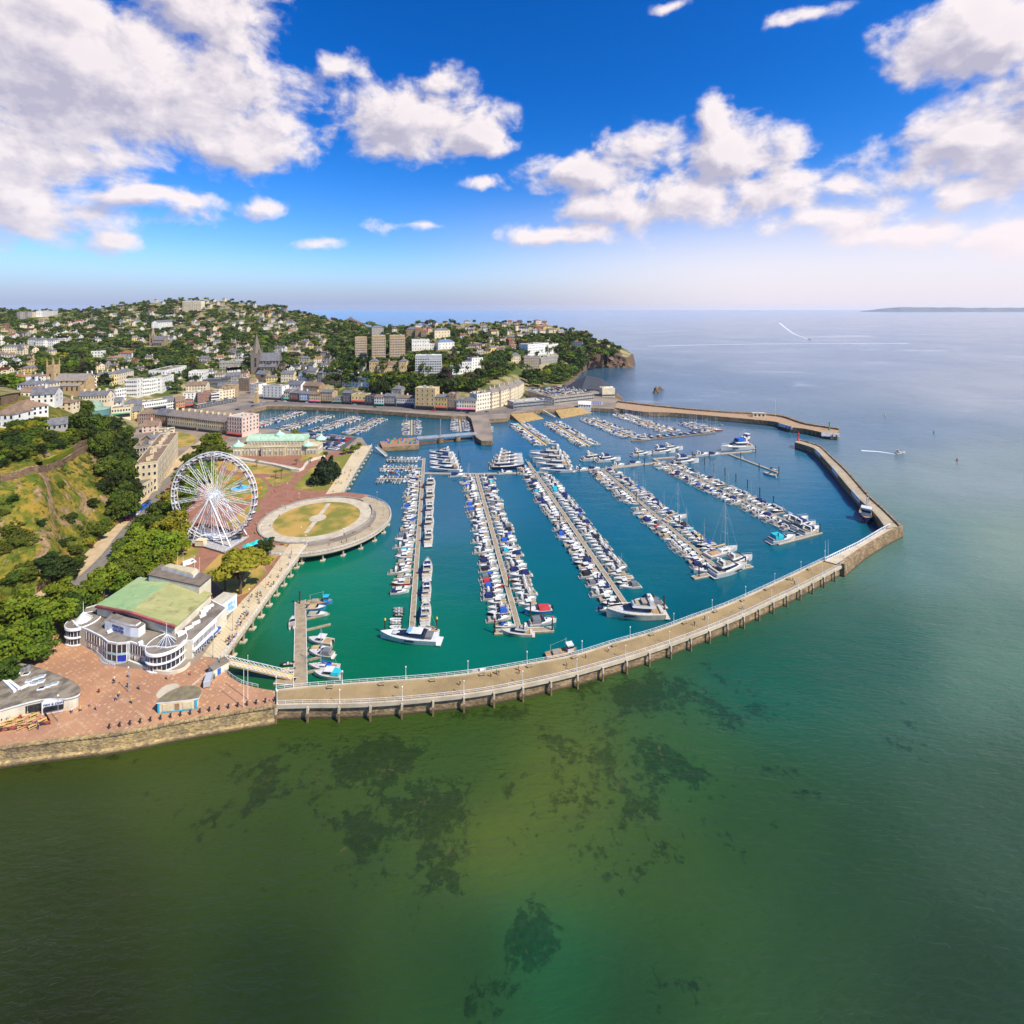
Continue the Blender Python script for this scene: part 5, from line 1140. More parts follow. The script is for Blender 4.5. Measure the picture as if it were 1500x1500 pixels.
# ---------------------------------------------------------------- fish shop, cafe fence, kiosk
ZS = Q + 3.8
shop_px = [(-70, 955), (0, 972), (28, 971), (60, 979), (95, 992), (112, 1001), (118, 1010), (114, 1018), (95, 1023), (60, 1024), (0, 1040), (-70, 1062)]
sp_ = smooth(PL(shop_px, ZS), 3, True); sb = (*centre(sp_), Q)
t = thing('fish_shop', 'low fish and chip shop with rounded flat roof and skylights beside the plaza', 'shop', sb)
wl = [lerp(p, centre(sp_), .035) for p in sp_]
m = MB(); m.prism(wl, Q, ZS - .3); m.move(*sb).build('wall', RENDER, t)
m = MB(); m.prism(sp_, ZS - .45, ZS, 0, 1, True); m.move(*sb).build('roof', [METALW, mat('lichen_roof', (.27, .22, .155), .95, (.12, .10, .075), .35)], t)
for i, (x, y) in enumerate(((215, 290), (260, 272), (305, 258), (250, 312), (300, 295), (350, 328), (400, 312), (303, 345), (95, 222), (190, 240))):
    c = W(x / 5, 940 + y / 5, ZS); m = MB(); m.box((0, 0, 0), (1.7, 1.1, .35), 0); m.box((0, 0, .35), (1.4, .85, .05), 1)
    o = link('skylight', m.mesh('skylight', [METALW, mat('skylight_glass', (.30, .36, .38), .2) if i not in (7, 8, 9) else GLASS]), t, (c[0] - sb[0], c[1] - sb[1], ZS - sb[2]), .3)
for a, b in (((22, 284), (110, 370)), ((50, 284), (140, 352)), ((28, 286), (150, 240)), ((150, 350), (215, 318))):
    a, b = W(a[0] / 5, 940 + a[1] / 5, ZS), W(b[0] / 5, 940 + b[1] / 5, ZS); m = MB(); m.ribbon(offset([a, b], .3), offset([a, b], -.3), ZS, ZS + .6); m.move(*sb).build('roof_duct', METALW, t)
for k in range(3):
    c = W(29 + k * 5, 984 - k * 1.5, ZS); m = MB(); m.box((0, 0, 0), (1.3, 1.1, 1.2), 0); m.lathe((0, 0, 1.2), [(.4, 0), (.4, .2)], 8, 1); link('fan_unit', m.mesh('fan_unit', [METALG, BLACKM]), t, (c[0] - sb[0], c[1] - sb[1], ZS - sb[2]))
a, b = Vector((*W(66, 1031, Q + 2)[:2], 0)), Vector((*W(103, 1024.5, Q + 2)[:2], 0)); d = (b - a).normalized(); nr = Vector((d.y, -d.x, 0))
m = MB(); q = [a, b, b + nr * 1.5, a + nr * 1.5]; m.prism([(v.x, v.y) for v in q], Q, Q + 3.3, bottom=True); m.move(*sb).build('shop_front', METALW, t)
q = [a + nr * 1.5 + d * .6, b + nr * 1.5 - d * .8, b + nr * 1.9 - d * .8, a + nr * 1.9 + d * .6]; m = MB(); m.prism([(v.x, v.y) for v in q], Q + .9, Q + 2.1, bottom=True); m.move(*sb).build('serving_window', BLACKM, t)
mid_ = a.lerp(b, .48) + nr * 1.58; put_text('FISH & CHIPS', .74, NAVY, t, (mid_.x - sb[0], mid_.y - sb[1]), d, 2.38)
m = MB(); lnn = [W(x, y, Q + 2)[:2] for x, y in ((-60, 1052), (-10, 1044.5), (30, 1038), (64, 1031.5))]
for p, q in zip(lnn, lnn[1:]):
    for k in range(6):
        u, v = lerp(p, q, k / 6 + .01), lerp(p, q, (k + 1) / 6 - .012); m.ribbon(offset([u, v], .1), offset([u, v], -.35), Q + .5, Q + 2.6, 0)
m.move(*sb).build('window', GLASS, t)
# cafe terrace fence
cf = PL([(60, 1037), (66, 1048), (74, 1061), (8, 1071), (-40, 1078)], Q)
t = thing('cafe_fence', 'dark canvas fence round the cafe tables on the plaza', 'fence', (*cf[2], Q)); m = MB(); m.ribbon(offset(cf, .06), offset(cf, -.06), Q + .05, Q + 1.05); m.move(cf[2][0], cf[2][1], Q).build('screen', mat('fence_canvas', (.05, .035, .04), .8, (.35, .09, .06), .8, .5, .55), t)
TBL = MB(); TBL.box((0, 0, .7), (1.8, .8, .07)); TBL.box((0, .75, .42), (1.8, .3, .06)); TBL.box((0, -.75, .42), (1.8, .3, .06))
for s in (-.7, .7): TBL.box((s, 0, .0), (.1, 1.5, .1)); TBL.box((s, 0, 0), (.1, .5, .7), ty=.6)
TBT, TBS = None, None
tt = MB(); tt.box((0, 0, .7), (1.8, .8, .07)); TBT = tt.mesh('tabletop', YWOOD)
tt = MB(); tt.box((0, .75, .42), (1.8, .3, .06)); tt.box((0, .75, .2), (.1, .3, .22)); TB1 = tt.mesh('seat', YWOOD)
tt = MB()
for s in (-.7, .7): tt.box((s, 0, 0), (.1, .7, .7)); tt.box((s, 0, .36), (.1, 1.7, .06))
TB2 = tt.mesh('frame', YWOOD)
k = 0
for row, (y, xs) in enumerate(((1042, (4, 18, 34, 52)), (1050, (8, 25, 50)), (1058, (15, 30, 46, 62)), (1066, (2, 16, 32, 48)))):
    for j, x in enumerate(xs):
        c = W(x, y, Q + .03); t = thing('picnic_table', f'wooden cafe table inside the canvas fence, {nth(j + 1)} from left in {["back", "second", "third", "front"][row]} row', 'table', c, .3 + .2 * j, 'cafe tables')
        link('tabletop', TBT, t); link('seat', TB1, t); link('seat', TB1, t, rz=math.pi); link('frame', TB2, t)
# D-shaped kiosk
kc = W(263, 1037, Q); t = thing('kiosk', 'half round cream and turquoise kiosk with brown roof on the plaza edge', 'kiosk', kc, .14)
def dpoly(r, fx=1.0): return [(r * 1.0 * math.cos(a), r * .92 * math.sin(a) - .6) for a in np.linspace(0, math.pi, 20)] + [(-r, -.6 - .5 * fx), (-r * .3, -1.25), (r * .4, -1.2), (r, -.6 - .4 * fx)]
m = MB(); m.prism(dpoly(5.0), 0, 2.7); m.build('wall', CREAM, t)
m = MB(); m.prism(dpoly(5.6), 2.7, 3.0, 0, 1, True); m.build('roof', [METALW, mat('kiosk_roof', (.22, .18, .10), .9, (.15, .125, .075), .6)], t)
for x in (-4.9, 4.85): m = MB(); m.box((x, -1.0, 0), (.5, .5, 2.72)); m.build('pillar', mat('turquoise_paint', (.05, .42, .58), .6), t)
m = MB(); m.box((0, -1.33, .1), (8.2, .2, .3)); m.build('skirting', mat('turquoise_paint', (.05, .42, .58), .6), t)
for x in (-2.6, 2.7): m = MB(); m.box((x, -1.22, .5), (2.4, .2, 1.9)); m.build('shutter', mat('cream_shutter', (.70, .58, .34), .7), t)
m = MB(); m.box((0, -1.28, 0.05), (1.1, .2, 2.2)); m.build('door', mat('brown_door', (.35, .2, .1), .7), t)

# ---------------------------------------------------------------- ferris wheel
wc = W(314, 793, Q); wheel = thing('ferris_wheel', 'giant white ferris wheel with lattice spokes and small dark cabins over the gardens', 'ferris wheel', wc, math.radians(-3))
RW, ZH = 21.3, 22.6
def rimring(r, y, rad, n=72): return [(r * math.cos(2 * math.pi * k / n), y, ZH + r * math.sin(2 * math.pi * k / n)) for k in range(n + 1)]
for y in (-1.1, 1.1):
    m = MB(); m.path(rimring(RW, y, 0), .2, 4); m.path(rimring(RW - 1.5, y, 0), .15, 4)
    for k in range(72):
        a, b = 2 * math.pi * k / 72, 2 * math.pi * (k + .5) / 72
        m.tube((RW * math.cos(a), y, ZH + RW * math.sin(a)), ((RW - 1.5) * math.cos(b), y, ZH + (RW - 1.5) * math.sin(b)), .06, n=3, cap=False)
    m.build('rim', METALW, wheel)
m = MB()
for k in range(36):
    a = 2 * math.pi * k / 36
    for r in (RW, RW - 1.5): m.tube((r * math.cos(a), -1.1, ZH + r * math.sin(a)), (r * math.cos(a), 1.1, ZH + r * math.sin(a)), .09, n=4, cap=False)
m.build('rim_brace', METALW, wheel)
sm_ = MB()
w0, w1 = .85, .55
for s in (-1, 1):
    for y0, y1 in ((-1.9, -1.1), (1.9, 1.1)): sm_.tube((1.2, y0, s * .35), (RW - 1.4, y1, s * .62), .1, n=4, cap=False)
for y0, y1 in ((-1.9, -1.1), (1.9, 1.1)):
    pv = None
    for q in range(15):
        f = q / 14; p = (1.2 + (RW - 2.6) * f, y0 + (y1 - y0) * f, (1 if q % 2 else -1) * (.35 + .27 * f))
        if pv: sm_.tube(pv, p, .04, n=3, cap=False)
        pv = p
SPK = sm_.mesh('spoke', METALW)
for k in range(18):
    a = 2 * math.pi * (k + .5) / 18; o = link('spoke', SPK, wheel, (0, 0, ZH)); o.rotation_euler = (0, -a, 0)
m = MB(); m.tube((0, -4.2, ZH), (0, 4.2, ZH), .75, n=14); m.tube((0, -2.1, ZH), (0, -1.7, ZH), 2.0, n=18); m.tube((0, 1.7, ZH), (0, 2.1, ZH), 2.0, n=18); m.build('hub', METALW, wheel)
for y, fy in ((-4, -6.5), (4, 6.5)):
    for x in (-12.5, -8, 8, 12.5):
        m = MB(); m.tube((x * .03, y, ZH - .3), (x, fy + (1.2 if abs(x) < 9 else 0) * (1 if fy < 0 else -1), .6), .32 if abs(x) > 9 else .22, n=6); m.build('support_leg', METALW, wheel)
cb = MB(); cb.lathe((0, 0, -1.75), [(.25, 0), (.95, .25), (1.1, .75)], 12, 0); cb.lathe((0, 0, -1.0), [(1.08, 0), (1.05, .75)], 12, 1); cb.lathe((0, 0, -.25), [(1.12, 0), (.95, .2), (.1, .38)], 12, 0); cb.tube((0, 0, .1), (0, 0, .5), .08, n=5)
CABS = cb.mesh('cabin', [mat('cabin_shell', (.55, .50, .48), .5), mat('cabin_glass', (.10, .035, .03), .25)])
for k in range(36):
    a = 2 * math.pi * k / 36; link('cabin', CABS, wheel, ((RW - .6) * math.cos(a), 0, ZH + (RW - .6) * math.sin(a) - .3), scale=1.2)
bq = [W(x, y, Q) for x, y in ((262, 792), (300, 776), (364, 790), (329, 812))]
c_, s_ = math.cos(math.radians(3)), math.sin(math.radians(3)); loc = [((x - wc[0]) * c_ - (y - wc[1]) * s_, (x - wc[0]) * s_ + (y - wc[1]) * c_) for x, y, z in bq]
m = MB(); m.prism(loc, .02, .8, 0, 1); m.build('base', [mat('brown_skirt', (.20, .13, .09), .8), mat('steel_deck', (.42, .40, .38), .7, (.30, .29, .28), .8)], wheel)
lc = centre(loc); m = MB()
for i in range(4):
    if i != 1: m.v; q = rail_mb([loc[i], loc[(i + 1) % 4]], .8, 1.2, 1.2, .06); m.add(q.v, q.f)
m.build('railing', METALW, wheel)
for dx, dy, w, d_, h, nm in ((-3, -5.5, 4.2, 2.6, 2.6, 'ticket_booth'), (4, 1, 9, 3, 1.0, 'boarding_platform'), (-4, 2, 7, 3, 1.0, 'boarding_platform')):
    m = MB(); m.box((dx, dy, .8), (w, d_, h), 0); m.box((dx, dy, .8 + h), (w + .3, d_ + .3, .15), 1); m.build(nm, [CREAM if h > 2 else METALW, METALW if h < 2 else CREAM], wheel)

# ---------------------------------------------------------------- pavilion with copper domes
pc = W(402, 667, Q); pav = thing('pavilion', 'cream stone seaside pavilion with pale green copper barrel roof and little domes', 'pavilion', pc, .04)
PST = mat('pavilion_stone', (.58, .50, .32), .8, (.44, .37, .22), .25)
wv_ = 33
m = MB(); m.box((0, 11, -.5), (58, 22, 6.7), 0); m.box((0, -.6, -.5), (18, 3.4, 7.4), 0); m.box((-29, 5, -.5), (9, 12, 7.2), 0); m.box((29, 5, -.5), (9, 12, 7.2), 0); m.build('wall', PST, pav)
m = MB(); m.box((0, 11, 6.2), (58.8, 22.8, .35), 0); m.box((0, -.6, 6.9), (18.6, 4, .35), 0); m.box((-29, 5, 6.7), (9.6, 12.6, .35), 0); m.box((29, 5, 6.7), (9.6, 12.6, .35), 0); m.build('cornice', PST, pav)
m = MB(); m.box((0, 11, 6.55), (57, 21, .12), 0); m.build('flat_roof', mat('pavilion_roof_floor', (.42, .33, .20), .9), pav)
m = MB(); m.box((-2, 12, 6.5), (44, 12, 3.0), 0); m.build('clerestory', PST, pav)
n_ = 12; m = MB(); A_ = [(-24.5, 12 + 6.4 * math.cos(a), 9.4 + 4.0 * math.sin(a)) for a in np.linspace(0, math.pi, n_)]; B2 = [(20.5, y, z) for x, y, z in A_]; m.strip(B2, A_, 0, m=0, sm=True); m.add(A_, [tuple(range(n_))[::-1]]); m.add(B2, [tuple(range(n_))]); m.build('barrel_roof', COPPER, pav)
def ogee(r, h): return [(r, 0), (r * 1.02, h * .08), (r * .8, h * .25), (r * .45, h * .4), (r * .22, h * .6), (r * .16, h * .75), (.03, h)]
for x, y, z, r, h in ((-29, 3, 7.0, 4.4, 5.0), (-20, 20, 7.0, 4.4, 5.6), (29, 20, 7.0, 4.4, 5.2), (25, 2, 7.0, 4.2, 4.6), (-1, 12, 13.0, 4.0, 4.2)):
    m = MB(); m.lathe((x, y, z - .6), [(r * .9, -.2), (r * .9, .6)], 10, 1, False); m.lathe((x, y, z), ogee(r, h), 14, 0); m.build('dome', [mat('bright_copper', (.40, .68, .50), .6), PST], pav)
win_p = MB(); win_p.box((0, -.08, 0), (2.1, .2, 3.2), 0); win_p.box((0, -.14, .2), (1.7, .2, 2.6), 1); win_p.tube((0, -.16, 2.8), (0, .05, 2.8), .95, n=12, m=0); WPM = win_p.mesh('window', [FRAMEW, mat('pale_pane', (.36, .32, .24), .3)])
for x in list(np.linspace(-24, -11.5, 5)) + list(np.linspace(11.5, 23, 5)): link('window', WPM, pav, (x, 0, 1.2))
for x in (-6.5, -2.2, 2.2, 6.5): link('window', WPM, pav, (x, -2.3, 1.2))
for s in (-1, 1):
    for dx in (-2.4, 0, 2.4): link('window', WPM, pav, (s * 29 + dx, -1, 1.2))
    for y in (2, 5, 8): link('window', WPM, pav, (s * 33.5, y, 1.2), s * math.pi / 2)
for x in np.linspace(-21, 17, 16): link('window', WPM, pav, (x, 6.0, 6.4), 0, (.6, 1, .75))
m = MB()
for x in list(np.linspace(-27, 27, 26)): m.box((x, -.15 if abs(x) > 9.5 else -2.45, 0), (.5, .4, 6.3))
m.build('pilaster', PST, pav)

# ---------------------------------------------------------------- fountain, flower beds, canopy
fc = W(352, 716, Q); ft = thing('fountain', 'round turquoise fountain basin with tiered statue in the round flower garden', 'fountain', fc)
m = MB(); m.lathe((0, 0, 0), [(5.4, 0), (5.4, .7), (4.7, .7), (4.7, .3)], 32, sm=False); m.build('basin', CONC, ft)
m = MB(); m.lathe((0, 0, 0), [(4.72, .5), (.01, .5)], 32); m.build('water', CYANW, ft)
m = MB(); m.lathe((0, 0, 0), [(1.3, 0), (1.1, 1.6), (.35, 1.8), (.3, 2.6), (1.5, 3.0), (1.5, 3.15), (.25, 3.2), (.22, 4.0), (.8, 4.3), (.8, 4.4), (.15, 4.5), (.25, 5.0), (.02, 5.8)], 16); m.build('statue', mat('fountain_iron', (.10, .14, .22), .5), ft)
rr = random.Random(3)
for k, (px, py, w, d) in enumerate(((330, 707, 4, 1.2), (340, 703, 5, 1.2), (352, 701, 5, 1.4), (366, 703, 5, 1.4), (376, 708, 4, 1.4), (381, 715, 2, 3), (377, 722, 4, 1.4), (335, 729, 5, 1.2), (345, 731.5, 6, 1.2), (358, 731, 6, 1.2), (369, 728, 5, 1.2), (324, 713, 2, 3), (326, 721, 3, 2))):
    c = W(px, py, Q); t = thing('flower_bed', f'orange and yellow flower bed round the fountain garden, {nth(k + 1)} clockwise from the left', 'flower bed', c, rr.uniform(-.4, .4), 'fountain garden flower beds')
    m = MB()
    for _ in range(40): m.box((rr.uniform(-.5, .5) * w, rr.uniform(-.5, .5) * d, .05), (.5, .5, rr.uniform(.25, .55)), 0, rr.random(), .5, .5)
    m.build('blossom', FLOWER, t); m = MB(); m.box((0, 0, .03), (w, d, .12)); m.build('soil', LAWNG, t)
c = W(381, 801, Q); t = thing('market_canopy', 'bright turquoise canvas canopy beside a round dark tree near the ferris wheel', 'canopy', c, .8)
for k, (x, y) in enumerate(((-5.5, 0), (-1.5, .5), (2.6, -.4))):
    m = MB(); m.add([(x - 2, y - 1.8, 2.5), (x + 2, y - 1.8, 2.5), (x + 2, y + 1.8, 2.5), (x - 2, y + 1.8, 2.5), (x, y, 3.6)], [(0, 1, 4), (1, 2, 4), (2, 3, 4), (3, 0, 4)]); m.build('canvas', AQUA, t)
    m = MB()
    for a in (-1.9, 1.9):
        for b in (-1.7, 1.7): m.tube((x + a, y + b, 0), (x + a, y + b, 2.5), .05, n=4)
    m.build('pole', METALG, t)
# ---------------------------------------------------------------- churches
def church(name, label, px, py, hpx, scale_w, rz, wallm, roofm, spire=False):
    z = T(px, py)[2]; p = W(px, py, z); h = hpx * p[1] / F; t = thing(name, label, 'church', p, rz); s = h / 36
    m = MB(); m.box((0, 0, -6), (8 * s, 8 * s, h * (.72 if not spire else .5) + 6)); m.build('tower', wallm, t)
    tw_ = h * (.72 if not spire else .5)
    m = MB()
    if spire: m.lathe((0, 0, tw_), [(4.2 * s, 0), (.05, h - tw_)], 8, sm=False)
    for a in (-1, 1):
        for b in (-1, 1): m.box((a * 3.6 * s, b * 3.6 * s, tw_), (1.3 * s, 1.3 * s, h * (.28 if not spire else .15)), 0, 0, .15, .15)
    if not spire: m.box((0, 0, tw_), (7 * s, 7 * s, h * .06))
    m.build('spire' if spire else 'pinnacle', wallm, t)
    l = 30 * s * scale_w; m = MB(); m.box((4 * s + l / 2, 2 * s, -6), (l, 13 * s, 6 + 11 * s)); m.box((4 * s + l / 2, -6.5 * s, -6), (l * .9, 6 * s, 6 + 6 * s)); m.add([(4 * s + l, -4.5 * s, 11 * s), (4 * s + l, 8.5 * s, 11 * s), (4 * s + l, 2 * s, 17.5 * s)], [(0, 1, 2)]); m.build('nave', wallm, t)
    m = MB(); x0, x1 = 4 * s, 4 * s + l + .3
    m.add([(x0, -5 * s, 10.6 * s), (x1, -5 * s, 10.6 * s), (x1, 2 * s, 18 * s), (x0, 2 * s, 18 * s), (x0, 9 * s, 10.6 * s), (x1, 9 * s, 10.6 * s)], [(0, 1, 2, 3), (3, 2, 5, 4)]); m.add([(x0, -10 * s, 5.6 * s), (x1 - l * .1, -10 * s, 5.6 * s), (x1 - l * .1, -3.4 * s, 8.6 * s), (x0, -3.4 * s, 8.6 * s)], [(0, 1, 2, 3)]); m.build('roof', roofm, t)
    wm = MB(); wm.box((0, -.1, 0), (1.5 * s, .25, 4 * s)); wm = wm.mesh('window', GLASS)
    for k in range(6): link('window', wm, t, (4 * s + l * (k + .5) / 6.5, -9.5 * s, .5 * s)); link('window', wm, t, (4 * s + l * (k + .5) / 6, -4.5 * s, 7.5 * s), 0, (.7, 1, .7))
    for zf in (.3, .55): link('window', wm, t, (0, -4 * s, tw_ * zf)); link('window', wm, t, (4 * s, 0, tw_ * zf), math.pi / 2)
    return t
church('church', 'sandstone church with square pinnacled tower and long grey nave above the crescent', 78, 571, 47, 1.15, .05, mat('church_sand', (.44, .30, .15), .85), mat('church_slate', (.27, .23, .20), .8))
church('church', 'dark stone church with tall pointed spire among town trees behind the harbour', 376, 545, 56, .55, .2, mat('church_dark', (.20, .16, .13), .9), SLATE, True)
church('church', 'distant brown stone church with slim pointed spire halfway up the left hill', 224, 506, 28, .6, .1, mat('church_brown', (.30, .21, .14), .9), SLATE, True)
# ---------------------------------------------------------------- green dome, rocks, aviary net, clock tower
dm = W(138, 600, 18); t = thing('domed_hall', 'low round hall with green copper dome behind the cliff trees', 'hall', W(138, 606, T(138, 606)[2]))
m = MB(); m.lathe((0, 0, -5), [(11, 0), (11, 9)], 20, sm=False); m.build('wall', mat('teal_wall', (.10, .22, .22), .7), t)
m = MB(); m.lathe((0, 0, 4), [(11.4, 0), (7.5, 1.6), (6.2, 1.8)], 20); m.lathe((0, 0, 5.8), [(6.2, 0), (6.0, 2.2), (4.6, 4.2), (2.4, 5.4), (.05, 5.8)], 20); m.build('dome', mat('dome_copper', (.24, .34, .25), .7), t)
def rock(name, label, px, py, w, d, h, seed, mt=ROCK, spike=1.0, cx_=0.0):
    c = W(px, py, 0); n, k = 22, 30; V, Fc = [], []
    for i in range(n + 1):
        f = i / n
        for j in range(k):
            a = 2 * math.pi * j / k; rr_ = (1 - f ** spike) + .0
            x = math.cos(a) * w / 2 * rr_; y = math.sin(a) * d / 2 * rr_
            nz = 1 + .55 * float(vnoise(np.array(x * 1.0 + seed * 9 + f * h * .7), np.array(y + f * h * .9), max(w, d) * .18, seed)) + .35 * float(vnoise(np.array(x + f * h), np.array(y - f * h), max(w, d) * .07, seed + 1))
            V.append((x * nz + cx_ * f * w, y * nz, -2 + (h + 2) * f * (.85 + .15 * nz)))
    for i in range(n):
        for j in range(k): Fc.append((i * k + j, i * k + (j + 1) % k, (i + 1) * k + (j + 1) % k, (i + 1) * k + j))
    m = MB(); m.add(V, Fc); o = m.build(name, mt); o.location = c; tag(o, label, 'rock')
rock('rock_islet', 'hazy rocky islet on the far sea seen between the two hills', 518, 478, 150, 90, 62, 3, spike=1.3, cx_=-.12)
rock('rock_islet', 'brown sea rock standing alone off the headland, larger of the pair', 961, 575, 14, 10, 10, 5, mat('sea_rock', (.17, .11, .065), .95, bmp=.5), .8)
rock('rock_islet', 'low dark rock just behind the larger brown sea rock', 967, 571, 14, 9, 5, 6, mat('sea_rock', (.17, .11, .065), .95, bmp=.5), 1.2)
rock('rock_stack', 'dark pointed sea stack at the tip of the wooded headland', 918, 538, 30, 22, 19, 8, mat('sea_rock', (.17, .11, .065), .95, bmp=.5), .8)
rock('rock_stack', 'arched rocky point beyond the sea stack on the headland', 912, 526, 34, 26, 26, 9, ROCK, 1.2)
rock('rock_stack', 'red cliff buttress above the cove beach below the headland', 900, 536.5, 52, 44, 40, 12, ROCK, 1.6)
rock('rock_ledge', 'brown rocks at the foot of the columned hall by the aviary', 904, 583, 22, 12, 7, 10, mat('sea_rock', (.17, .11, .065), .95, bmp=.5), 1.2)
c = W(866, 568, 6); t = thing('aviary_net', 'dark net tent of the coastal aviary on the rocky point', 'aviary', c)
m = MB(); P0 = [(-36, 8), (-14, 24), (20, 16), (34, -6), (18, -14), (-16, -16)]; ap = [(-6, 4, 17), (14, 2, 13)]
m.add([(x, y, 0) for x, y in P0] + ap, [(0, 5, 6), (5, 4, 7, 6), (4, 3, 7), (3, 2, 7), (2, 1, 6, 7), (1, 0, 6)]); m.build('net', mat('net_mesh', (.055, .06, .075), .9), t)
for x, y, z in ap: m = MB(); m.tube((x, y, -2), (x, y, z + 1.5), .25, n=5); m.build('mast', PILEW, t)
cl = W(376, 590.5, Q); t = thing('clock_tower', 'slim sandstone clock tower at the left head of the inner harbour', 'clock tower', cl)
m = MB(); m.box((0, 0, 0), (5, 5, 5), 0, 0, .8, .8); m.box((0, 0, 5), (3.4, 3.4, 11), 0, 0, .92, .92); m.build('tower', mat('clock_stone', (.46, .32, .15), .85), t)
m = MB(); m.box((0, 0, 16), (3.8, 3.8, .5)); m.box((0, 0, 16.5), (3.2, 3.2, 4.5), 0, 0, .1, .1); m.build('spire', mat('clock_stone', (.46, .32, .15), .85), t)
for a in (0, math.pi / 2, -math.pi / 2): m = MB(); m.tube((0, -1.75, 14), (0, -1.62, 14), 1.0, n=14); o = m.build('clock_face', METALW, t); o.rotation_euler = (0, 0, a)
# ---------------------------------------------------------------- old fish quay, slipways, lock bridge
def quay_block(name, label, cat, px, z1, top, side=None):
    q = PL(px, z1); b = (*centre(q), 0); t = thing(name, label, cat, b); m = MB(); m.prism(q, -4, z1, 0, 1); m.move(*b).build('wall', [side or STONE, top], t); return t, b
t, b = quay_block('fish_quay', 'wooden stone fish quay stacked with nets beside the bascule bridge', 'quay', [(556, 647), (612, 640), (614, 648), (613, 652), (560, 655)], 4.2, mat('quay_brown', (.34, .20, .12), .9))
b2 = W(561, 652, Q)
for k in range(26):
    px, py = random.Random(k).uniform(560, 611), random.Random(k + 50).uniform(643.5, 650); c = W(px, py, 4.2)
    t = thing('fishing_gear', f'heap of nets and pots on the fish quay, {nth(k + 1)} of the heaps', 'fishing gear', c, 0, 'fishing gear on the quay')
    t['label'] = 'small heap of nets and pots lying on the fish quay'
    m = MB(); m.box((0, 0, 0), (1.8, 1.5, 1.1), 0, k, .7, .7); m.box((.5, .3, .9), (.9, .9, .5), 0, k * 2); m.build('net', [mat('net_green', (.10, .30, .16), .9), mat('net_orange', (.50, .18, .06), .9), BLUE, mat('net_grey', (.2, .2, .22), .9)][k % 4], t)
br = [W(612, 643, 5), W(697, 636, 5)]; t = thing('bascule_bridge', 'white footbridge with tall mast crossing the inner harbour entrance', 'bridge', (*lerp(br[0], br[1], .5)[:2], 0)); bb = tuple(t.location)
m = MB(); m.ribbon(offset(br, 1.6), offset(br, -1.6), 4.6, 5.2); m.move(*bb).build('deck', METALG, t)
for o_ in (1.6, -1.6): rail_mb(offset(br, o_), 5.2, 1.3, 2, .09).move(*bb).build('railing', METALW, t)
for f in (.38, .68):
    c = lerp(br[0], br[1], f); m = MB(); m.lathe((c[0], c[1], -4), [(2.8, 0), (2.4, 8.4)], 12, sm=False); m.move(*bb).build('pier', STONE, t)
c = lerp(br[0], br[1], .38); m = MB(); m.tube((c[0], c[1], 4), (c[0], c[1], 21), .55, .4, n=6); m.move(*bb).build('mast', METALG, t)
lo = [W(612, 649, 1.5), W(692, 641, 1.5)]; t = thing('lock_sill', 'dark low timber sill beneath the footbridge', 'lock gate', (*lo[0][:2], 0)); m = MB(); m.ribbon(offset(lo, .8), offset(lo, -.8), -3, 2.0); m.move(lo[0][0], lo[0][1], 0).build('gate', mat('lock_timber', (.16, .09, .055), .9), t)
for k, (q4, lab) in enumerate((([(748, 606.5), (780, 604), (797, 613), (762, 619.5)], 'sandy stone slipway left of the small footbridge'), ([(813, 600.5), (848, 596.5), (868, 604.5), (822, 613)], 'sandy stone slipway right of the small footbridge'), ([(886, 598), (902, 594.5), (944, 603.5), (936, 606)], 'orange sandy ramp down from the outer breakwater'))):
    a, b_, c, d = [W(*p, z) for p, z in zip(q4, (4.4, 4.4, .2, .2))]; bs = a; t = thing('slipway', lab, 'slipway', (a[0], a[1], 0)); m = MB()
    m.add([a, b_, c, d] + [(p[0], p[1], -4) for p in (a, b_, c, d)], [(3, 2, 1, 0), (0, 1, 5, 4), (1, 2, 6, 5), (2, 3, 7, 6), (3, 0, 4, 7), (0, 1, 2, 3)]); m.move(a[0], a[1], 0).build('ramp', mat('slip_sand', (.42, .27, .10), .9, (.28, .19, .08), .3), t)
ln = [W(796, 600.5, 4.6), W(814, 611, 1.5)]; t = thing('gangway', 'pale gangway between the two sandy slipways', 'gangway', ln[0]); m = MB(); m.strip(offset(ln, .9), offset(ln, -.9), 4.6); m.v = [(x, y, ln[0][2] if i % 2 == 0 else ln[1][2]) for i, (x, y, z) in enumerate(m.v)]
m.tube(offset(ln, 1)[0] + (5.6,), offset(ln, 1)[1] + (2.5,), .12, n=4); m.tube(offset(ln, -1)[0] + (5.6,), offset(ln, -1)[1] + (2.5,), .12, n=4); m.move(*ln[0]).build('walkway', CONC, t)
# walls on the cliff gardens
def hill_wall(label, pts, h, th, mt, name='garden_wall', dz=0.0):
    P3 = [T(*p) for p in pts]; P3 = [p for p, d in along(P3, n=max(4, len(pts) * 4))]; b = P3[0]; t = thing(name, label, 'hedge' if name == 'hedge' else 'wall', b); m = MB(); l2 = [(p[0], p[1]) for p in P3]
    A, B2 = offset(l2, th / 2), offset(l2, -th / 2); zs = [max(float(hill(np.array(p[0]), np.array(p[1]))), p[2]) if 0 else float(hill(np.array(p[0]), np.array(p[1]))) for p in l2]
    for i in range(len(l2) - 1):
        q = [A[i], A[i + 1], B2[i + 1], B2[i]]; zz = [zs[i], zs[i + 1], zs[i + 1], zs[i]]
        m.add([(x, y, z - 3) for (x, y), z in zip(q, zz)] + [(x, y, z + h + dz) for (x, y), z in zip(q, zz)], [(4, 5, 6, 7), (7, 6, 5, 4), (0, 1, 5, 4), (2, 3, 7, 6), (4, 5, 1, 0), (6, 7, 3, 2)])
    m.move(*b).build('hedge_body' if name == 'hedge' else 'wall', mt, t)
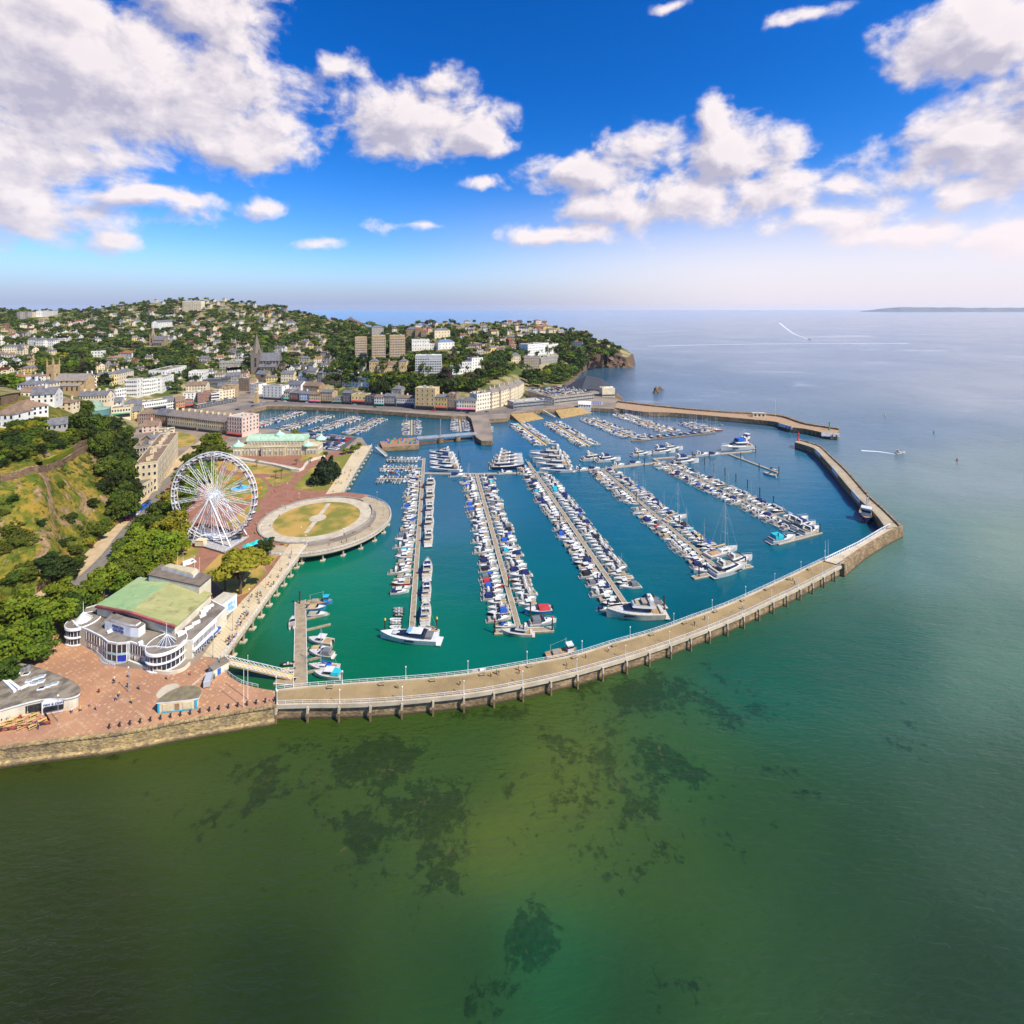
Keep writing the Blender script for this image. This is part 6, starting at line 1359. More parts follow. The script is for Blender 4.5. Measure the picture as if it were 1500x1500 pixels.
hill_wall('long stone wall along the top of the rocky cliff', [(0, 706), (30, 698), (55, 691), (70, 690), (100, 676), (131, 658)], 3.0, .8, RUBBLE)
hill_wall('short upper stone wall behind the lime hedge on the cliff', [(104, 665), (128, 651)], 3.2, .8, RUBBLE)
hill_wall('pinkish retaining wall at the left edge below the cream villa', [(0, 594), (26, 588)], 5, 1, RUBBLE)
hill_wall('clipped lime green hedge along the top cliff wall', [(57, 684), (75, 676), (104, 662)], 2.6, 2.6, LIME, 'hedge')
hill_wall('dark green hedge above the pinkish retaining wall at left', [(0, 587), (26, 580)], 2.6, 3, mat('dark_hedge', (.05, .09, .015), .95, (.035, .06, .012), .8, bmp=.5), 'hedge')

# hut by the basin and cafe parasols beside the theatre
c = W(320.5, 983, Q); t = thing('store_hut', 'small white hut with brown flat roof at the corner of the boat basin', 'hut', c, .95); m = MB(); m.box((0, 0, 0), (4.6, 3.2, 2.3)); m.build('wall', RENDER, t); m = MB(); m.box((0, 0, 2.3), (5, 3.6, .25)); m.box((.8, .2, 2.55), (1.2, 1, .5)); m.build('roof', FLATR, t); m = MB(); m.box((-.6, -1.62, 0), (1, .1, 1.9)); m.build('door', BLUE, t)
for k in range(7):
    c = W(287 + k * 5.0, 957 - k * 4.5, Q + .03); t = thing('parasol', f'blue cafe parasol beside the theatre wall, {nth(k + 1)} from the plaza', 'parasol', c, .3, 'cafe parasols'); m = MB(); m.tube((0, 0, 0), (0, 0, 2.5), .04, n=5); m.build('pole', METALW, t); m = MB(); m.lathe((0, 0, 2.1), [(1.5, 0), (.8, .35), (.03, .6)], 8, sm=False); m.build('canopy', mat('parasol_blue', (.03, .09, .38), .8), t)
    m = MB(); m.lathe((1.0, .3, 0), [(.05, 0), (.05, .7), (.45, .72), (.45, .76), (.02, .77)], 8); tag(m.build('cafe_table', METALG), f'small round cafe table under a blue parasol, {nth(k + 1)} from the plaza', 'table', 'cafe tables beside theatre').location = c
def bench(p, rz, lab):
    t = thing('bench', lab, 'bench', p, rz, 'benches'); m = MB(); m.box((0, 0, .4), (1.8, .45, .07)); m.build('seat', WOOD, t); m = MB(); m.box((0, .22, .5), (1.8, .07, .45)); m.build('backrest', WOOD, t)
    for x in (-.7, .7): m = MB(); m.box((x, 0, 0), (.08, .45, .42)); m.build('leg', BLACKM, t)
for k, (p, d) in enumerate(along([lerp(a, b, .2) for a, b in zip(pin, pout)], n=16)[1:-1]): bench((p[0], p[1], Q + .02), math.atan2(d[1], d[0]), f'wooden bench on the marina side of the curved pier, {nth(k + 1)} from the plaza')
for k in range(9): a = math.radians(150 + k * 22); bench((ic[0] + 30.6 * math.cos(a), ic[1] + 30.6 * math.sin(a), Q + .04), a - math.pi / 2, f'wooden bench around the circular lawn, {nth(k + 1)} anticlockwise from the top left')
# ---------------------------------------------------------------- boats (bow towards +x, waterline at z = 0)
HULLW = mat('gelcoat_white', (.64, .63, .60), .3, (.54, .53, .51), .9, spec=.5)
HULLC = mat('gelcoat_cream', (.70, .62, .48), .3)
HULLN = mat('hull_navy', (.02, .03, .10), .25)
HULLR = mat('hull_red', (.45, .03, .03), .3)
HULLB = mat('hull_sky_blue', (.02, .25, .60), .35)
HULLG = mat('hull_grey', (.20, .21, .22), .35)
DECKW = mat('boat_deck', (.52, .48, .41), .6, (.42, .38, .32), 1.2)
TEAK = mat('teak', (.42, .26, .12), .7)
BGLASS = mat('boat_glass', (.015, .018, .025), .08, spec=.7)
SEATC = mat('boat_seat', (.34, .29, .22), .7)
COVERS = {'navy': mat('cover_navy', (.015, .025, .12), .8), 'blue': mat('cover_blue', (.02, .10, .45), .8), 'grey': mat('cover_grey', (.16, .16, .17), .8), 'black': mat('cover_black', (.02, .02, .022), .8), 'tan': mat('cover_tan', (.48, .34, .17), .8), 'turquoise': mat('cover_turquoise', (.02, .42, .50), .8), 'red': mat('cover_red', (.50, .04, .05), .8), 'white': HULLW}
ALU = mat('mast_alu', (.60, .60, .60), .35, metal=.4)
def hullform(L, Bm, Hh, m, stripe=1, deck=2, fine=2.3, n=12, flare=.78):
    """hull with sheer, transom, deck and a coloured band at the waterline"""
    S = []
    for i in range(n + 1):
        f = i / n; k = max(0, (f - .4) / .6); b = Bm / 2 * (1 - k ** fine) * (.9 + .1 * min(1, f * 3)) + .02; h = Hh * (.82 + .38 * f * f)
        x = -L / 2 + L * f
        S.append((x, b, h, b * (flare - .35 * k)))
    for s in (1, -1):
        rows = []
        for lev in range(4):
            row = []
            for x, b, h, bw in S:
                if lev == 0: row.append((x - (0 if lev else .02) * L * (x > 0) * (x / L) * 2, s * bw * .9, -.25))
                elif lev == 1: row.append((x - .012 * L * max(0, x / L) * 2, s * bw, .12))
                elif lev == 2: row.append((x, s * (bw + (b - bw) * .7), h * .72))
                else: row.append((x, s * b, h))
            rows.append(row)
        for lev in range(3):
            A, B_ = rows[lev], rows[lev + 1]
            if s > 0: A, B_ = B_, A
            m.strip(A, B_, 0, m=(stripe if lev == 0 else 0), sm=True)
    x, b, h, bw = S[0]
    m.add([(x, -b, h), (x, b, h), (x, bw, -.25), (x, -bw, -.25)], [(0, 1, 2, 3)], 0)
    Lf = [(x, b - .05, h - .02) for x, b, h, bw in S]; Rt = [(x, -b + .05, h - .02) for x, b, h, bw in S]
    m.strip(Rt, Lf, 0, m=deck)
    return S
def hat(S, f):
    i = min(len(S) - 2, int(f * (len(S) - 1))); t = f * (len(S) - 1) - i
    return tuple(S[i][k] + (S[i + 1][k] - S[i][k]) * t for k in range(4))
def loft(m, S, f0, f1, w0, w1, z0, z1, m_side, m_top, tap=.82, n=5, fr=.12, bk=.04, L=10):
    """cabin shape following the plan of the hull: f0 back, f1 front"""
    bot, top = [], []
    for i in range(n + 1):
        f = f0 + (f1 - f0) * i / n; x, b, h, _ = hat(S, f); w = b * (w0 + (w1 - w0) * i / n)
        bot.append((x, w, h + z0)); ff = f0 + bk + (f1 - fr - f0 - bk) * i / n; x2 = hat(S, ff)[0]
        top.append((x2, w * tap, hat(S, f0)[2] + z1))
    mir = lambda P: [(x, -y, z) for x, y, z in P]
    m.strip(top, bot, 0, m=m_side); m.strip(mir(bot), mir(top), 0, m=m_side)
    m.strip(mir(top), top, 0, m=m_top)
    m.add([bot[0], mir(bot)[0], mir(top)[0], top[0]], [(0, 1, 2, 3)], m_side); m.add([bot[-1], mir(bot)[-1], mir(top)[-1], top[-1]], [(3, 2, 1, 0)], m_side)
BOATS = {}
def make_boat(kind, cov, hull=None):
    key = (kind, cov, hull)
    if key in BOATS: return BOATS[key]
    hm = {'navy': HULLN, 'red': HULLR, 'blue': HULLB, 'grey': HULLG, 'cream': HULLC}.get(hull, HULLW); C = COVERS[cov]; parts = []
    add = lambda nm, m, mats: parts.append((nm, m.mesh(nm, mats)))
    band = HULLN if cov in ('navy', 'blue', 'grey') else HULLR if cov == 'red' else HULLG
    if kind == 'cruiser':
        L, Bm = 9.5, 3.2; m = MB(); S = hullform(L, Bm, 1.35, m); m.box((-L / 2 - .35, 0, .25), (.9, Bm * .8, .12), 2)
        m.box((-3.0, 0, 1.05), (2.8, Bm * .72, .12), 3); m.box((-4.2, 0, 1.1), (.6, Bm * .7, .5), 3); m.path([(hat(S, f)[0], hat(S, f)[1] * .95 * s, hat(S, f)[2] + .45) for s in (1,) for f in (.62, .75, .88, .97)], .03, 3, 0); add('hull', m, [hm, band, DECKW, SEATC])
        m = MB(); loft(m, S, .42, .90, .80, .35, -.02, .62, 0, 0, tap=.8, fr=.16); m.box((1.3, 0, 1.85), (.55, .55, .06), 1); add('cabin', m, [HULLW, BGLASS])
        m = MB(); loft(m, S, .38, .58, .84, .72, .45, 1.25, 0, 0, tap=.78, fr=.10, bk=.06); add('windscreen', m, [BGLASS])
        if cov != 'white': m = MB(); loft(m, S, .10, .44, .82, .84, .15, 1.45, 0, 0, tap=.84, fr=.03, bk=.03); add('canopy', m, [C])
        else:
            m = MB()
            for s in (1, -1): m.box((-1.8, s * 1.35, 1.2), (.7, .14, 1.5), 0)
            m.box((-1.9, 0, 2.6), (.8, 2.8, .14), 0); add('radar_arch', m, [HULLW])
        r = ('sports_cruiser', L, Bm, parts)
    elif kind == 'hardtop':
        L, Bm = 8.2, 2.9; m = MB(); S = hullform(L, Bm, 1.3, m, fine=2.6); m.box((-2.4, 0, 1.0), (2.6, Bm * .7, .12), 3); add('hull', m, [hm, band, DECKW, TEAK])
        m = MB(); loft(m, S, .36, .84, .84, .4, -.02, .55, 0, 0, fr=.14); add('cabin', m, [HULLW])
        m = MB(); loft(m, S, .34, .62, .80, .7, .5, 1.15, 0, 1, tap=.88, fr=.08, bk=.0); m.box((hat(S, .44)[0], 0, hat(S, .34)[2] + 1.14), (2.6, 2.3, .12), 1); add('wheelhouse', m, [BGLASS, HULLW])
        m = MB(); m.box((-L / 2 - .2, .0, .4), (.5, .5, 1.1), 0, 0, .8, .8); add('outboard', m, [BLACKM if cov != 'tan' else mat('outboard_yellow', (.7, .45, .03), .5)])
        if cov not in ('white',): m = MB(); loft(m, S, .06, .36, .80, .82, .1, .95, 0, 0, tap=.86, fr=.03, bk=.03); add('canopy', m, [C])
        r = ('cabin_cruiser', L, Bm, parts)
    elif kind == 'open':
        L, Bm = 6.6, 2.5; m = MB(); S = hullform(L, Bm, 1.0, m); m.box((-1.2, 0, .75), (3.2, Bm * .66, .12), 3); m.box((-2.6, 0, .8), (.6, 1.6, .4), 3); add('hull', m, [hm, band, DECKW, SEATC])
        m = MB(); loft(m, S, .5, .85, .72, .4, -.02, .35, 0, 0, fr=.12); add('cabin', m, [HULLW])
        m = MB(); loft(m, S, .46, .6, .76, .66, .25, .8, 0, 0, tap=.8, fr=.08, bk=.05); add('windscreen', m, [BGLASS])
        if cov != 'white': m = MB(); loft(m, S, .06, .5, .84, .84, .05, .6, 0, 0, tap=.75, fr=.03, bk=.05); add('canopy', m, [C])
        m = MB(); m.box((-L / 2 - .2, .0, .3), (.5, .45, 1.0), 0, 0, .8, .8); add('outboard', m, [BLACKM])
        r = ('speedboat', L, Bm, parts)
    elif kind == 'fly':
        L, Bm = 15.0, 4.5; m = MB(); S = hullform(L, Bm, 2.0, m); m.box((-L / 2 - .5, 0, .4), (1.3, Bm * .85, .14), 2); m.box((-5.4, 0, 1.7), (2.0, Bm * .6, .12), 3); m.box((-6.6, 0, 1.7), (.7, Bm * .7, .5), 2)
        for s in (1, -1): m.box((1.6, s * (hat(S, .6)[1] - .12), 1.15), (3.6, .1, .4), 4)
        m.path([(hat(S, f)[0], hat(S, f)[1] * .96, hat(S, f)[2] + .6) for f in (.5, .65, .8, .9, .985)] + [(hat(S, f)[0], -hat(S, f)[1] * .96, hat(S, f)[2] + .6) for f in (.9, .8, .65, .5)], .035, 3, 0); add('hull', m, [hm, band, DECKW, TEAK, BGLASS])
        m = MB(); loft(m, S, .26, .80, .82, .45, -.02, 1.0, 0, 0, fr=.22); add('cabin', m, [HULLW])
        m = MB(); loft(m, S, .25, .70, .84, .58, .55, 1.35, 0, 1, tap=.9, fr=.16, bk=.0); add('windscreen', m, [BGLASS, HULLW])
        m = MB(); loft(m, S, .16, .56, .80, .66, 1.35, 1.95, 0, 1, tap=.95, fr=.06, bk=.0); m.box((-2.6, 0, 3.9), (1.8, 2.2, .4), 1); m.box((.2, 0, 3.9), (.2, 2.0, .45), 2); add('flybridge', m, [HULLW, SEATC, BGLASS])
        m = MB()
        for s in (1, -1): m.box((-4.0, s * 1.5, 3.3), (.9, .16, 1.7), 0)
        m.box((-4.1, 0, 4.95), (1.0, 3.1, .16), 0); m.lathe((-4.1, 0, 5.1), [(.4, 0), (.4, .3), (.02, .5)], 8); add('radar_arch', m, [HULLW])
        if cov != 'white': m = MB(); m.box((-1.9, 0, 4.0), (3.6, 2.7, .75), 0, 0, .85, .85); add('canopy', m, [C])
        r = ('motor_yacht', L, Bm, parts)
    elif kind == 'sport':
        L, Bm = 19.0, 5.0; m = MB(); S = hullform(L, Bm, 2.1, m, fine=2.6); m.box((-L / 2 - .7, 0, .35), (1.6, Bm * .85, .14), 2); m.box((4.2, 0, hat(S, .72)[2]), (3.0, 2.2, .12), 4, 0, .9, .8)
        for s in (1, -1): m.box((-.8, s * (hat(S, .46)[1] - .13), 1.05), (3.2, .12, .45), 5)
        add('hull', m, [hm, band, HULLW, TEAK, COVERS['grey'], BGLASS])
        m = MB(); loft(m, S, .22, .80, .80, .3, -.02, 1.2, 0, 0, fr=.28, tap=.72); add('cabin', m, [HULLW])
        m = MB(); loft(m, S, .20, .70, .83, .50, .35, 1.45, 0, 1, tap=.78, fr=.24, bk=.02); add('windscreen', m, [BGLASS, BGLASS])
        m = MB(); m.box((-2.4, 0, 3.3), (4.2, 3.1, .3), 0, 0, .9, .85); m.box((-.4, 0, 3.32), (1.6, 2.6, .3), 1, 0, .9, .9); add('hardtop', m, [HULLW, mat('sunroof_blue', (.20, .40, .62), .15)])
        m = MB(); m.box((-6.8, 0, 2.0), (2.2, 3.2, .5), 0); add('cockpit_seat', m, [COVERS['grey']])
        r = ('motor_yacht', L, Bm, parts)
    elif kind == 'sail':
        L, Bm = 10.5, 3.3; m = MB(); S = hullform(L, Bm, 1.15, m, fine=1.9); m.box((-3.1, 0, .98), (2.6, 1.5, .12), 3); add('hull', m, [hm, band, DECKW, TEAK])
        m = MB(); loft(m, S, .36, .74, .58, .4, -.02, .5, 0, 0, fr=.08)
        for s in (1, -1): m.box((.2, s * .86, 1.22), (1.8, .1, .2), 1)
        add('cabin', m, [HULLW, BGLASS])
        m = MB(); hm_ = 13.5; m.tube((.9, 0, 1.2), (.9, 0, hm_), .11, .07, n=5)
        for z in (5.5, 9.5): m.tube((.9, -.95, z), (.9, .95, z), .04, n=3)
        for e in ((5.1, 0), (-5.1, 0), (.6, 1.5), (.6, -1.5)): m.tube((.9, 0, hm_ - .2), (*e, 1.2), .022, n=3, cap=False)
        m.tube((.9, 0, 2.2), (-3.4, 0, 2.35), .08, n=4); add('mast', m, [ALU])
        m = MB(); m.tube((.7, 0, 2.45), (-3.3, 0, 2.5), .24, .16, n=6); add('sail_cover', m, [C if cov != 'white' else COVERS['tan']])
        if cov not in ('white', 'tan'): m = MB(); loft(m, S, .26, .42, .56, .56, .4, 1.05, 0, 0, tap=.85, fr=.03, bk=.04); add('sprayhood', m, [C])
        r = ('sailing_yacht', L, Bm, parts)
    elif kind == 'rib':
        L, Bm = 5.0, 2.1; m = MB(); pts = [(-2.4, .8, .35), (1.0, .8, .4), (2.0, .5, .5), (2.45, 0, .6), (2.0, -.5, .5), (1.0, -.8, .4), (-2.4, -.8, .35)]; m.path(pts, .27, 7, 0); m.box((-.4, 0, .1), (4.0, 1.3, .15), 1); add('tube', m, [HULLG if cov == 'grey' else HULLW if cov == 'white' else C, DECKW])
        m = MB(); m.box((-.3, 0, .25), (.7, .7, .8), 0, 0, .7, .8); m.box((-1.2, 0, .25), (.5, .9, .45), 1); add('console', m, [HULLW, SEATC]); m = MB(); m.box((-2.7, 0, .2), (.45, .4, .95), 0, 0, .8, .8); add('outboard', m, [BLACKM])
        r = ('inflatable_boat', L, Bm, parts)
    elif kind == 'fish':
        L, Bm = 11.5, 3.8; m = MB(); S = hullform(L, Bm, 1.5, m, fine=3.2); add('hull', m, [hm if hull else HULLB, HULLR, TEAK, TEAK])
        m = MB(); m.box((3.0, 0, 1.5), (2.2, 2.2, 2.1), 0, 0, .9, .9); m.box((3.0, 0, 2.6), (2.28, 2.1, .6), 1); m.box((3.0, 0, 3.6), (2.4, 2.4, .15), 2); add('wheelhouse', m, [HULLW if hull else HULLB, BGLASS, HULLW if hull else mat('turq_roof', (.03, .45, .60), .5)])
        m = MB(); m.tube((1.6, 0, 1.5), (1.6, 0, 6.0), .1, n=5); m.tube((-4.2, 0, 1.5), (-4.2, 0, 4.5), .09, n=5); m.tube((1.6, 0, 5.6), (-4.2, 0, 4.4), .03, n=3); add('mast', m, [ALU])
        m = MB(); m.box((-2, 0, 1.4), (3, 2.2, .7), 0, 0, .9, .9); add('deck_gear', m, [SEATC]); r = ('fishing_boat', L, Bm, parts)
    elif kind == 'small':
        L, Bm = 7.0, 2.5; m = MB(); S = hullform(L, Bm, 1.1, m, n=6); m.box((-1.8, 0, .9), (2.2, 1.6, .12), 3); add('hull', m, [hm, band, DECKW, TEAK])
        m = MB(); loft(m, S, .3, .78, .75, .4, -.02, .75, 0, 1, n=2, fr=.14); add('cabin', m, [BGLASS, HULLW])
        if cov != 'white': m = MB(); loft(m, S, .05, .36, .8, .8, .05, .7, 0, 0, n=1, tap=.85, fr=.02, bk=.02); add('canopy', m, [C])
        r = ('day_boat', L, Bm, parts)
    elif kind == 'smallsail':
        L, Bm = 7.5, 2.5; m = MB(); S = hullform(L, Bm, 1.0, m, n=6, fine=1.9); add('hull', m, [hm, band, DECKW, TEAK])
        m = MB(); loft(m, S, .34, .74, .6, .4, -.02, .45, 0, 0, n=2, fr=.08); add('cabin', m, [HULLW])
        m = MB(); m.tube((.6, 0, .9), (.6, 0, 9.5), .09, .06, n=4); m.tube((.6, 0, 1.7), (-2.6, 0, 1.8), .07, n=3)
        for e in ((3.6, 0), (-3.6, 0)): m.tube((.6, 0, 9.4), (*e, 1.), .02, n=3, cap=False)
        add('mast', m, [ALU]); m = MB(); m.tube((.4, 0, 1.9), (-2.5, 0, 1.95), .2, .13, n=5); add('sail_cover', m, [C]); r = ('day_sailer', L, Bm, parts)
    BOATS[key] = r; return r
br_ = random.Random(21)
def place_boat(kind, cov, x, y, rz, where, group, hull=None, s=1.0):
    nm, L, Bm, parts = make_boat(kind, cov, hull)
    hc = {'navy': 'navy hulled ', 'red': 'red hulled ', 'blue': 'blue hulled ', 'grey': 'grey hulled ', 'cream': 'cream '}.get(hull, 'white ')
    word = {'sports_cruiser': 'sports cruiser', 'cabin_cruiser': 'cabin cruiser', 'speedboat': 'speedboat', 'motor_yacht': 'motor yacht', 'sailing_yacht': 'sailing yacht', 'inflatable_boat': 'inflatable boat', 'fishing_boat': 'fishing boat', 'day_boat': 'cabin boat', 'day_sailer': 'small sailing boat'}[nm]
    if nm == 'inflatable_boat': hc = {'grey': 'grey ', 'white': 'white '}.get(cov, cov + ' ')
    elif nm == 'fishing_boat': hc = 'blue ' if not hull else hull + ' hulled '
    elif cov not in ('white',): hc = hc.strip() + ' ' + cov + '-covered '
    t = thing(nm, f'{hc}{word}, {where}', word, (x, y, 0), rz, group, s)
    for pn, me in parts: link(pn, me, t)
    return t
def pick_cover(): return br_.choices(['white', 'navy', 'blue', 'grey', 'black', 'tan', 'turquoise', 'red'], [60, 12, 6, 10, 7, 3.5, 1., .9])[0]
def pick_hull(): return br_.choices([None, 'navy', 'cream', 'grey', 'red'], [86, 5, 6, 2, 1])[0]
fing = MB(); fing.box((4.2, 0, -.3), (8.4, .9, .75)); FINGER = fing.mesh('finger', WOOD)
POST = MB(); POST.tube((0, 0, -4), (0, 0, 5.0), .28, n=7); POSTM = POST.mesh('post', PILEW); POST = MB(); POST.lathe((0, 0, 5.0), [(.34, -.1), (.34, .35), (.02, .8)], 7); CAPM = {'yellow': POST.mesh('cap', YCAP), 'red': POST.mesh('cap', RED), 'dark': POST.mesh('cap', BLACKM)}
def mooring_pile(px, py, label, capc='yellow', s=1.0):
    c = W(px, py); t = thing('mooring_pile', label, 'mooring pile', c, 0, 'mooring piles', s); link('post', POSTM, t); link('cap', CAPM[capc], t)
def pontoon(label, a, b, width=2.25, mt=None, group='marina pontoons'):
    """floating walkway between two photo points; returns near point, direction, normal (right-hand side)"""
    p, q = W(*a, .55), W(*b, .55); L_ = math.dist(p, q); rz = math.atan2(q[1] - p[1], q[0] - p[0]); t = thing('pontoon', label, 'pontoon', (p[0], p[1], 0), rz, group)
    m = MB(); m.box((L_ / 2, 0, -.35), (L_, width, .9), 0); m.build('deck', mt or WOOD, t)
    m = MB()
    for s in (1, -1): m.box((L_ / 2, s * (width / 2 - .1), .55), (L_, .16, .07), 0)
    m.build('edge_board', FRAMEW if mt is None else YWOOD, t)
    d = ((q[0] - p[0]) / L_, (q[1] - p[1]) / L_); return t, p, d, (d[1], -d[0]), L_, rz, width
def berth(P, side, s0, s1, kinds, place, group, gap=.55, sail=0.0, finger=True, scale=(.84, 1.04), skip=0.0, flip=.35):
    """rows of boats at right angles to the pontoon; side +1 right of travel, -1 left"""
    t, p, d, n, L_, rz, w = P; s = s0; k = 0; j = 0
    while True:
        kind = br_.choices(list(kinds), list(kinds.values()))[0]
        cov = pick_cover(); hull = pick_hull()
        if kind in ('rib',): cov, hull = br_.choice(['grey', 'grey', 'white', 'black']), None
        if kind in ('sail', 'smallsail') and cov in ('black', 'white'): cov = br_.choice(['blue', 'navy', 'tan'])
        nm, L, Bm, parts = make_boat(kind, cov, hull); sc = br_.uniform(*scale)
        s += Bm * sc / 2
        if s + Bm * sc / 2 > s1: break
        if br_.random() >= skip:
            k += 1; off = (w / 2 + .7 + L * sc / 2 + br_.uniform(0, .5)) * side; x, y = p[0] + d[0] * s + n[0] * off, p[1] + d[1] * s + n[1] * off
            inward = math.atan2(-n[1] * side, -n[0] * side); a = inward if br_.random() > flip else inward + math.pi
            place_boat(kind, cov, x, y, a + br_.uniform(-.03, .03), place(nth(k)), group, hull, sc)
        s += Bm * sc / 2 + gap
        j += 1
        if finger and j % 2 == 0: link('finger', FINGER, t, (s - gap / 2, -side * (w / 2), 0), -side * math.pi / 2); s += .3
MOTOR = {'cruiser': 5, 'hardtop': 3, 'open': 2}
MIX = {'cruiser': 5, 'hardtop': 2, 'open': 1.5, 'sail': 1.5}
PONT = {}
for k, (a, b, lab) in enumerate((((603, 926), (621, 671), 'first'), ((762, 928), (698, 694), 'second'), ((922, 893), (773, 676), 'third'), ((1063, 842), (880, 686), 'fourth'), ((1178, 775), (957, 672), 'fifth'))):
    PONT[lab] = pontoon(f'{lab} long marina pontoon counted from the left, lined with boats', a, b)
def rows(lab, L0, L1, R0, R1, kl, kr, **kw):
    P = PONT[lab]; Lt = P[4]
    berth(P, -1, L0 * Lt, L1 * Lt, kl, lambda o: f'{o} up the left side of the {lab} long pontoon', f'boats on the left of the {lab} pontoon', **kw)
    if R1 > R0: berth(P, 1, R0 * Lt, R1 * Lt, kr, lambda o: f'{o} up the right side of the {lab} long pontoon', f'boats on the right of the {lab} pontoon', **kw)
rows('first', .12, .86, 0, 0, {'hardtop': 4, 'open': 3, 'cruiser': 3}, {}, scale=(.85, 1.02))
rows('second', .03, .98, .09, .98, {'hardtop': 3, 'cruiser': 5, 'open': 1, 'sail': .35}, {'cruiser': 6, 'hardtop': 2, 'open': .6})
rows('third', .02, .94, .07, .84, {'hardtop': 3, 'cruiser': 5, 'open': 1}, {'cruiser': 7, 'hardtop': 1.5, 'sail': .4})
rows('fourth', .03, .97, .12, .97, {'cruiser': 6, 'hardtop': 2, 'sail': 1.6}, {'cruiser': 6, 'hardtop': 1, 'sail': 2}, skip=.06)
rows('fifth', .02, .93, .05, .90, {'cruiser': 6, 'hardtop': 1, 'sail': 1.6}, {'cruiser': 6, 'sail': 2}, skip=.12)
# larger boats placed one by one: kind, cover, hull, bow photo point, stern photo point, description
def set_boat(kind, cov, bow, stern, where, hull=None, group='large boats placed along the pontoons'):
    nm, L, Bm, parts = make_boat(kind, cov, hull); p, q = W(*bow), W(*stern); l = math.dist(p, q)
    return place_boat(kind, cov, (p[0] + q[0]) / 2, (p[1] + q[1]) / 2, math.atan2(p[1] - q[1], p[0] - q[0]), where, group, hull, max(.5, l / L))
for k, (y0, y1, kind, cov) in enumerate(((918, 884, 'fly', 'white'), (881, 854, 'fly', 'navy'), (851, 824, 'fly', 'navy'), (801, 780, 'fly', 'white'), (779, 758, 'fly', 'white'), (757, 740, 'fly', 'grey'), (739, 722, 'fly', 'white'), (721, 704, 'fly', 'white'))):
    f = lambda y: 603 + (926 - y) / (926 - 671) * 18 + 4 + 5200 / 400 * (y - 450) / 400
    set_boat(kind, cov, (f(y1) + .5, y1), (f(y0), y0), f'{nth(k + 1)} up the right side of the first long pontoon')
set_boat('sport', 'grey', (557, 935), (641, 941), 'lying across the near end of the first long pontoon')
set_boat('sail', 'tan', (612, 921), (642, 928), 'tied behind the sport yacht at the first pontoon end')
set_boat('rib', 'grey', (563, 914), (600, 916), 'white covered tender left of the first pontoon end') if 0 else None
for k, y in enumerate((893, 897, 902, 909, 914, 920)): set_boat('rib', ['grey', 'grey', 'black', 'white', 'grey', 'white'][k], (571 + (k < 3) * 5, y), (588 + (k < 3) * 3, y), f'{nth(k + 1)} of the tender cluster left of the first pontoon end')
set_boat('fly', 'white', (734, 929), (780, 931), 'lying across the near end of the second long pontoon', 'cream')
set_boat('cruiser', 'grey', (815, 912), (775, 917), 'moored right of the second pontoon end behind the dinghy dock')
set_boat('open', 'red', (768, 899), (808, 895), 'right side near the second pontoon end, with red and blue stripes', 'blue')
set_boat('sail', 'blue', (757, 919), (725, 918), 'left of the second pontoon end')
set_boat('fly', 'white', (888, 904), (972, 903), 'largest yacht, lying across the near end of the third pontoon', 'cream')
set_boat('cruiser', 'black', (925, 888), (962, 881), 'behind the large cream yacht at the third pontoon end')
set_boat('cruiser', 'grey', (928, 894), (972, 889), 'just behind the large cream yacht at the third pontoon end')
set_boat('cruiser', 'navy', (892, 893), (874, 894), 'left tip of the third pontoon end')
set_boat('fly', 'white', (1094, 832), (1044, 845), 'lying across the near end of the fourth pontoon')
set_boat('fly', 'white', (1102, 820), (1062, 831), 'behind the yacht across the fourth pontoon end')
set_boat('cruiser', 'white', (1016, 840), (1048, 836), 'left tip of the fourth pontoon end')
set_boat('sail', 'white', (1080, 806), (1036, 818), 'tall mast on the right side near the fourth pontoon end', s if 0 else None)
set_boat('sail', 'white', (1006, 758), (974, 766), 'tall mast halfway up the right side of the fourth pontoon')
set_boat('cruiser', 'turquoise', (1165, 790), (1128, 796), 'left tip of the fifth pontoon end')
for k, (bx, by, sx, sy) in enumerate(((1184, 763, 1152, 772), (1195, 770, 1162, 778), (1201, 776, 1174, 784))): set_boat('fly' if k == 1 else 'cruiser', 'white' if k != 1 else 'navy', (bx, by), (sx, sy), f'{nth(k + 1)} in the group at the right of the fifth pontoon end')
for k in range(6): set_boat('fly' if k % 2 else 'sport', 'white' if k != 3 else 'navy', (629 - .2 * k, 689.5 - 4.6 * k), (674 - 2 * k, 690.5 - 4.6 * k), f'{nth(k + 1)} of the yachts stacked right of the first pontoon')
for k in range(4): set_boat('fly', 'white', (768 - k, 687 - 5.5 * k), (720 + 2 * k, 687 - 5.5 * k), f'{nth(k + 1)} of those stacked left of the third pontoon', 'navy' if k == 0 else None)
for k in range(4): set_boat('sport' if k == 0 else 'fly', 'white' if k else 'navy', (790 - 5 * k, 692 - 7 * k), (838 - 3 * k, 691 - 7 * k), f'{nth(k + 1)} of those stacked right of the third pontoon')
for k, (px, py, l) in enumerate(((740, 694, 24), (670, 698, 26), (850, 690, 26), (870, 688, 20), (905, 683, 22), (930, 680, 20), (872, 674, 44), (892, 676, 40), (940, 667, 34), (972, 664, 40), (985, 660, 36), (1004, 679, 46), (1028, 668, 26), (1046, 667, 18))):
    set_boat('fly' if l > 28 else 'cruiser', ['white', 'navy'][k % 2], (px + l * .43, py - 1), (px - l * .43, py + 1), f'{nth(k + 1)} from left alongside the cross pontoon behind the long rows')
t = set_boat('fly', 'blue', (1056, 661), (1100, 657), 'white three-deck cruiser at the far right end of the cross pontoon')
set_boat('open', 'white', (1118, 694), (1138, 699), 'left of the pair at the tip of the short right spur')
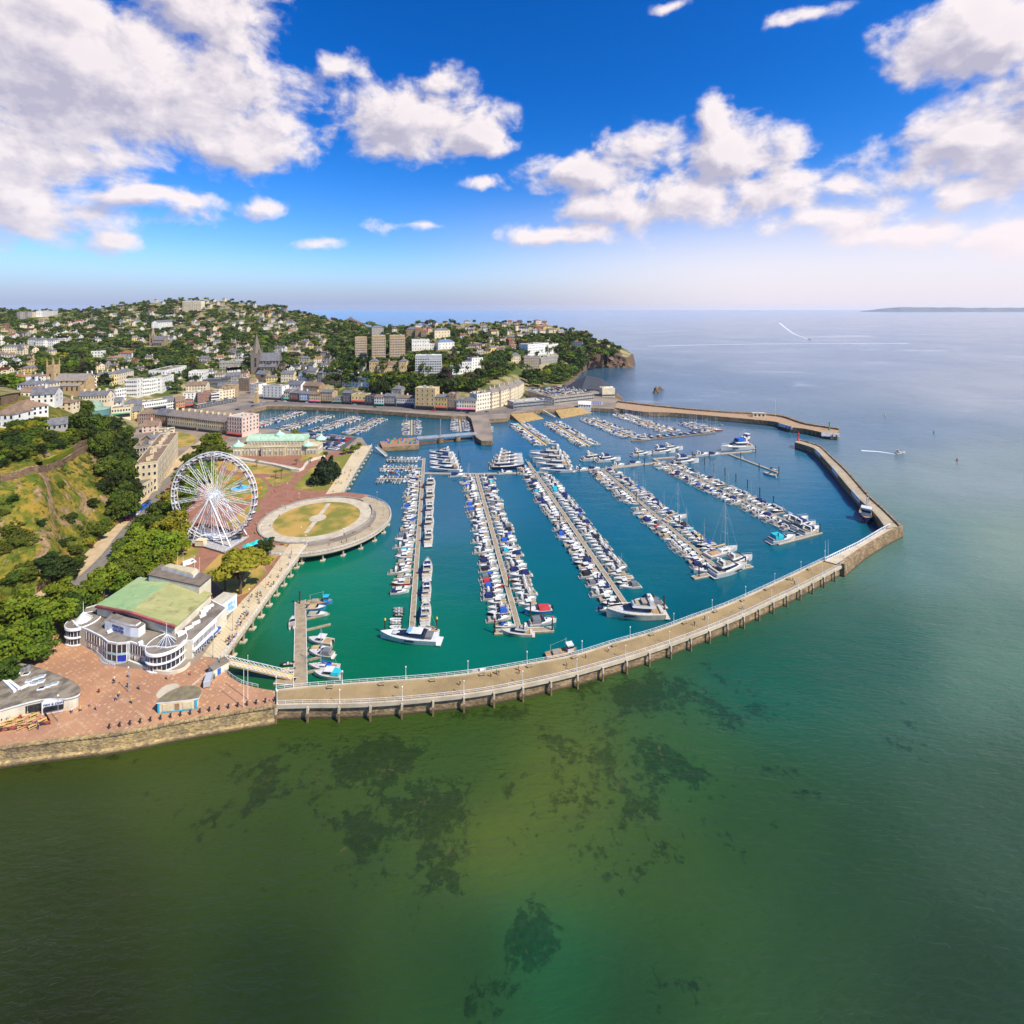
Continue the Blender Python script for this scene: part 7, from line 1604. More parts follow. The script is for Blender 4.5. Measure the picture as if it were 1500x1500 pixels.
set_boat('sail', 'navy', (1141, 691), (1124, 687), 'right of the pair at the tip of the short right spur')
set_boat('open', 'white', (1097, 662), (1106, 661), 'alone off the right end of the cross pontoon')
set_boat('fish', 'red', (1098, 645), (1080, 651), 'orange workboat crossing the harbour mouth', 'red')
set_boat('fly', 'grey', (1326, 664), (1312, 665), 'motoring out to sea beyond the stone arm')
ta = set_boat('fish', 'grey', (1268, 768), (1273, 748), 'dark hulled ferry boat moored inside the corner of the stone arm', 'navy')
set_boat('fish', 'tan', (845, 956), (800, 965), 'tan decked workboat alongside the inner edge of the curved pier', 'grey'); set_boat('open', 'white', (712, 983), (690, 987), 'under the inner edge of the curved pier')
# left jetty by the promenade
PJ = pontoon('short jetty with small craft near the plaza, reached by the yellow gangway', (440, 1004), (440, 880), 4.2)
for y in (901, 918, 948, 955, 966, 985):
    a = W(448, y, .5); link('finger', FINGER, PJ[0], (a[1] - PJ[1][1], -2.1, 0), -math.pi / 2)
for kind, cov, bow, stern, wh, hl in (('fish', 'grey', (487, 884), (449, 886), 'trawler at the far end of the short jetty', None), ('open', 'tan', (478, 892), (450, 893), 'second from far end of the short jetty', 'blue'), ('open', 'white', (480, 902), (452, 902), 'third from far end of the short jetty', None), ('hardtop', 'white', (452, 940), (487, 944), 'fourth from far end of the short jetty', None), ('open', 'tan', (482, 952), (455, 953), 'fifth from far end of the short jetty', None), ('cruiser', 'grey', (453, 958), (488, 963), 'sixth from far end of the short jetty', None), ('sail', 'blue', (452, 978), (496, 981), 'with thin mast, seventh from far end of the short jetty', None), ('hardtop', 'turquoise', (460, 990), (500, 993), 'nearest the plaza on the right of the short jetty', None), ('open', 'white', (429, 906), (428, 922), 'alone on the left side of the short jetty', None), ('rib', 'black', (411, 975), (430, 973), 'by the gangway foot, left of the short jetty', None), ('rib', 'tan', (411, 983), (431, 982), 'on the raft by the gangway foot left of the short jetty', None)):
    set_boat(kind, cov, bow, stern, wh, hl, 'small craft at the short jetty')
def gangway(label, a, b, za, zb, mt=YWOOD, wd=1.0):
    p, q = W(*a, za), W(*b, zb); t = thing('gangway', label, 'gangway', p); m = MB(); pts = [p, q]; A, B_ = offset(pts, wd), offset(pts, -wd)
    m.add([(*A[0], za), (*A[1], zb), (*B_[1], zb), (*B_[0], za)] + [(*A[0], za - .35), (*A[1], zb - .35), (*B_[1], zb - .35), (*B_[0], za - .35)], [(3, 2, 1, 0), (4, 5, 6, 7), (0, 1, 5, 4), (2, 3, 7, 6)]); m.move(*p).build('walkway', mt, t)
    m = MB()
    for X in (A, B_):
        m.tube((*X[0], za + 1.2), (*X[1], zb + 1.2), .09, n=4); m.tube((*X[0], za + .2), (*X[1], zb + .2), .07, n=4)
        for k in range(15):
            f, g2 = k / 15, (k + 1) / 15; c = lerp((*X[0], za), (*X[1], zb), f); e = lerp((*X[0], za), (*X[1], zb), g2); m.tube((c[0], c[1], c[2] + 1.2), (e[0], e[1], e[2] + .1), .05, n=3); m.tube(c, (c[0], c[1], c[2] + 1.2), .05, n=3)
    m.move(*p).build('railing', METALW, t)
gangway('yellow floored gangway sloping from the plaza to the short jetty', (326, 968), (428, 992), Q, .9)
gangway('gangway from the fish quay steps down to the dinghy raft', (551, 655), (566, 668), Q, .9, CONC)
pontoon('small raft under the foot of the yellow gangway', (404, 996), (431, 998), 3.2)
pontoon('cross pontoon joining the far ends of the first and second long pontoons', (622, 693), (700, 694), 2.4); pontoon('cross pontoon joining the far ends of the second and third long pontoons', (700, 694), (783, 692), 2.4); pontoon('cross pontoon joining the third and fourth long pontoons', (783, 692), (882, 687), 2.4); pontoon('cross pontoon joining the fourth and fifth long pontoons', (882, 687), (975, 676), 2.4); pontoon('cross pontoon running to the right of the fifth long pontoon', (956, 672), (1100, 661), 2.4); pontoon('short spur pontoon slanting down at the right of the marina', (1068, 665), (1140, 692), 2.4)
pontoon('end pontoon across the tip of the first long pontoon', (570, 931), (640, 932), 2.2); pontoon('end pontoon across the tip of the second long pontoon', (724, 925), (811, 921), 2.6); pontoon('end pontoon across the tip of the third long pontoon', (888, 897), (972, 893), 2.4); pontoon('end pontoon across the tip of the fourth long pontoon', (1015, 846), (1101, 828), 2.4); pontoon('end pontoon across the tip of the fifth long pontoon', (1138, 796), (1202, 779), 2.4)
PILES = [(640, 926, 'yellow'), (564, 928, 'yellow'), (725, 928, 'red'), (809, 925, 'red'), (890, 900, 'dark'), (973, 893, 'dark'), (1092, 833, 'dark'), (1024, 846, 'dark'), (1140, 797, 'dark'), (1201, 782, 'dark'), (673, 691, 'dark'), (674, 680, 'dark'), (672, 670, 'dark'), (716, 688, 'yellow'), (770, 684, 'yellow'), (825, 682, 'yellow'), (832, 690, 'yellow'), (849, 692, 'yellow'), (757, 697, 'dark'), (869, 679, 'yellow'), (935, 672, 'yellow'), (993, 668, 'yellow'), (1014, 672, 'dark'), (1040, 671, 'dark'), (1085, 673, 'dark'), (1112, 690, 'dark'), (1141, 695, 'dark'), (1107, 663, 'dark'), (1032, 681, 'dark'), (1046, 690, 'dark'), (1062, 697, 'dark'), (1078, 706, 'dark'), (1095, 715, 'dark'), (1113, 727, 'dark'), (1133, 740, 'dark'), (885, 693, 'dark'), (944, 682, 'dark'), (439, 886, 'dark'), (777, 903, 'dark'), (745, 862, 'red'), (700, 740, 'dark'), (875, 858, 'dark'), (820, 765, 'dark'), (995, 770, 'dark'), (1027, 800, 'dark'), (932, 735, 'dark')]
for k, (px, py, c) in enumerate(sorted(PILES)): mooring_pile(px, py, f'{"dark" if c == "dark" else c + " capped"} mooring pile standing in the marina, {nth(k + 1)} from the left', c)
# dinghy fingers at the far left of the first pontoon
for k, (y, x0) in enumerate(((673, 566), (686, 556), (701, 552))):
    P = pontoon(f'{["far", "middle", "near"][k]} finger pontoon of dinghies left of the first long pontoon', (x0, y), (620, y), 1.6)
    for side, sl in ((1, 'near'), (-1, 'far')): berth(P, side, 1, P[4] - 3, {'rib': 1} if k == 0 else {'rib': 2, 'open': 2}, lambda o, k=k, sl=sl: f'{o} from left on the {sl} side of the {["far", "middle", "near"][k]} dinghy finger', 'boats on the dinghy fingers', gap=.7, finger=False, scale=(.85, 1.1))
# outer rows towards the breakwater
for k, (a, b, ks, sk) in enumerate((((800, 652), (757, 620), {'cruiser': 5, 'hardtop': 4}, 0), ((863, 653), (806, 618), {'cruiser': 5, 'hardtop': 3}, 0), ((926, 640), (858, 612), {'cruiser': 4, 'sail': 4}, .05), ((985, 633), (905, 606), {'sail': 6, 'cruiser': 3}, .1), ((1046, 632), (1000, 618), {'sail': 6, 'hardtop': 2}, .15))):
    o5 = ['first', 'second', 'third', 'fourth', 'fifth'][k]; P = pontoon(f'{o5} pontoon from left in the outer basin below the seafront car park', a, b, 2.0, YWOOD, 'outer basin pontoons')
    for side, sl in ((1, 'right'), (-1, 'left')): berth(P, side, 1, P[4] - 2, ks, lambda o, sl=sl, o5=o5: f'{o} up the {sl} side of {o5} outer basin pontoon', f'boats in the outer basin', gap=.8, scale=(.8, 1.), skip=sk, finger=False)
P = pontoon('long dark pontoon nearest the entrance in the outer basin', (925, 646), (1047, 634), 2.4, mat('dark_planks', (.12, .10, .085), .9)); berth(P, -1, 8, P[4] - 4, {'sail': 1, 'hardtop': 1}, lambda o: f'{o} from left on the long dark outer pontoon', 'boats in the outer basin', gap=5, finger=False, scale=(.8, 1.)); set_boat('fly', 'white', (925, 645), (950, 644), 'at the left end of the long dark outer pontoon')
for k, (px, py) in enumerate(((983, 609), (1003, 611), (1018, 612), (1036, 615), (1055, 623))): set_boat('small', 'white', (px - 4, py), (px + 4, py), f'{nth(k + 1)} from left moored under the outer breakwater wall')
# inner harbour
for k, (a, b) in enumerate((((371, 624.5), (443, 602.5)), ((412, 629), (482, 608)), ((459, 632), (527, 610)), ((511, 636), (560, 612)), ((603, 637), (603, 615)), ((675, 632), (673, 612)))):
    o6 = ['first', 'second', 'third', 'fourth', 'fifth', 'sixth'][k]; P = pontoon(f'{o6} pontoon from left in the inner harbour', a, b, 1.8, mat('pale_planks', (.44, .36, .24), .9), 'inner harbour pontoons')
    for side, sl in ((1, 'right'), (-1, 'left')): berth(P, side, 1, P[4] - 2, {'small': 6, 'smallsail': 2.2}, lambda o, sl=sl, o6=o6: f'{o} up the {sl} side of {o6} inner harbour pontoon', 'boats in the inner harbour', gap=.9, finger=False, scale=(.85, 1.15))
for k in range(9): set_boat('smallsail' if k % 3 else 'fish', 'blue', (706 + k % 3 * 5, 636 - 3.0 * (k // 3) - k % 3), (712 + k % 3 * 5, 634 - 3.0 * (k // 3) - k % 3), f'{nth(k + 1)} in the cluster against the rounded stone pier')
# ---------------------------------------------------------------- houses scattered over the hills
BOXES += [(66, 525, 130, 574), (368, 488, 396, 546), (216, 478, 236, 507), (126, 590, 150, 607)]
hr = random.Random(5)
HOUSE = {}
def small_house(shape, wm, rm):
    k = (shape, wm.name, rm.name)
    if k in HOUSE: return HOUSE[k]
    w, d, h, fl = {0: (10, 9, 6.2, 2), 1: (15, 9, 6.0, 2), 2: (9, 9, 8.6, 3), 3: (20, 10, 8.4, 3), 4: (13, 11, 6.4, 2)}[shape]
    m = MB(); m.box((0, 0, -5), (w, d, h + 5), 0)
    rh = 3.0
    if shape in (0, 2, 3): m.add([(-w / 2, -d / 2, h), (-w / 2, d / 2, h), (-w / 2, 0, h + rh - .1), (w / 2, -d / 2, h), (w / 2, d / 2, h), (w / 2, 0, h + rh - .1)], [(0, 2, 1), (3, 4, 5)], 0)
    nb = max(2, int(w / 3.2))
    for f in range(fl):
        for x in wall_points(-w / 2, w / 2, nb): m.box((x, -d / 2 - .03, f * h / fl + .9), (1.3, .1, 1.5), 1)
        for y in (-d * .22, d * .22): m.box((w / 2 + .03, y, f * h / fl + .9), (.1, 1.2, 1.5), 1); m.box((-w / 2 - .03, y, f * h / fl + .9), (.1, 1.2, 1.5), 1)
    if shape in (0, 3): m.box((w * .22, -d / 2 - .9, 0), (3.2, 1.8, h * .95), 0); m.box((w * .22, -d / 2 - 1.83, .9), (2.3, .1, 1.4), 1); m.box((w * .22, -d / 2 - 1.83, h / fl + .9), (2.3, .1, 1.4), 1)
    wall = m.mesh('wall', [wm, GLASS]); o = .45; r = MB()
    if shape in (0, 2, 3):
        for s in (1, -1):
            A = [(-w / 2 - .3, s * (d / 2 + o), h - .35), (w / 2 + .3, s * (d / 2 + o), h - .35), (w / 2 + .3, 0, h + rh), (-w / 2 - .3, 0, h + rh)]; Bq = [(x, y, z + .2) for x, y, z in A]
            r.add(Bq + A, [(0, 1, 2, 3), (3, 2, 1, 0), (4, 5, 1, 0)])
    else:
        k2 = min(w, d) / 2; e = max(w / 2 - k2, .1); A = [(-w / 2 - o, -d / 2 - o, h), (w / 2 + o, -d / 2 - o, h), (w / 2 + o, d / 2 + o, h), (-w / 2 - o, d / 2 + o, h), (-e, 0, h + rh), (e, 0, h + rh)]
        r.add(A, [(0, 1, 5, 4), (2, 3, 4, 5), (1, 2, 5), (3, 0, 4), (3, 2, 1, 0)])
    for x in ((-w * .3, w * .32) if w > 9.5 else (w * .25,)): r.box((x, 0, h + 1), (.9, .9, 3.4), 1)
    HOUSE[k] = (wall, r.mesh('roof', [rm, wm])); return HOUSE[k]
NB = len(BOXES)
# regions of the photo with a share of houses: polygon, count, name
REG = [([(0, 478), (150, 468), (150, 500), (60, 512), (0, 512)], 26, 'on the far left slope below the white flats'),
       ([(0, 515), (70, 512), (80, 532), (0, 560)], 9, 'at the left edge above the church'),
       ([(150, 445), (270, 440), (265, 466), (150, 478)], 20, 'near the skyline left of the lone hilltop tower'),
       ([(296, 440), (400, 445), (430, 466), (300, 466)], 20, 'near the skyline right of the lone hilltop tower'),
       ([(150, 480), (300, 468), (300, 500), (240, 505), (150, 505)], 20, 'on the middle of the left hill'),
       ([(300, 468), (440, 470), (470, 495), (300, 505)], 26, 'on the right half of the left hill'),
       ([(130, 525), (215, 520), (250, 545), (140, 548)], 9, 'among trees above the white crescent'),
       ([(425, 505), (480, 500), (495, 535), (440, 540)], 12, 'left of the three tan towers'),
       ([(275, 505), (370, 500), (420, 515), (400, 535), (300, 540)], 20, 'in the town valley left of the tall spire'),
       ([(300, 545), (380, 548), (370, 565), (310, 566)], 10, 'between the modern blocks and the harbour road'),
       ([(395, 540), (480, 540), (480, 553), (395, 560)], 12, 'packed behind the harbour front offices'),
       ([(660, 466), (745, 463), (745, 490), (670, 500)], 18, 'on the skyline right of the red roofed tower'),
       ([(745, 465), (830, 470), (830, 488), (745, 500)], 32, 'on top of the headland'),
       ([(690, 500), (760, 495), (765, 510), (700, 525)], 10, 'on the slope left of the white headland hotel'),
       ([(560, 478), (655, 470), (655, 488), (560, 490)], 9, 'on the wooded ridge behind the three tan towers'),
       ([(30, 552), (70, 548), (70, 570), (28, 575)], 6, 'just left of the church'),
       ([(45, 590), (100, 588), (100, 612), (75, 605)], 2, 'on the crest over the cliff gardens')]
def overlaps(b, lst, m=0): return any(b[0] < c[2] - m and b[2] > c[0] + m and b[1] < c[3] - m and b[3] > c[1] + m for c in lst)
HWH = mat('house_white', (.64, .60, .53), .8, (.52, .48, .42), .2)
HW = [(HWH, 'white', 48), (CREAM, 'cream', 26), (GREYW, 'grey stone', 6), (YELLOW, 'yellow', 4), (BRICK, 'brick', 4), (PINKW, 'pale pink', 4), (BROWNST, 'brown stone', 6)]
HR_ = [(SLATE, 'slate', 50), (BROWNR, 'brown', 26), (TERRA, 'terracotta', 15), (mat('light_slate', (.28, .27, .28), .75), 'light grey', 9)]
for poly, cnt, where in REG:
    xs = [p[0] for p in poly]; ys = [p[1] for p in poly]; got = []
    for _ in range(cnt * 40):
        if len(got) >= cnt: break
        px, py = hr.uniform(min(xs), max(xs)), hr.uniform(min(ys), max(ys))
        if not inpoly(np.array([px]), np.array([py]), poly)[0]: continue
        x, y, z = T(px, py); sh = hr.choices([0, 1, 2, 3, 4], [34, 22, 18, 12, 14])[0]; w = (10, 15, 9, 20, 13)[sh] * .5 * F / y; h = 8.5 * F / y
        b = (px - w, py - h, px + w, py)
        if overlaps(b, BOXES, .5): continue
        BOXES.append(b); got.append((px, sh, x, y, z))
    got.sort()
    for k, (px, sh, x, y, z) in enumerate(got):
        wm, wn, _ = hr.choices(HW, [a[2] for a in HW])[0]; rm, rn, _ = hr.choices(HR_, [a[2] for a in HR_])[0]
        t = thing('house', f'{wn} house, {nth(k + 1)} from left {where}', 'house', (x, y, z), hr.gauss(0, .35) + (.25 if px > 600 else 0), 'houses on the hills')
        wl, rf = small_house(sh, wm, rm); link('wall', wl, t); link('roof', rf, t)
# ---------------------------------------------------------------- trees
def leaf_mat(nm, c, c2, c3):
    m, nt, p = nodes_of(nm); P = pos(nt); oi = nt.nodes.new('ShaderNodeObjectInfo')
    col = mixc(nt, ramp(nt, noise(nt, P, .35, 4, .6), .36, .64), c, c2); col = mixc(nt, mathn(nt, 'MULTIPLY', ramp(nt, noise(nt, P, 1.7, 2), .55, .7), .6), col, c3)
    h = N(nt, 'ShaderNodeHueSaturation'); L(nt, mathn(nt, 'MULTIPLY_ADD', oi.outputs['Random'], .5, .75), h.inputs['Value']); L(nt, mathn(nt, 'MULTIPLY_ADD', mathn(nt, 'FRACT', mathn(nt, 'MULTIPLY', oi.outputs['Random'], 13.7)), .05, .475), h.inputs['Hue']); L(nt, col, h.inputs['Color'])
    L(nt, h.outputs[0], p.inputs['Base Color']); p.inputs['Roughness'].default_value = .7; p.inputs['Specular IOR Level'].default_value = .15
    tr = N(nt, 'ShaderNodeBsdfTranslucent'); L(nt, h.outputs[0], tr.inputs['Color']); mx = N(nt, 'ShaderNodeMixShader'); mx.inputs[0].default_value = .25
    L(nt, p.outputs[0], mx.inputs[1]); L(nt, tr.outputs[0], mx.inputs[2]); L(nt, mx.outputs[0], nt.nodes['Material Output'].inputs[0]); MATS[nm] = m; return m
LEAF = {'bright': leaf_mat('leaf_bright', (.12, .18, .012), (.18, .22, .016), (.07, .11, .010)), 'mid': leaf_mat('leaf_mid', (.065, .10, .012), (.10, .13, .016), (.04, .06, .010)), 'dark': leaf_mat('leaf_dark', (.026, .045, .010), (.045, .065, .013), (.017, .03, .008)), 'olive': leaf_mat('leaf_olive', (.20, .205, .016), (.26, .235, .02), (.12, .13, .012)), 'copper': leaf_mat('leaf_copper', (.045, .025, .028), (.06, .035, .03), (.03, .018, .022)), 'pine': leaf_mat('leaf_pine', (.014, .028, .012), (.025, .042, .014), (.010, .018, .009))}
def leaves(n, lobes, size, flat=.0, seed=0):
    """quads on the skins of overlapping lobes"""
    r = np.random.default_rng(seed); lb = np.array(lobes, float); wts = lb[:, 3] ** 2; wts /= wts.sum()
    i = r.choice(len(lb), n, p=wts); d = r.normal(size=(n, 3)); d /= np.linalg.norm(d, axis=1, keepdims=True); d[:, 2] = np.where(d[:, 2] < -.45, -d[:, 2], d[:, 2])
    rad = lb[i, 3] * r.uniform(.72, 1.08, n); c = lb[i, :3] + d * rad[:, None] * np.array([1, 1, .82])
    nn = d + r.normal(size=(n, 3)) * .45; nn /= np.linalg.norm(nn, axis=1, keepdims=True)
    a = np.cross(nn, r.normal(size=(n, 3))); a /= np.linalg.norm(a, axis=1, keepdims=True); b = np.cross(nn, a); s = size * r.uniform(.6, 1.3, n)[:, None]
    V = np.stack([c + a * s, c + b * s * .7, c - a * s, c - b * s * .7], 1).reshape(-1, 3); return V, np.arange(n * 4).reshape(-1, 4)
def crown(nm, kind, seed, n=1500, h=10., r=5., size=.5, shape='round'):
    q = random.Random(seed); lob = []
    if shape == 'round':
        for k in range(34):
            a = q.uniform(0, 6.28); f = q.random() ** .6; z = h * q.uniform(.30, .93); rr_ = r * f * .86 * math.sqrt(max(.08, 1 - ((z / h - .55) / .45) ** 2)); lob.append((rr_ * math.cos(a), rr_ * math.sin(a), z, r * q.uniform(.15, .33)))
        lob.append((0, 0, h * .62, r * .62))
    elif shape == 'spread':
        for k in range(22):
            a = q.uniform(0, 6.28); rr_ = r * q.uniform(.1, .85); lob.append((rr_ * math.cos(a), rr_ * math.sin(a), h * (.55 + .3 * (1 - rr_ / r) + q.uniform(-.08, .08)), r * q.uniform(.16, .3)))
    elif shape == 'cone':
        for k in range(18):
            f = k / 18; a = q.uniform(0, 6.28); rr_ = r * (1 - f) * .55; lob.append((rr_ * math.cos(a), rr_ * math.sin(a), h * (.15 + .8 * f), r * (1 - f) * .5 + .5))
    V, Qd = leaves(n, lob, size, seed=seed); return npmesh(nm, V, Qd, LEAF[kind])
def trunk(nm, h, r, seed, limbs=5):
    q = random.Random(seed); m = MB(); m.tube((0, 0, -2), (0, 0, h * .45), r, r * .65, n=7)
    for k in range(limbs):
        a = 6.28 * k / limbs + q.uniform(-.4, .4); m.tube((0, 0, h * q.uniform(.25, .42)), (h * .28 * math.cos(a), h * .28 * math.sin(a), h * q.uniform(.6, .75)), r * .4, r * .12, n=5)
    return m.mesh(nm, BARK)
TREES = {}
def tree_parts(kind, shape, lod, v):
    k = (kind, shape, lod, v)
    if k not in TREES:
        n, size = ((3000, .42), (900, .75), (260, 1.25))[lod]; sd = abs(hash_(kind + shape)) + v * 31
        TREES[k] = (crown('crown', kind, sd, n, 10, 5, size, shape), trunk('trunk', 10, .32, sd, 6 if lod < 2 else 3))
    return TREES[k]
def hash_(s): return sum((i + 1) * ord(c) for i, c in enumerate(s))
tq = random.Random(77); TREEBOX = []
CW = {'bright': 'bright green', 'mid': 'mid green', 'dark': 'dark green', 'olive': 'olive yellow green', 'copper': 'copper purple', 'pine': 'blackish green'}
def plant_tree(x, y, z, h, r, kind, label, shape='round', group='trees', name='tree'):
    lod = 0 if y < 300 else 1 if y < 480 else 2
    t = thing(name, label, 'tree' if h > 4 else 'bush', (x, y, z), tq.uniform(0, 6.28), group, (r / 5, r / 5, h / 10))
    c, tk = tree_parts(kind, shape, lod, tq.randrange(4)); link('crown', c, t); link('trunk', tk, t); return t
def by_crown(cx_, cy_, rpx, hr_=1.35, z=Q):
    """ground position, height and radius of a tree from its crown circle on the photo"""
    D = (H - z) * F / (cy_ + rpx * .9 - 450)
    for _ in range(3): r = rpx * D / F; h = 2 * r * hr_ * .72; D = (H - z) * F / (cy_ + h * .6 * F / D - 450)
    return ((cx_ - 750) * D / F, D, z, h, r)
AV = [(8, 945, 36), (48, 930, 34), (-20, 905, 34), (30, 893, 34), (75, 900, 32), (105, 892, 26), (88, 872, 28), (128, 872, 27), (152, 850, 26), (172, 840, 22), (60, 948, 20), (-50, 950, 40), (8, 985, 24)]
for k, (a, b, r) in enumerate(sorted(AV)): x, y, z, h, rr_ = by_crown(a, b, r, 1.25); plant_tree(x, y, z, h, rr_, 'bright' if k % 3 else 'mid', f'broad leafy avenue tree left of the theatre, {nth(k + 1)} from left', group='avenue trees by the theatre')
AV2 = [(192, 815, 26), (222, 823, 27), (212, 793, 27), (243, 800, 26), (250, 772, 28), (228, 768, 22), (262, 795, 18), (232, 748, 18), (256, 748, 20), (246, 730, 16), (200, 838, 20), (242, 822, 18), (268, 775, 16), (184, 830, 20), (178, 852, 18), (180, 800, 15), (196, 778, 14), (208, 764, 13), (170, 822, 14)]
for k, (a, b, r) in enumerate(sorted(AV2)): x, y, z, h, rr_ = by_crown(a, b, r, 1.25); plant_tree(x, y, z, h, rr_, 'bright' if k % 4 < 2 else ('olive' if a > 235 else 'mid'), f'leafy tree in the belt left of the ferris wheel, {nth(k + 1)} from left', group='trees left of the ferris wheel')
AV3 = [(272, 700, 20), (284, 678, 20), (300, 662, 19), (314, 648, 17), (326, 662, 12), (298, 690, 18), (276, 722, 18), (284, 700, 16), (306, 644, 12), (268, 738, 12)]
for k, (a, b, r) in enumerate(sorted(AV3)): x, y, z, h, rr_ = by_crown(a, b, r, 1.2); plant_tree(x, y, z, h, rr_, 'bright' if k % 3 else 'mid', f'leafy tree behind the ferris wheel, {nth(k + 1)} from left', group='trees behind the ferris wheel')
for a, b, r, kd, sh, lb in ((352, 830, 42, 'olive', 'spread', 'wide spreading yellow green tree on the lawn beside the promenade'), (330, 842, 24, 'olive', 'spread', 'low left bough tree touching the wide yellow green lawn tree'), (390, 799, 14, 'dark', 'round', 'small round dark tree beside the turquoise canopy'), (473, 684, 17, 'pine', 'cone', 'dark pine on the promenade lawn, left of the joined pair'), (485, 681, 15, 'pine', 'cone', 'dark pine on the promenade lawn, right of the joined pair'), (432, 632, 6, 'olive', 'round', 'small yellow green tree behind the pavilion roof'), (517, 657, 7, 'bright', 'round', 'bush like tree beside the car park exit, left one'), (526, 652, 6, 'olive', 'round', 'bush like tree beside the car park exit, right one'), (506, 660, 6, 'bright', 'round', 'low bright tree at the corner of the car park'), (477, 664, 4, 'mid', 'round', 'tiny round tree at the right end of the pavilion')):
    x, y, z, h, rr_ = by_crown(a, b, r, 1.1 if kd != 'pine' else 1.7); plant_tree(x, y, z, h, rr_, kd, lb, sh, 'garden trees')
def hill_tree(px, py, h, r, kind, label, group, shape='round'):
    x, y, z = T(px, py); return plant_tree(x, y, z - .5, h, r, kind, label, shape, group)
CL = [(112, 628), (122, 618), (132, 632), (142, 622), (150, 636), (138, 648), (150, 652), (160, 645), (166, 660), (156, 668), (146, 664), (170, 676), (162, 684), (176, 690), (184, 700), (172, 704), (182, 716), (190, 722), (178, 730), (192, 738), (186, 745), (176, 650), (186, 658), (180, 672), (190, 682), (194, 700), (126, 606), (116, 600), (168, 630), (196, 664), (184, 640), (164, 718), (172, 744), (156, 696), (184, 755), (192, 756), (174, 758)]
for k, (a, b) in enumerate(sorted(CL)): hill_tree(a, b + 8, tq.uniform(11, 16), tq.uniform(5, 7.5), tq.choice(['dark', 'dark', 'mid', 'mid']), f'tall dark tree in the belt between cliff and hotel terrace, {nth(k + 1)} from left', 'dark trees beside the cliff')
GD = []
for _ in range(2000):
    a, b = tq.uniform(0, 125), tq.uniform(618, 688)
    if b > 690 - a * .30 - 4 or b < 622 - .0 * a or overlaps((a - 3, b - 8, a + 3, b), BOXES): continue
    if any(abs(a - c) < 5.5 and abs(b - d) < 4 for c, d in GD): continue
    GD.append((a, b))
    if len(GD) >= 78: break
for k, (a, b) in enumerate(sorted(GD)):
    s = tq.uniform(.6, 1.7); kd = tq.choices(['mid', 'dark', 'olive', 'bright'], [38, 34, 14, 14])[0]; hill_tree(a, b, 4.6 * s, 2.7 * s, kd, f'{CW[kd]} garden bush on the terraces above the cliff wall, {nth(k + 1)} from left', 'cliff garden bushes')
CBUSH = ((68, 836, 1.5, 'dark'), (82, 846, 1.8, 'dark'), (98, 850, 1.5, 'dark'), (114, 832, 1.1, 'mid'), (146, 790, 1.2, 'mid'), (152, 775, 1., 'mid'), (130, 800, .9, 'olive'), (110, 812, .9, 'mid'), (44, 850, 1., 'mid'), (20, 855, 1., 'mid'), (90, 800, .8, 'dark'), (30, 800, .8, 'mid'), (60, 770, .7, 'dark'), (12, 780, .7, 'mid'), (106, 760, .8, 'dark'), (20, 735, .7, 'mid'), (88, 716, .7, 'mid'), (136, 742, .9, 'dark'))
CB = [q[:2] for q in CBUSH]
for k, (a, b, s, kd) in enumerate(CBUSH):
    hill_tree(a, b, 5 * s, 3.6 * s, kd, f'bush clinging to the rocky cliff face {k}', 'bushes on the cliff face')['label'] = f'{CW[kd]} bush {"at the foot of" if b > 825 else "low on" if b > 780 else "high on"} the rocky cliff face, {nth(sorted(CB).index((a, b)) + 1)} from left'
# palms
for k, (a, b, h) in enumerate(((412, 702, 7), (404, 700, 5), (376, 684, 5), (455, 678, 4), (434, 681, 4), (352, 792, 4), (64, 868, 6), (120, 815, 5))):
    c = W(a, b, Q) if k < 6 else T(a, b); t = thing('palm_tree', f'small palm with drooping fronds, {nth(k + 1)} of the palms counting from the fountain gardens', 'palm', c, 0, 'palms'); m = MB(); m.tube((0, 0, -1), (0, 0, h * .8), .22, .16, n=6); m.build('trunk', BARK, t); m = MB()
    for q in range(14):
        an = 6.28 * q / 14; up_ = (.9 if q % 2 else .3); p0 = (0, 0, h * .8); p1 = (1.1 * math.cos(an), 1.1 * math.sin(an), h * .8 + up_); p2 = (2.1 * math.cos(an), 2.1 * math.sin(an), h * .8 + up_ - .9); sx, sy = -math.sin(an) * .3, math.cos(an) * .3
        m.add([p0, (p1[0] + sx, p1[1] + sy, p1[2]), p2, (p1[0] - sx, p1[1] - sy, p1[2])], [(0, 1, 2, 3)])
    m.build('crown', LEAF['mid'], t)
# town and hill trees one can tell apart, then the rest of the woods
def tree_ok(px, py, hp): 
    b = (px - hp * .45, py - hp, px + hp * .45, py)
    return not any(b[0] < c[2] and b[2] > c[0] and b[1] < c[3] - (c[3] - c[1]) * (.12 if i < NB else .48) and py > c[3] - .8 for i, c in enumerate(BOXES))
HILLREG = [([(0, 456), (105, 458), (180, 447), (275, 440), (400, 446), (450, 463), (480, 471), (540, 478), (600, 476), (660, 472), (720, 472), (790, 472), (840, 488), (890, 508), (912, 520), (880, 530), (850, 545), (838, 560), (780, 570), (760, 540), (700, 575), (560, 582), (500, 575), (440, 562), (400, 560), (300, 560), (300, 580), (240, 600), (150, 604), (104, 585), (110, 552), (100, 545), (60, 575), (0, 578)])]
REGN = [(0, 150, 'on the far left hillside'), (150, 300, 'below the lone hilltop tower'), (300, 430, 'on the hill above the spire'), (430, 520, 'left of the three tan towers'), (520, 680, 'around the three tan towers'), (680, 760, 'left of the headland hotel'), (760, 840, 'around the white headland hotel'), (840, 920, 'on the wooded tip of the headland')]
cand = []
xs_ = np.array([p[0] for p in HILLREG[0]]); 
hx = np.random.default_rng(8)
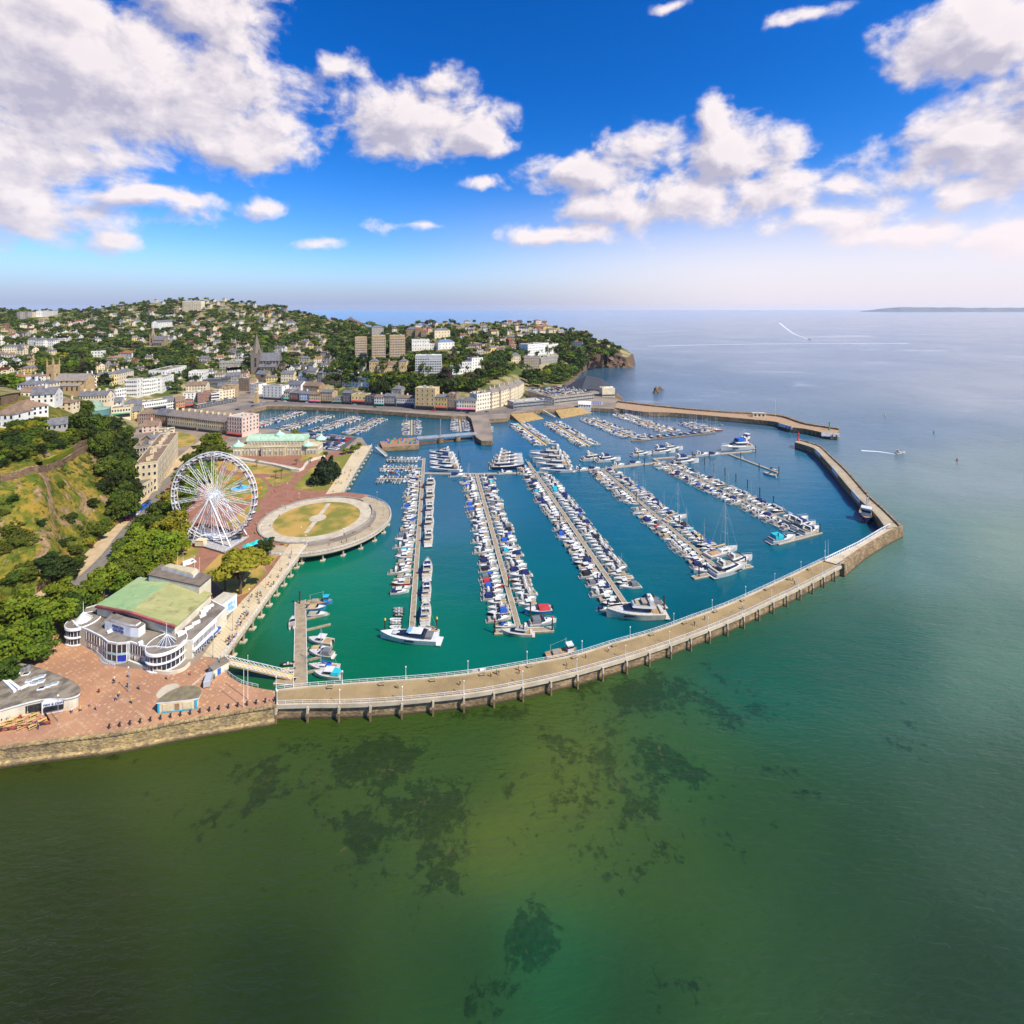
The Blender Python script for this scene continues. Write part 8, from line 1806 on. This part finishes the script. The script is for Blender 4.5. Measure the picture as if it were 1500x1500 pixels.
for _ in range(30000):
    px, py = hx.uniform(0, 915), hx.uniform(440, 584)
    if not inpoly(np.array([px]), np.array([py]), HILLREG[0])[0]: continue
    cand.append((px, py))
    if len(cand) >= 9000: break
# one ray table for all the pixels
Dg = np.exp(np.linspace(math.log(420), math.log(2300), 420)); tg = np.linspace(-1.1, .28, 330); XX, YY = np.meshgrid(tg, Dg); ZZ = ground_z((XX * YY).ravel(), YY.ravel()).reshape(XX.shape)
def Tfast(px, py):
    i = int(round(((px - 750) / F + 1.1) / 1.38 * 329)); i = min(max(i, 0), 329); s = (H - (py - 450) * Dg / F) - ZZ[:, i]; k = int(np.argmax(s < 0))
    if not (s < 0).any(): return None
    return ((px - 750) * Dg[k] / F, Dg[k], ZZ[k, i])
placed = []; grid_ = {}
for px, py in cand:
    q = Tfast(px, py)
    if q is None or q[1] < 385: continue
    h = hx.uniform(9.5, 17) * (1.1 if 430 < px < 620 or px > 780 else 1.); hp = h * F / q[1]
    # open ground, streets and lawns stay bare
    if vnoise(np.array(px), np.array(py * 2.2), 26, 5) > .27 and hx.random() < .75: continue
    if py > 545 and px < 440 and hx.random() < .7: continue
    if not tree_ok(px, py, hp * .9): continue
    kx, ky = int(px // 4), int(py // 3)
    if any((kx + i, ky + j) in grid_ and abs(grid_[(kx + i, ky + j)][0] - px) < 2.6 and abs(grid_[(kx + i, ky + j)][1] - py) < 1.9 for i in (-1, 0, 1) for j in (-1, 0, 1)): continue
    grid_[(kx, ky)] = (px, py); placed.append((q[1], px, py, q[0], q[2], h, hp))
placed.sort(key=lambda a: -a[6])
print('hill trees', len(placed))
ind = placed[:170]; rest = placed[170:]
byreg = {}
for D, px, py, x, z, h, hp in ind:
    i = next((i for i, (a, b, nm) in enumerate(REGN) if a <= px < b), len(REGN) - 1); byreg.setdefault(i, []).append((px, py, x, D, z, h))
for i, lst in sorted(byreg.items()):
    lst.sort()
    for k, (px, py, x, D, z, h) in enumerate(lst):
        kd = tq.choices(['dark', 'mid', 'bright', 'olive', 'copper'], [46, 34, 10, 6, 4])[0]
        plant_tree(x, D, z - .6, h, h * tq.uniform(.42, .58), kd, f'{CW[kd]} tree, {nth(k + 1)} from left of near trees {REGN[i][2]}', 'round', 'trees on the hills')
VS, QS, MI, nv = [], [], [], 0
kinds = ['dark', 'mid', 'bright', 'olive', 'copper']
base_crowns = []
for v in range(6):
    q = random.Random(v); lob = [(0, 0, .6, .30)] + [(.27 * math.cos(a), .27 * math.sin(a), q.uniform(.42, .85), q.uniform(.15, .24)) for a in [q.uniform(0, 6.28) for _ in range(8)]]
    base_crowns.append([leaves(n, lob, s, seed=v) for n, s in ((110, .12), (64, .155))])
for D, px, py, x, z, h, hp in rest:
    V, Qd = base_crowns[hx.integers(6)][0 if hp > 7 else 1]; an = hx.uniform(0, 6.28); c, s = math.cos(an), math.sin(an); w = h * hx.uniform(.95, 1.35)
    P_ = np.stack([(V[:, 0] * c - V[:, 1] * s) * w + x, (V[:, 0] * s + V[:, 1] * c) * w + D, V[:, 2] * h + z - .1 * h], -1)
    VS.append(P_); QS.append(Qd + nv); nv += len(P_); MI.append(np.full(len(Qd), hx.choice(5, p=[.46, .36, .08, .07, .03])))
wm_ = link('woodland', npmesh('woodland', np.concatenate(VS), np.concatenate(QS), [leaf_mat('wood_' + k, *{'dark': ((.033, .056, .013), (.05, .073, .016), (.020, .034, .01)), 'mid': ((.058, .088, .015), (.085, .112, .02), (.042, .06, .01)), 'bright': ((.11, .15, .015), (.14, .17, .02), (.07, .10, .01)), 'olive': ((.11, .115, .02), (.15, .13, .025), (.07, .075, .015)), 'copper': ((.045, .025, .028), (.06, .035, .03), (.03, .018, .022))}[k]) for k in kinds], np.concatenate(MI)))
tag(wm_, 'dense woods of mixed green trees filling the hillsides between the houses', 'woodland', kind='stuff')
# low scrub over the cliff face
VS, QS, nv = [], [], 0
sc_ = leaves(26, [(0, 0, .3, .5), (.3, .1, .2, .35), (-.3, -.1, .2, .35)], .22, seed=2)
for _ in range(900):
    px, py = hx.uniform(-40, 172), hx.uniform(668, 868); q = T(px, py)
    if q[1] > 300 or q[2] < 6.2 or vnoise(np.array(q[0]), np.array(q[1] + q[2]), 14, 7) > .05: continue
    s = hx.uniform(.8, 2.6); VS.append(sc_[0] * s + np.array(q)); QS.append(sc_[1] + nv); nv += len(sc_[0])
tag(link('cliff_scrub', npmesh('cliff_scrub', np.concatenate(VS), np.concatenate(QS), leaf_mat('leaf_scrub', (.085, .10, .014), (.14, .13, .02), (.05, .07, .012)))), 'low green scrub covering the rocky cliff', 'scrub', kind='stuff')
# ---------------------------------------------------------------- people
pq = random.Random(31)
def person(p, where, pose=None, group='people on the waterfront', rz=None):
    pose = pose or pq.choice(['walk', 'walk', 'stand']); i = pq.randrange(len(TOPS)); k = (pose, i)
    o = link('person', PM[k], None, p, pq.uniform(0, 6.28) if rz is None else rz)
    tag(o, f'person in {TOPS[i][0]} top {dict(walk="walking", stand="standing", sit="sitting")[pose]} {where}', 'person', group)
def crowd(poly_px, n, z, where, pose=None, order='from left'):
    xs = [p[0] for p in poly_px]; ys = [p[1] for p in poly_px]; got = []
    while len(got) < n:
        a, b = pq.uniform(min(xs), max(xs)), pq.uniform(min(ys), max(ys))
        if inpoly(np.array([a]), np.array([b]), poly_px)[0]: got.append((a, b))
    for k, (a, b) in enumerate(sorted(got)): person(W(a, b, z), f'{where}, {nth(k + 1)} {order}', pose)
crowd([(330, 940), (352, 905), (372, 885), (352, 925), (333, 955)], 26, Q + .12, 'on the promenade beside the theatre cafe')
crowd([(352, 890), (395, 846), (420, 815), (438, 800), (430, 820), (385, 878), (362, 908)], 22, Q + .12, 'on the promenade below the spreading tree')
crowd([(484, 722), (503, 690), (525, 656), (540, 654), (500, 718)], 12, Q + .12, 'on the pale deck towards inner harbour')
crowd([(470, 800), (520, 790), (556, 760), (548, 745), (560, 755), (530, 788), (480, 804)], 5, Q + .06, 'on the round viewing platform')
crowd([(395, 770), (430, 730), (470, 725), (430, 737), (400, 775)], 6, Q + .06, 'on the red path by circular lawn')
crowd([(120, 1000), (200, 985), (300, 975), (330, 1000), (300, 1030), (220, 1050), (130, 1050), (60, 1075), (40, 1085)], 18, Q + .03, 'on the brick plaza')
crowd([(390, 715), (404, 705), (412, 712), (400, 725)], 10, Q + .05, 'on the path right of the fountain')
crowd([(410, 1018), (560, 1004), (700, 992), (840, 968), (960, 934), (1100, 880), (1200, 830), (1215, 836), (1100, 890), (960, 945), (700, 1008), (420, 1026)], 15, Q + .02, 'on the long curved pier', order='from the plaza end')
pts = along([lerp(a, b, .72) for a, b in zip(ain, aout)], n=34)
for k, (p, d) in enumerate(pts[1:-1]):
    if pq.random() < .85: person((p[0] + pq.uniform(-.6, .6), p[1], 5.4), f'fishing from the stone arm, {nth(k + 1)} from the corner', 'stand')
for k, (p, d) in enumerate(along(PL([(560, 600), (620, 603), (690, 606), (745, 604), (800, 593)], Q), n=26)): person((p[0] + pq.uniform(-2, 2), p[1] + pq.uniform(-2, 2), Q + .06), f'on the harbour road, {nth(k + 1)} from left')
for k in range(16):
    a, b = pq.uniform(3, 62), pq.uniform(1042, 1068); person(W(a, b, Q + .03), f'at the cafe tables, {nth(k + 1)} of the seated people', 'sit')['label'] if 0 else person(W(3 + k * 3.8, b, Q + .03), f'at the cafe tables inside the fence, {nth(k + 1)} from left', 'sit')
# ---------------------------------------------------------------- cars
CC = [('white', (.72, .72, .72)), ('silver', (.42, .43, .45)), ('black', (.015, .015, .018)), ('dark grey', (.07, .075, .08)), ('navy blue', (.015, .03, .12)), ('red', (.40, .02, .02)), ('blue', (.02, .10, .40))]
def car_paint(n, c): return mat('car_paint_' + n.replace(' ', '_'), c, .25, c, spec=.6)
cs = MB()
def car_profile(m, prof, w, tuck=.0):
    A = [(x, -w / 2, z) for x, z in prof]; B_ = [(x, w / 2, z) for x, z in prof]; n_ = len(prof); m.add(A, [tuple(range(n_))[::-1] if area(prof) < 0 else tuple(range(n_))]); m.add(B_, [tuple(range(n_)) if area(prof) < 0 else tuple(range(n_))[::-1]])
    m.add(A + B_, [(i, n_ + i, n_ + (i + 1) % n_, (i + 1) % n_) for i in range(n_)])
CARM = {}
def car_mesh(ci, van=False):
    k = (ci, van)
    if k in CARM: return CARM[k]
    pnt = car_paint(*CC[ci]); b = MB(); l = 5.2 if van else 4.3
    if van: prof = [(-2.6, .3), (2.6, .3), (2.6, .85), (2.35, 1.05), (1.7, 1.95), (1.5, 2.05), (-2.5, 2.1), (-2.6, 1.9)]
    else: prof = [(-2.15, .3), (2.15, .3), (2.15, .65), (1.95, .82), (1.05, .92), (-1.75, .95), (-2.1, .85)]
    car_profile(b, prof, 1.8)
    if not van: b.box((-.35, 0, 1.38), (1.75, 1.28, .06))
    g_ = MB()
    if van: g_.add([(1.72, -.8, 1.93), (1.72, .8, 1.93), (2.34, .84, 1.1), (2.34, -.84, 1.1)], [(3, 2, 1, 0)]); g_.box((1.0, 0, 1.2), (1.0, 1.84, .6))
    else: g_.box((-.35, 0, .93), (2.75, 1.62, .46), 0, 0, .62, .80)
    wh = MB(); wh.tube((0, -.1, 0), (0, .1, 0), .31, n=12); wh.tube((0, -.11, 0), (0, .11, 0), .17, n=8, m=1)
    CARM[k] = (b.mesh('body', pnt), g_.mesh('window', GLASS), wh.mesh('wheel', [BLACKM, METALG])); return CARM[k]
cq = random.Random(12)
def car(p, rz, where, ci=None, van=False, wheels=False, group='parked cars'):
    ci = cq.choices(range(7), [22, 20, 16, 16, 12, 6, 8])[0] if ci is None else ci; b, g_, w = car_mesh(ci, van); t = thing('van' if van else 'car', f'{CC[ci][0]} {"van" if van else "car"} {where}', 'van' if van else 'car', p, rz, group); link('body', b, t); link('window', g_, t)
    for x in ((1.35, -1.35) if wheels else ()):
        for y in (.85, -.85): link('wheel', w, t, (x, y, .31))
car(W(306, 999, Q + .04), 1.9, 'parked on the brick plaza by the boat basin', 1, True, True); car(W(277, 827, Q + .06), .9, 'parked on the red path below the ferris wheel', 0, True, True)
RD = along(road, n=40)
for k, (i, o, ci) in enumerate(((14, 3, 0), (15, 3, 5), (17, -3, 2), (18, 3, 0), (19, 3, 5), (20, -3, 3), (22, 3, 2), (25, 3, 6), (30, -3, 1), (33, 3, 0))):
    p, d = RD[i]; car((p[0] - d[1] * o, p[1] + d[0] * o, Q + .07), math.atan2(d[1], d[0]), f'on the road under the cliff, {nth(k + 1)} from the near end', ci, False, True)
# land train
for k in range(5):
    p, d = RD[24 + k] if 0 else (lerp(W(188, 763, Q), W(217, 738, Q), k / 4), None); pass
lt0, lt1 = W(186, 764, Q), W(219, 738, Q); rz = math.atan2(lt1[1] - lt0[1], lt1[0] - lt0[0]); L_ = math.dist(lt0, lt1); t = thing('land_train', 'blue and red tourist land train parked below the cliff trees', 'land train', lt0, rz)
for k in range(4):
    m = MB(); m.box((L_ * (k + .5) / 4, 0, .3), (L_ / 4 - .8, 2.0, .9), 0); m.box((L_ * (k + .5) / 4, 0, 2.3), (L_ / 4 - .5, 2.2, .25), 1)
    for a in (-.42, 0, .42):
        for b in (-.9, .9): m.box((L_ * (k + .5 + a) / 4, b, 1.2), (.1, .1, 1.1), 0)
    m.build('carriage', [RED if k == 0 else BLUE, BLUE if k < 3 else BLACKM], t)
# pavilion car park
PA, PB, PC_, PD = W(420, 634, Q), W(520, 643, Q), W(508, 662, Q), W(452, 656, Q)
sheet('car_park', [p[:2] for p in (W(424, 634, Q), W(488, 637.5, Q), W(524, 641, Q), W(500, 661, Q), W(462, 657, Q), W(452, 648, Q))], Q + .07, ASPH)
for r_, (a, b, n_) in enumerate((((434, 636), (484, 638.5), 15), ((438, 639.5), (512, 643.5), 21), ((440, 642), (508, 646), 20), ((456, 647), (502, 650.5), 14), ((460, 650), (497, 653.5), 12), ((464, 655), (494, 658.5), 10))):
    ps = along([W(*a, Q + .08), W(*b, Q + .08)], n=n_)
    for k, (p, d) in enumerate(ps):
        if cq.random() < .82: car(p, math.atan2(d[1], d[0]) + 1.57 + cq.choice([0, 3.14]), f'{nth(k + 1)} from left in the {nth(r_ + 1)} row of the pavilion car park')
# roof of the seafront car park
t = CARPARK; zt = None
wd = max(v[0] for v in [tuple(c) for c in t.children[0].bound_box]); hh = max(c[2] for c in t.children[0].bound_box); dp = max(c[1] for c in t.children[0].bound_box); M_ = Matrix.Translation(t.location) @ Matrix.Rotation(t.rotation_euler[2], 4, 'Z')
for r_ in range(7):
    for k in range(22):
        if cq.random() < .72:
            v = M_ @ Vector((-wd + 3 + k * (2 * wd - 6) / 21, 6 + r_ * (dp - 12) / 6, hh + .06)); car(v, t.rotation_euler[2] + 1.57, f'{nth(k + 1)} from left in {nth(r_ + 1)} row of the seafront car park deck', group='cars on the car park deck')
for k, (p, d) in enumerate(along(quay, n=46)):
    if cq.random() < .6:
        o = cq.choice([-3, 3, 6]); car((p[0] - d[1] * o, p[1] + d[0] * o, Q + .07), math.atan2(d[1], d[0]), f'on the inner harbour road, {nth(k + 1)} place from left')
for k in range(14):
    c = W(860 + k * 2.6, 590 + (k % 3) * 1.6, 5.0) if 0 else W(862 + (k % 7) * 3.2, 590 + (k // 7) * 2.2, Q + .05); t = thing('covered_dinghy', f'blue covered dinghy on the outer quay hardstanding, {nth(k % 7 + 1)} from left in the {"back" if k < 7 else "front"} row', 'dinghy', c, .6, 'dinghies on the hardstanding'); m = MB(); S = hullform(4.2, 1.7, .9, m, n=5); m.build('hull', [HULLW, HULLW, BLUE], t); m = MB(); loft(m, S, .05, .9, .9, .5, 0, .4, 0, 0, n=3, tap=.5); m.build('cover', BLUE, t)
# ---------------------------------------------------------------- poles, buoys, wakes
def pole(px, py, h, label, z=Q, name='flagpole'): t = thing(name, label, 'pole', W(px, py, z), 0, 'poles'); m = MB(); m.tube((0, 0, 0), (0, 0, h), .09, .05, n=6); m.build('post', METALW, t); m = MB(); m.lathe((0, 0, h), [(.02, -.05), (.14, .05), (.02, .2)], 6); m.build('finial', METALW, t)
for k, (a, b) in enumerate(((251, 828), (260, 833), (268, 833), (285, 838), (292, 841))): pole(a, b, 7, f'thin white flagpole behind the theatre tower, {nth(k + 1)} from left')
for k, (a, b) in enumerate(((357, 1037), (363, 1025))): pole(a, b, 13, f'tall white flagpole at the pier end of the plaza, {["left", "right"][k]} one')
for k, (a, b) in enumerate(((1209, 822), (1213, 820))): pole(a, b, 9, f'tall white pole where the deck meets the stone pier, {["left", "right"][k]} one')
pole(1136, 611, 18, 'very tall thin white mast on the outer breakwater', 5)
for k, (a, b) in enumerate(((188, 1013), (85, 1057), (438, 741), (421, 725), (383, 790))): lamp(W(a, b, Q + .03), f'tall dark lamp post standing on the paving, {["plaza centre", "by the cafe", "round lawn top", "garden path", "below the ferris wheel"][k]}', True, 'dark lamp posts')
for k, (p, d) in enumerate(along([lerp(a, b, .55) for a, b in zip(P1L, P1R)], n=7)): lamp((p[0], p[1], Q + .12), f'tall grey lamp post on the sandy promenade, {nth(k + 1)} from the plaza', True, 'promenade lamps')
for k, a in enumerate((-80, -50, -20, 12, 42)): lamp((ISL[0] + 33 * math.cos(math.radians(a)), ISL[1] + 33 * math.sin(math.radians(a)), Q + .06), f'tall lamp post on the round viewing platform, {nth(k + 1)} from the near end', True, 'platform lamps')
for a, b, lb, mt in ((1368, 634, 'green conical channel buoy on the open sea', MATS['green_paint']), (1402, 675, 'small dark red buoy on the open sea', HULLR), (1296, 608, 'tiny yellow buoy on the open sea', YCAP)):
    t = thing('buoy', lb, 'buoy', W(a, b), scale=.6); m = MB(); m.lathe((0, 0, -.5), [(1.2, 0), (1.2, .9), (.9, 1.0)], 10); m.build('float', mt, t); m = MB(); m.lathe((0, 0, .5), [(.8, 0), (.45, 2.6), (.05, 3.4)], 8); m.build('top_mark', mt, t)
FOAM = mat('foam', (.62, .64, .66), .9, (.35, .40, .44), .5)
def wake(pts, w0, w1, label):
    p = [W(*q) for q in pts]; p = smooth([q[:2] for q in p], 6); n_ = len(p); A, B_ = [], []
    o = offset(p, 1); 
    for i in range(n_): w = (w0 + (w1 - w0) * i / (n_ - 1)) / 2; dx, dy = o[i][0] - p[i][0], o[i][1] - p[i][1]; A.append((p[i][0] + dx * w, p[i][1] + dy * w)); B_.append((p[i][0] - dx * w, p[i][1] - dy * w))
    m = MB(); m.strip(B_, A, .03); o_ = m.build('wake_foam', FOAM); tag(o_, label, 'wake', kind='stuff')
wake([(1312, 665.5), (1290, 662), (1262, 660)], 1.5, 4, 'thin white wake trailing behind the boat motoring out to sea')
wake([(1185, 497), (1160, 487), (1142, 473)], 3, 16, 'far curved white wake of a boat near the horizon')
wake([(950, 507), (1100, 504), (1330, 503)], 8, 14, 'long pale wake line across the far sea')
set_boat('fly', 'white', (1189, 497.3), (1184, 497.3), 'tiny and far out at sea at the tip of the curved wake')
# distant coast on the right
c0, c1 = (1268, 455.2), (1640, 457.0); m = MB(); hh_ = []
for k in range(60):
    px = 1268 + k * 6.4; D = 13000; x = (px - 750) * D / F; h = 45 + 70 * min(1, k / 9) + 40 * float(vnoise(np.array(k * 1.), np.array(0.), 7, 3)) + 26 * float(vnoise(np.array(k * 1.), np.array(0.), 2, 5)); hh_.append((x, D, h * min(1, k / 4 + .1)))
A_ = [(x, D, -5) for x, D, h in hh_]; B2 = [(x, D + 200, h) for x, D, h in hh_]; C2 = [(x * 1.18, D + 2500, h * .9) for x, D, h in hh_]
m.strip(A_, B2, 0, m=0); m.strip(B2, C2, 0, m=0); struct('distant_hills', m, mat('far_coast', (.09, .115, .14), .95, (.14, .15, .15), .004))
# ---------------------------------------------------------------- air
m = bpy.data.materials.new('haze_air'); m.use_nodes = True; nt = m.node_tree; nt.nodes.clear()
o_ = nt.nodes.new('ShaderNodeOutputMaterial'); v = nt.nodes.new('ShaderNodeVolumePrincipled'); v.inputs['Color'].default_value = (.95, .95, .98, 1); v.inputs['Density'].default_value = 2.2e-5; v.inputs['Anisotropy'].default_value = .2
L(nt, v.outputs[0], o_.inputs['Volume'])
mb = MB(); mb.box((0, 9000, -6), (40000, 24000, 190)); h_ = mb.build('haze', m); tag(h_, 'thin sea haze in the air over harbour and hills', 'haze', kind='stuff')
SC.cycles.volume_bounces = 1; SC.cycles.volume_max_steps = 32
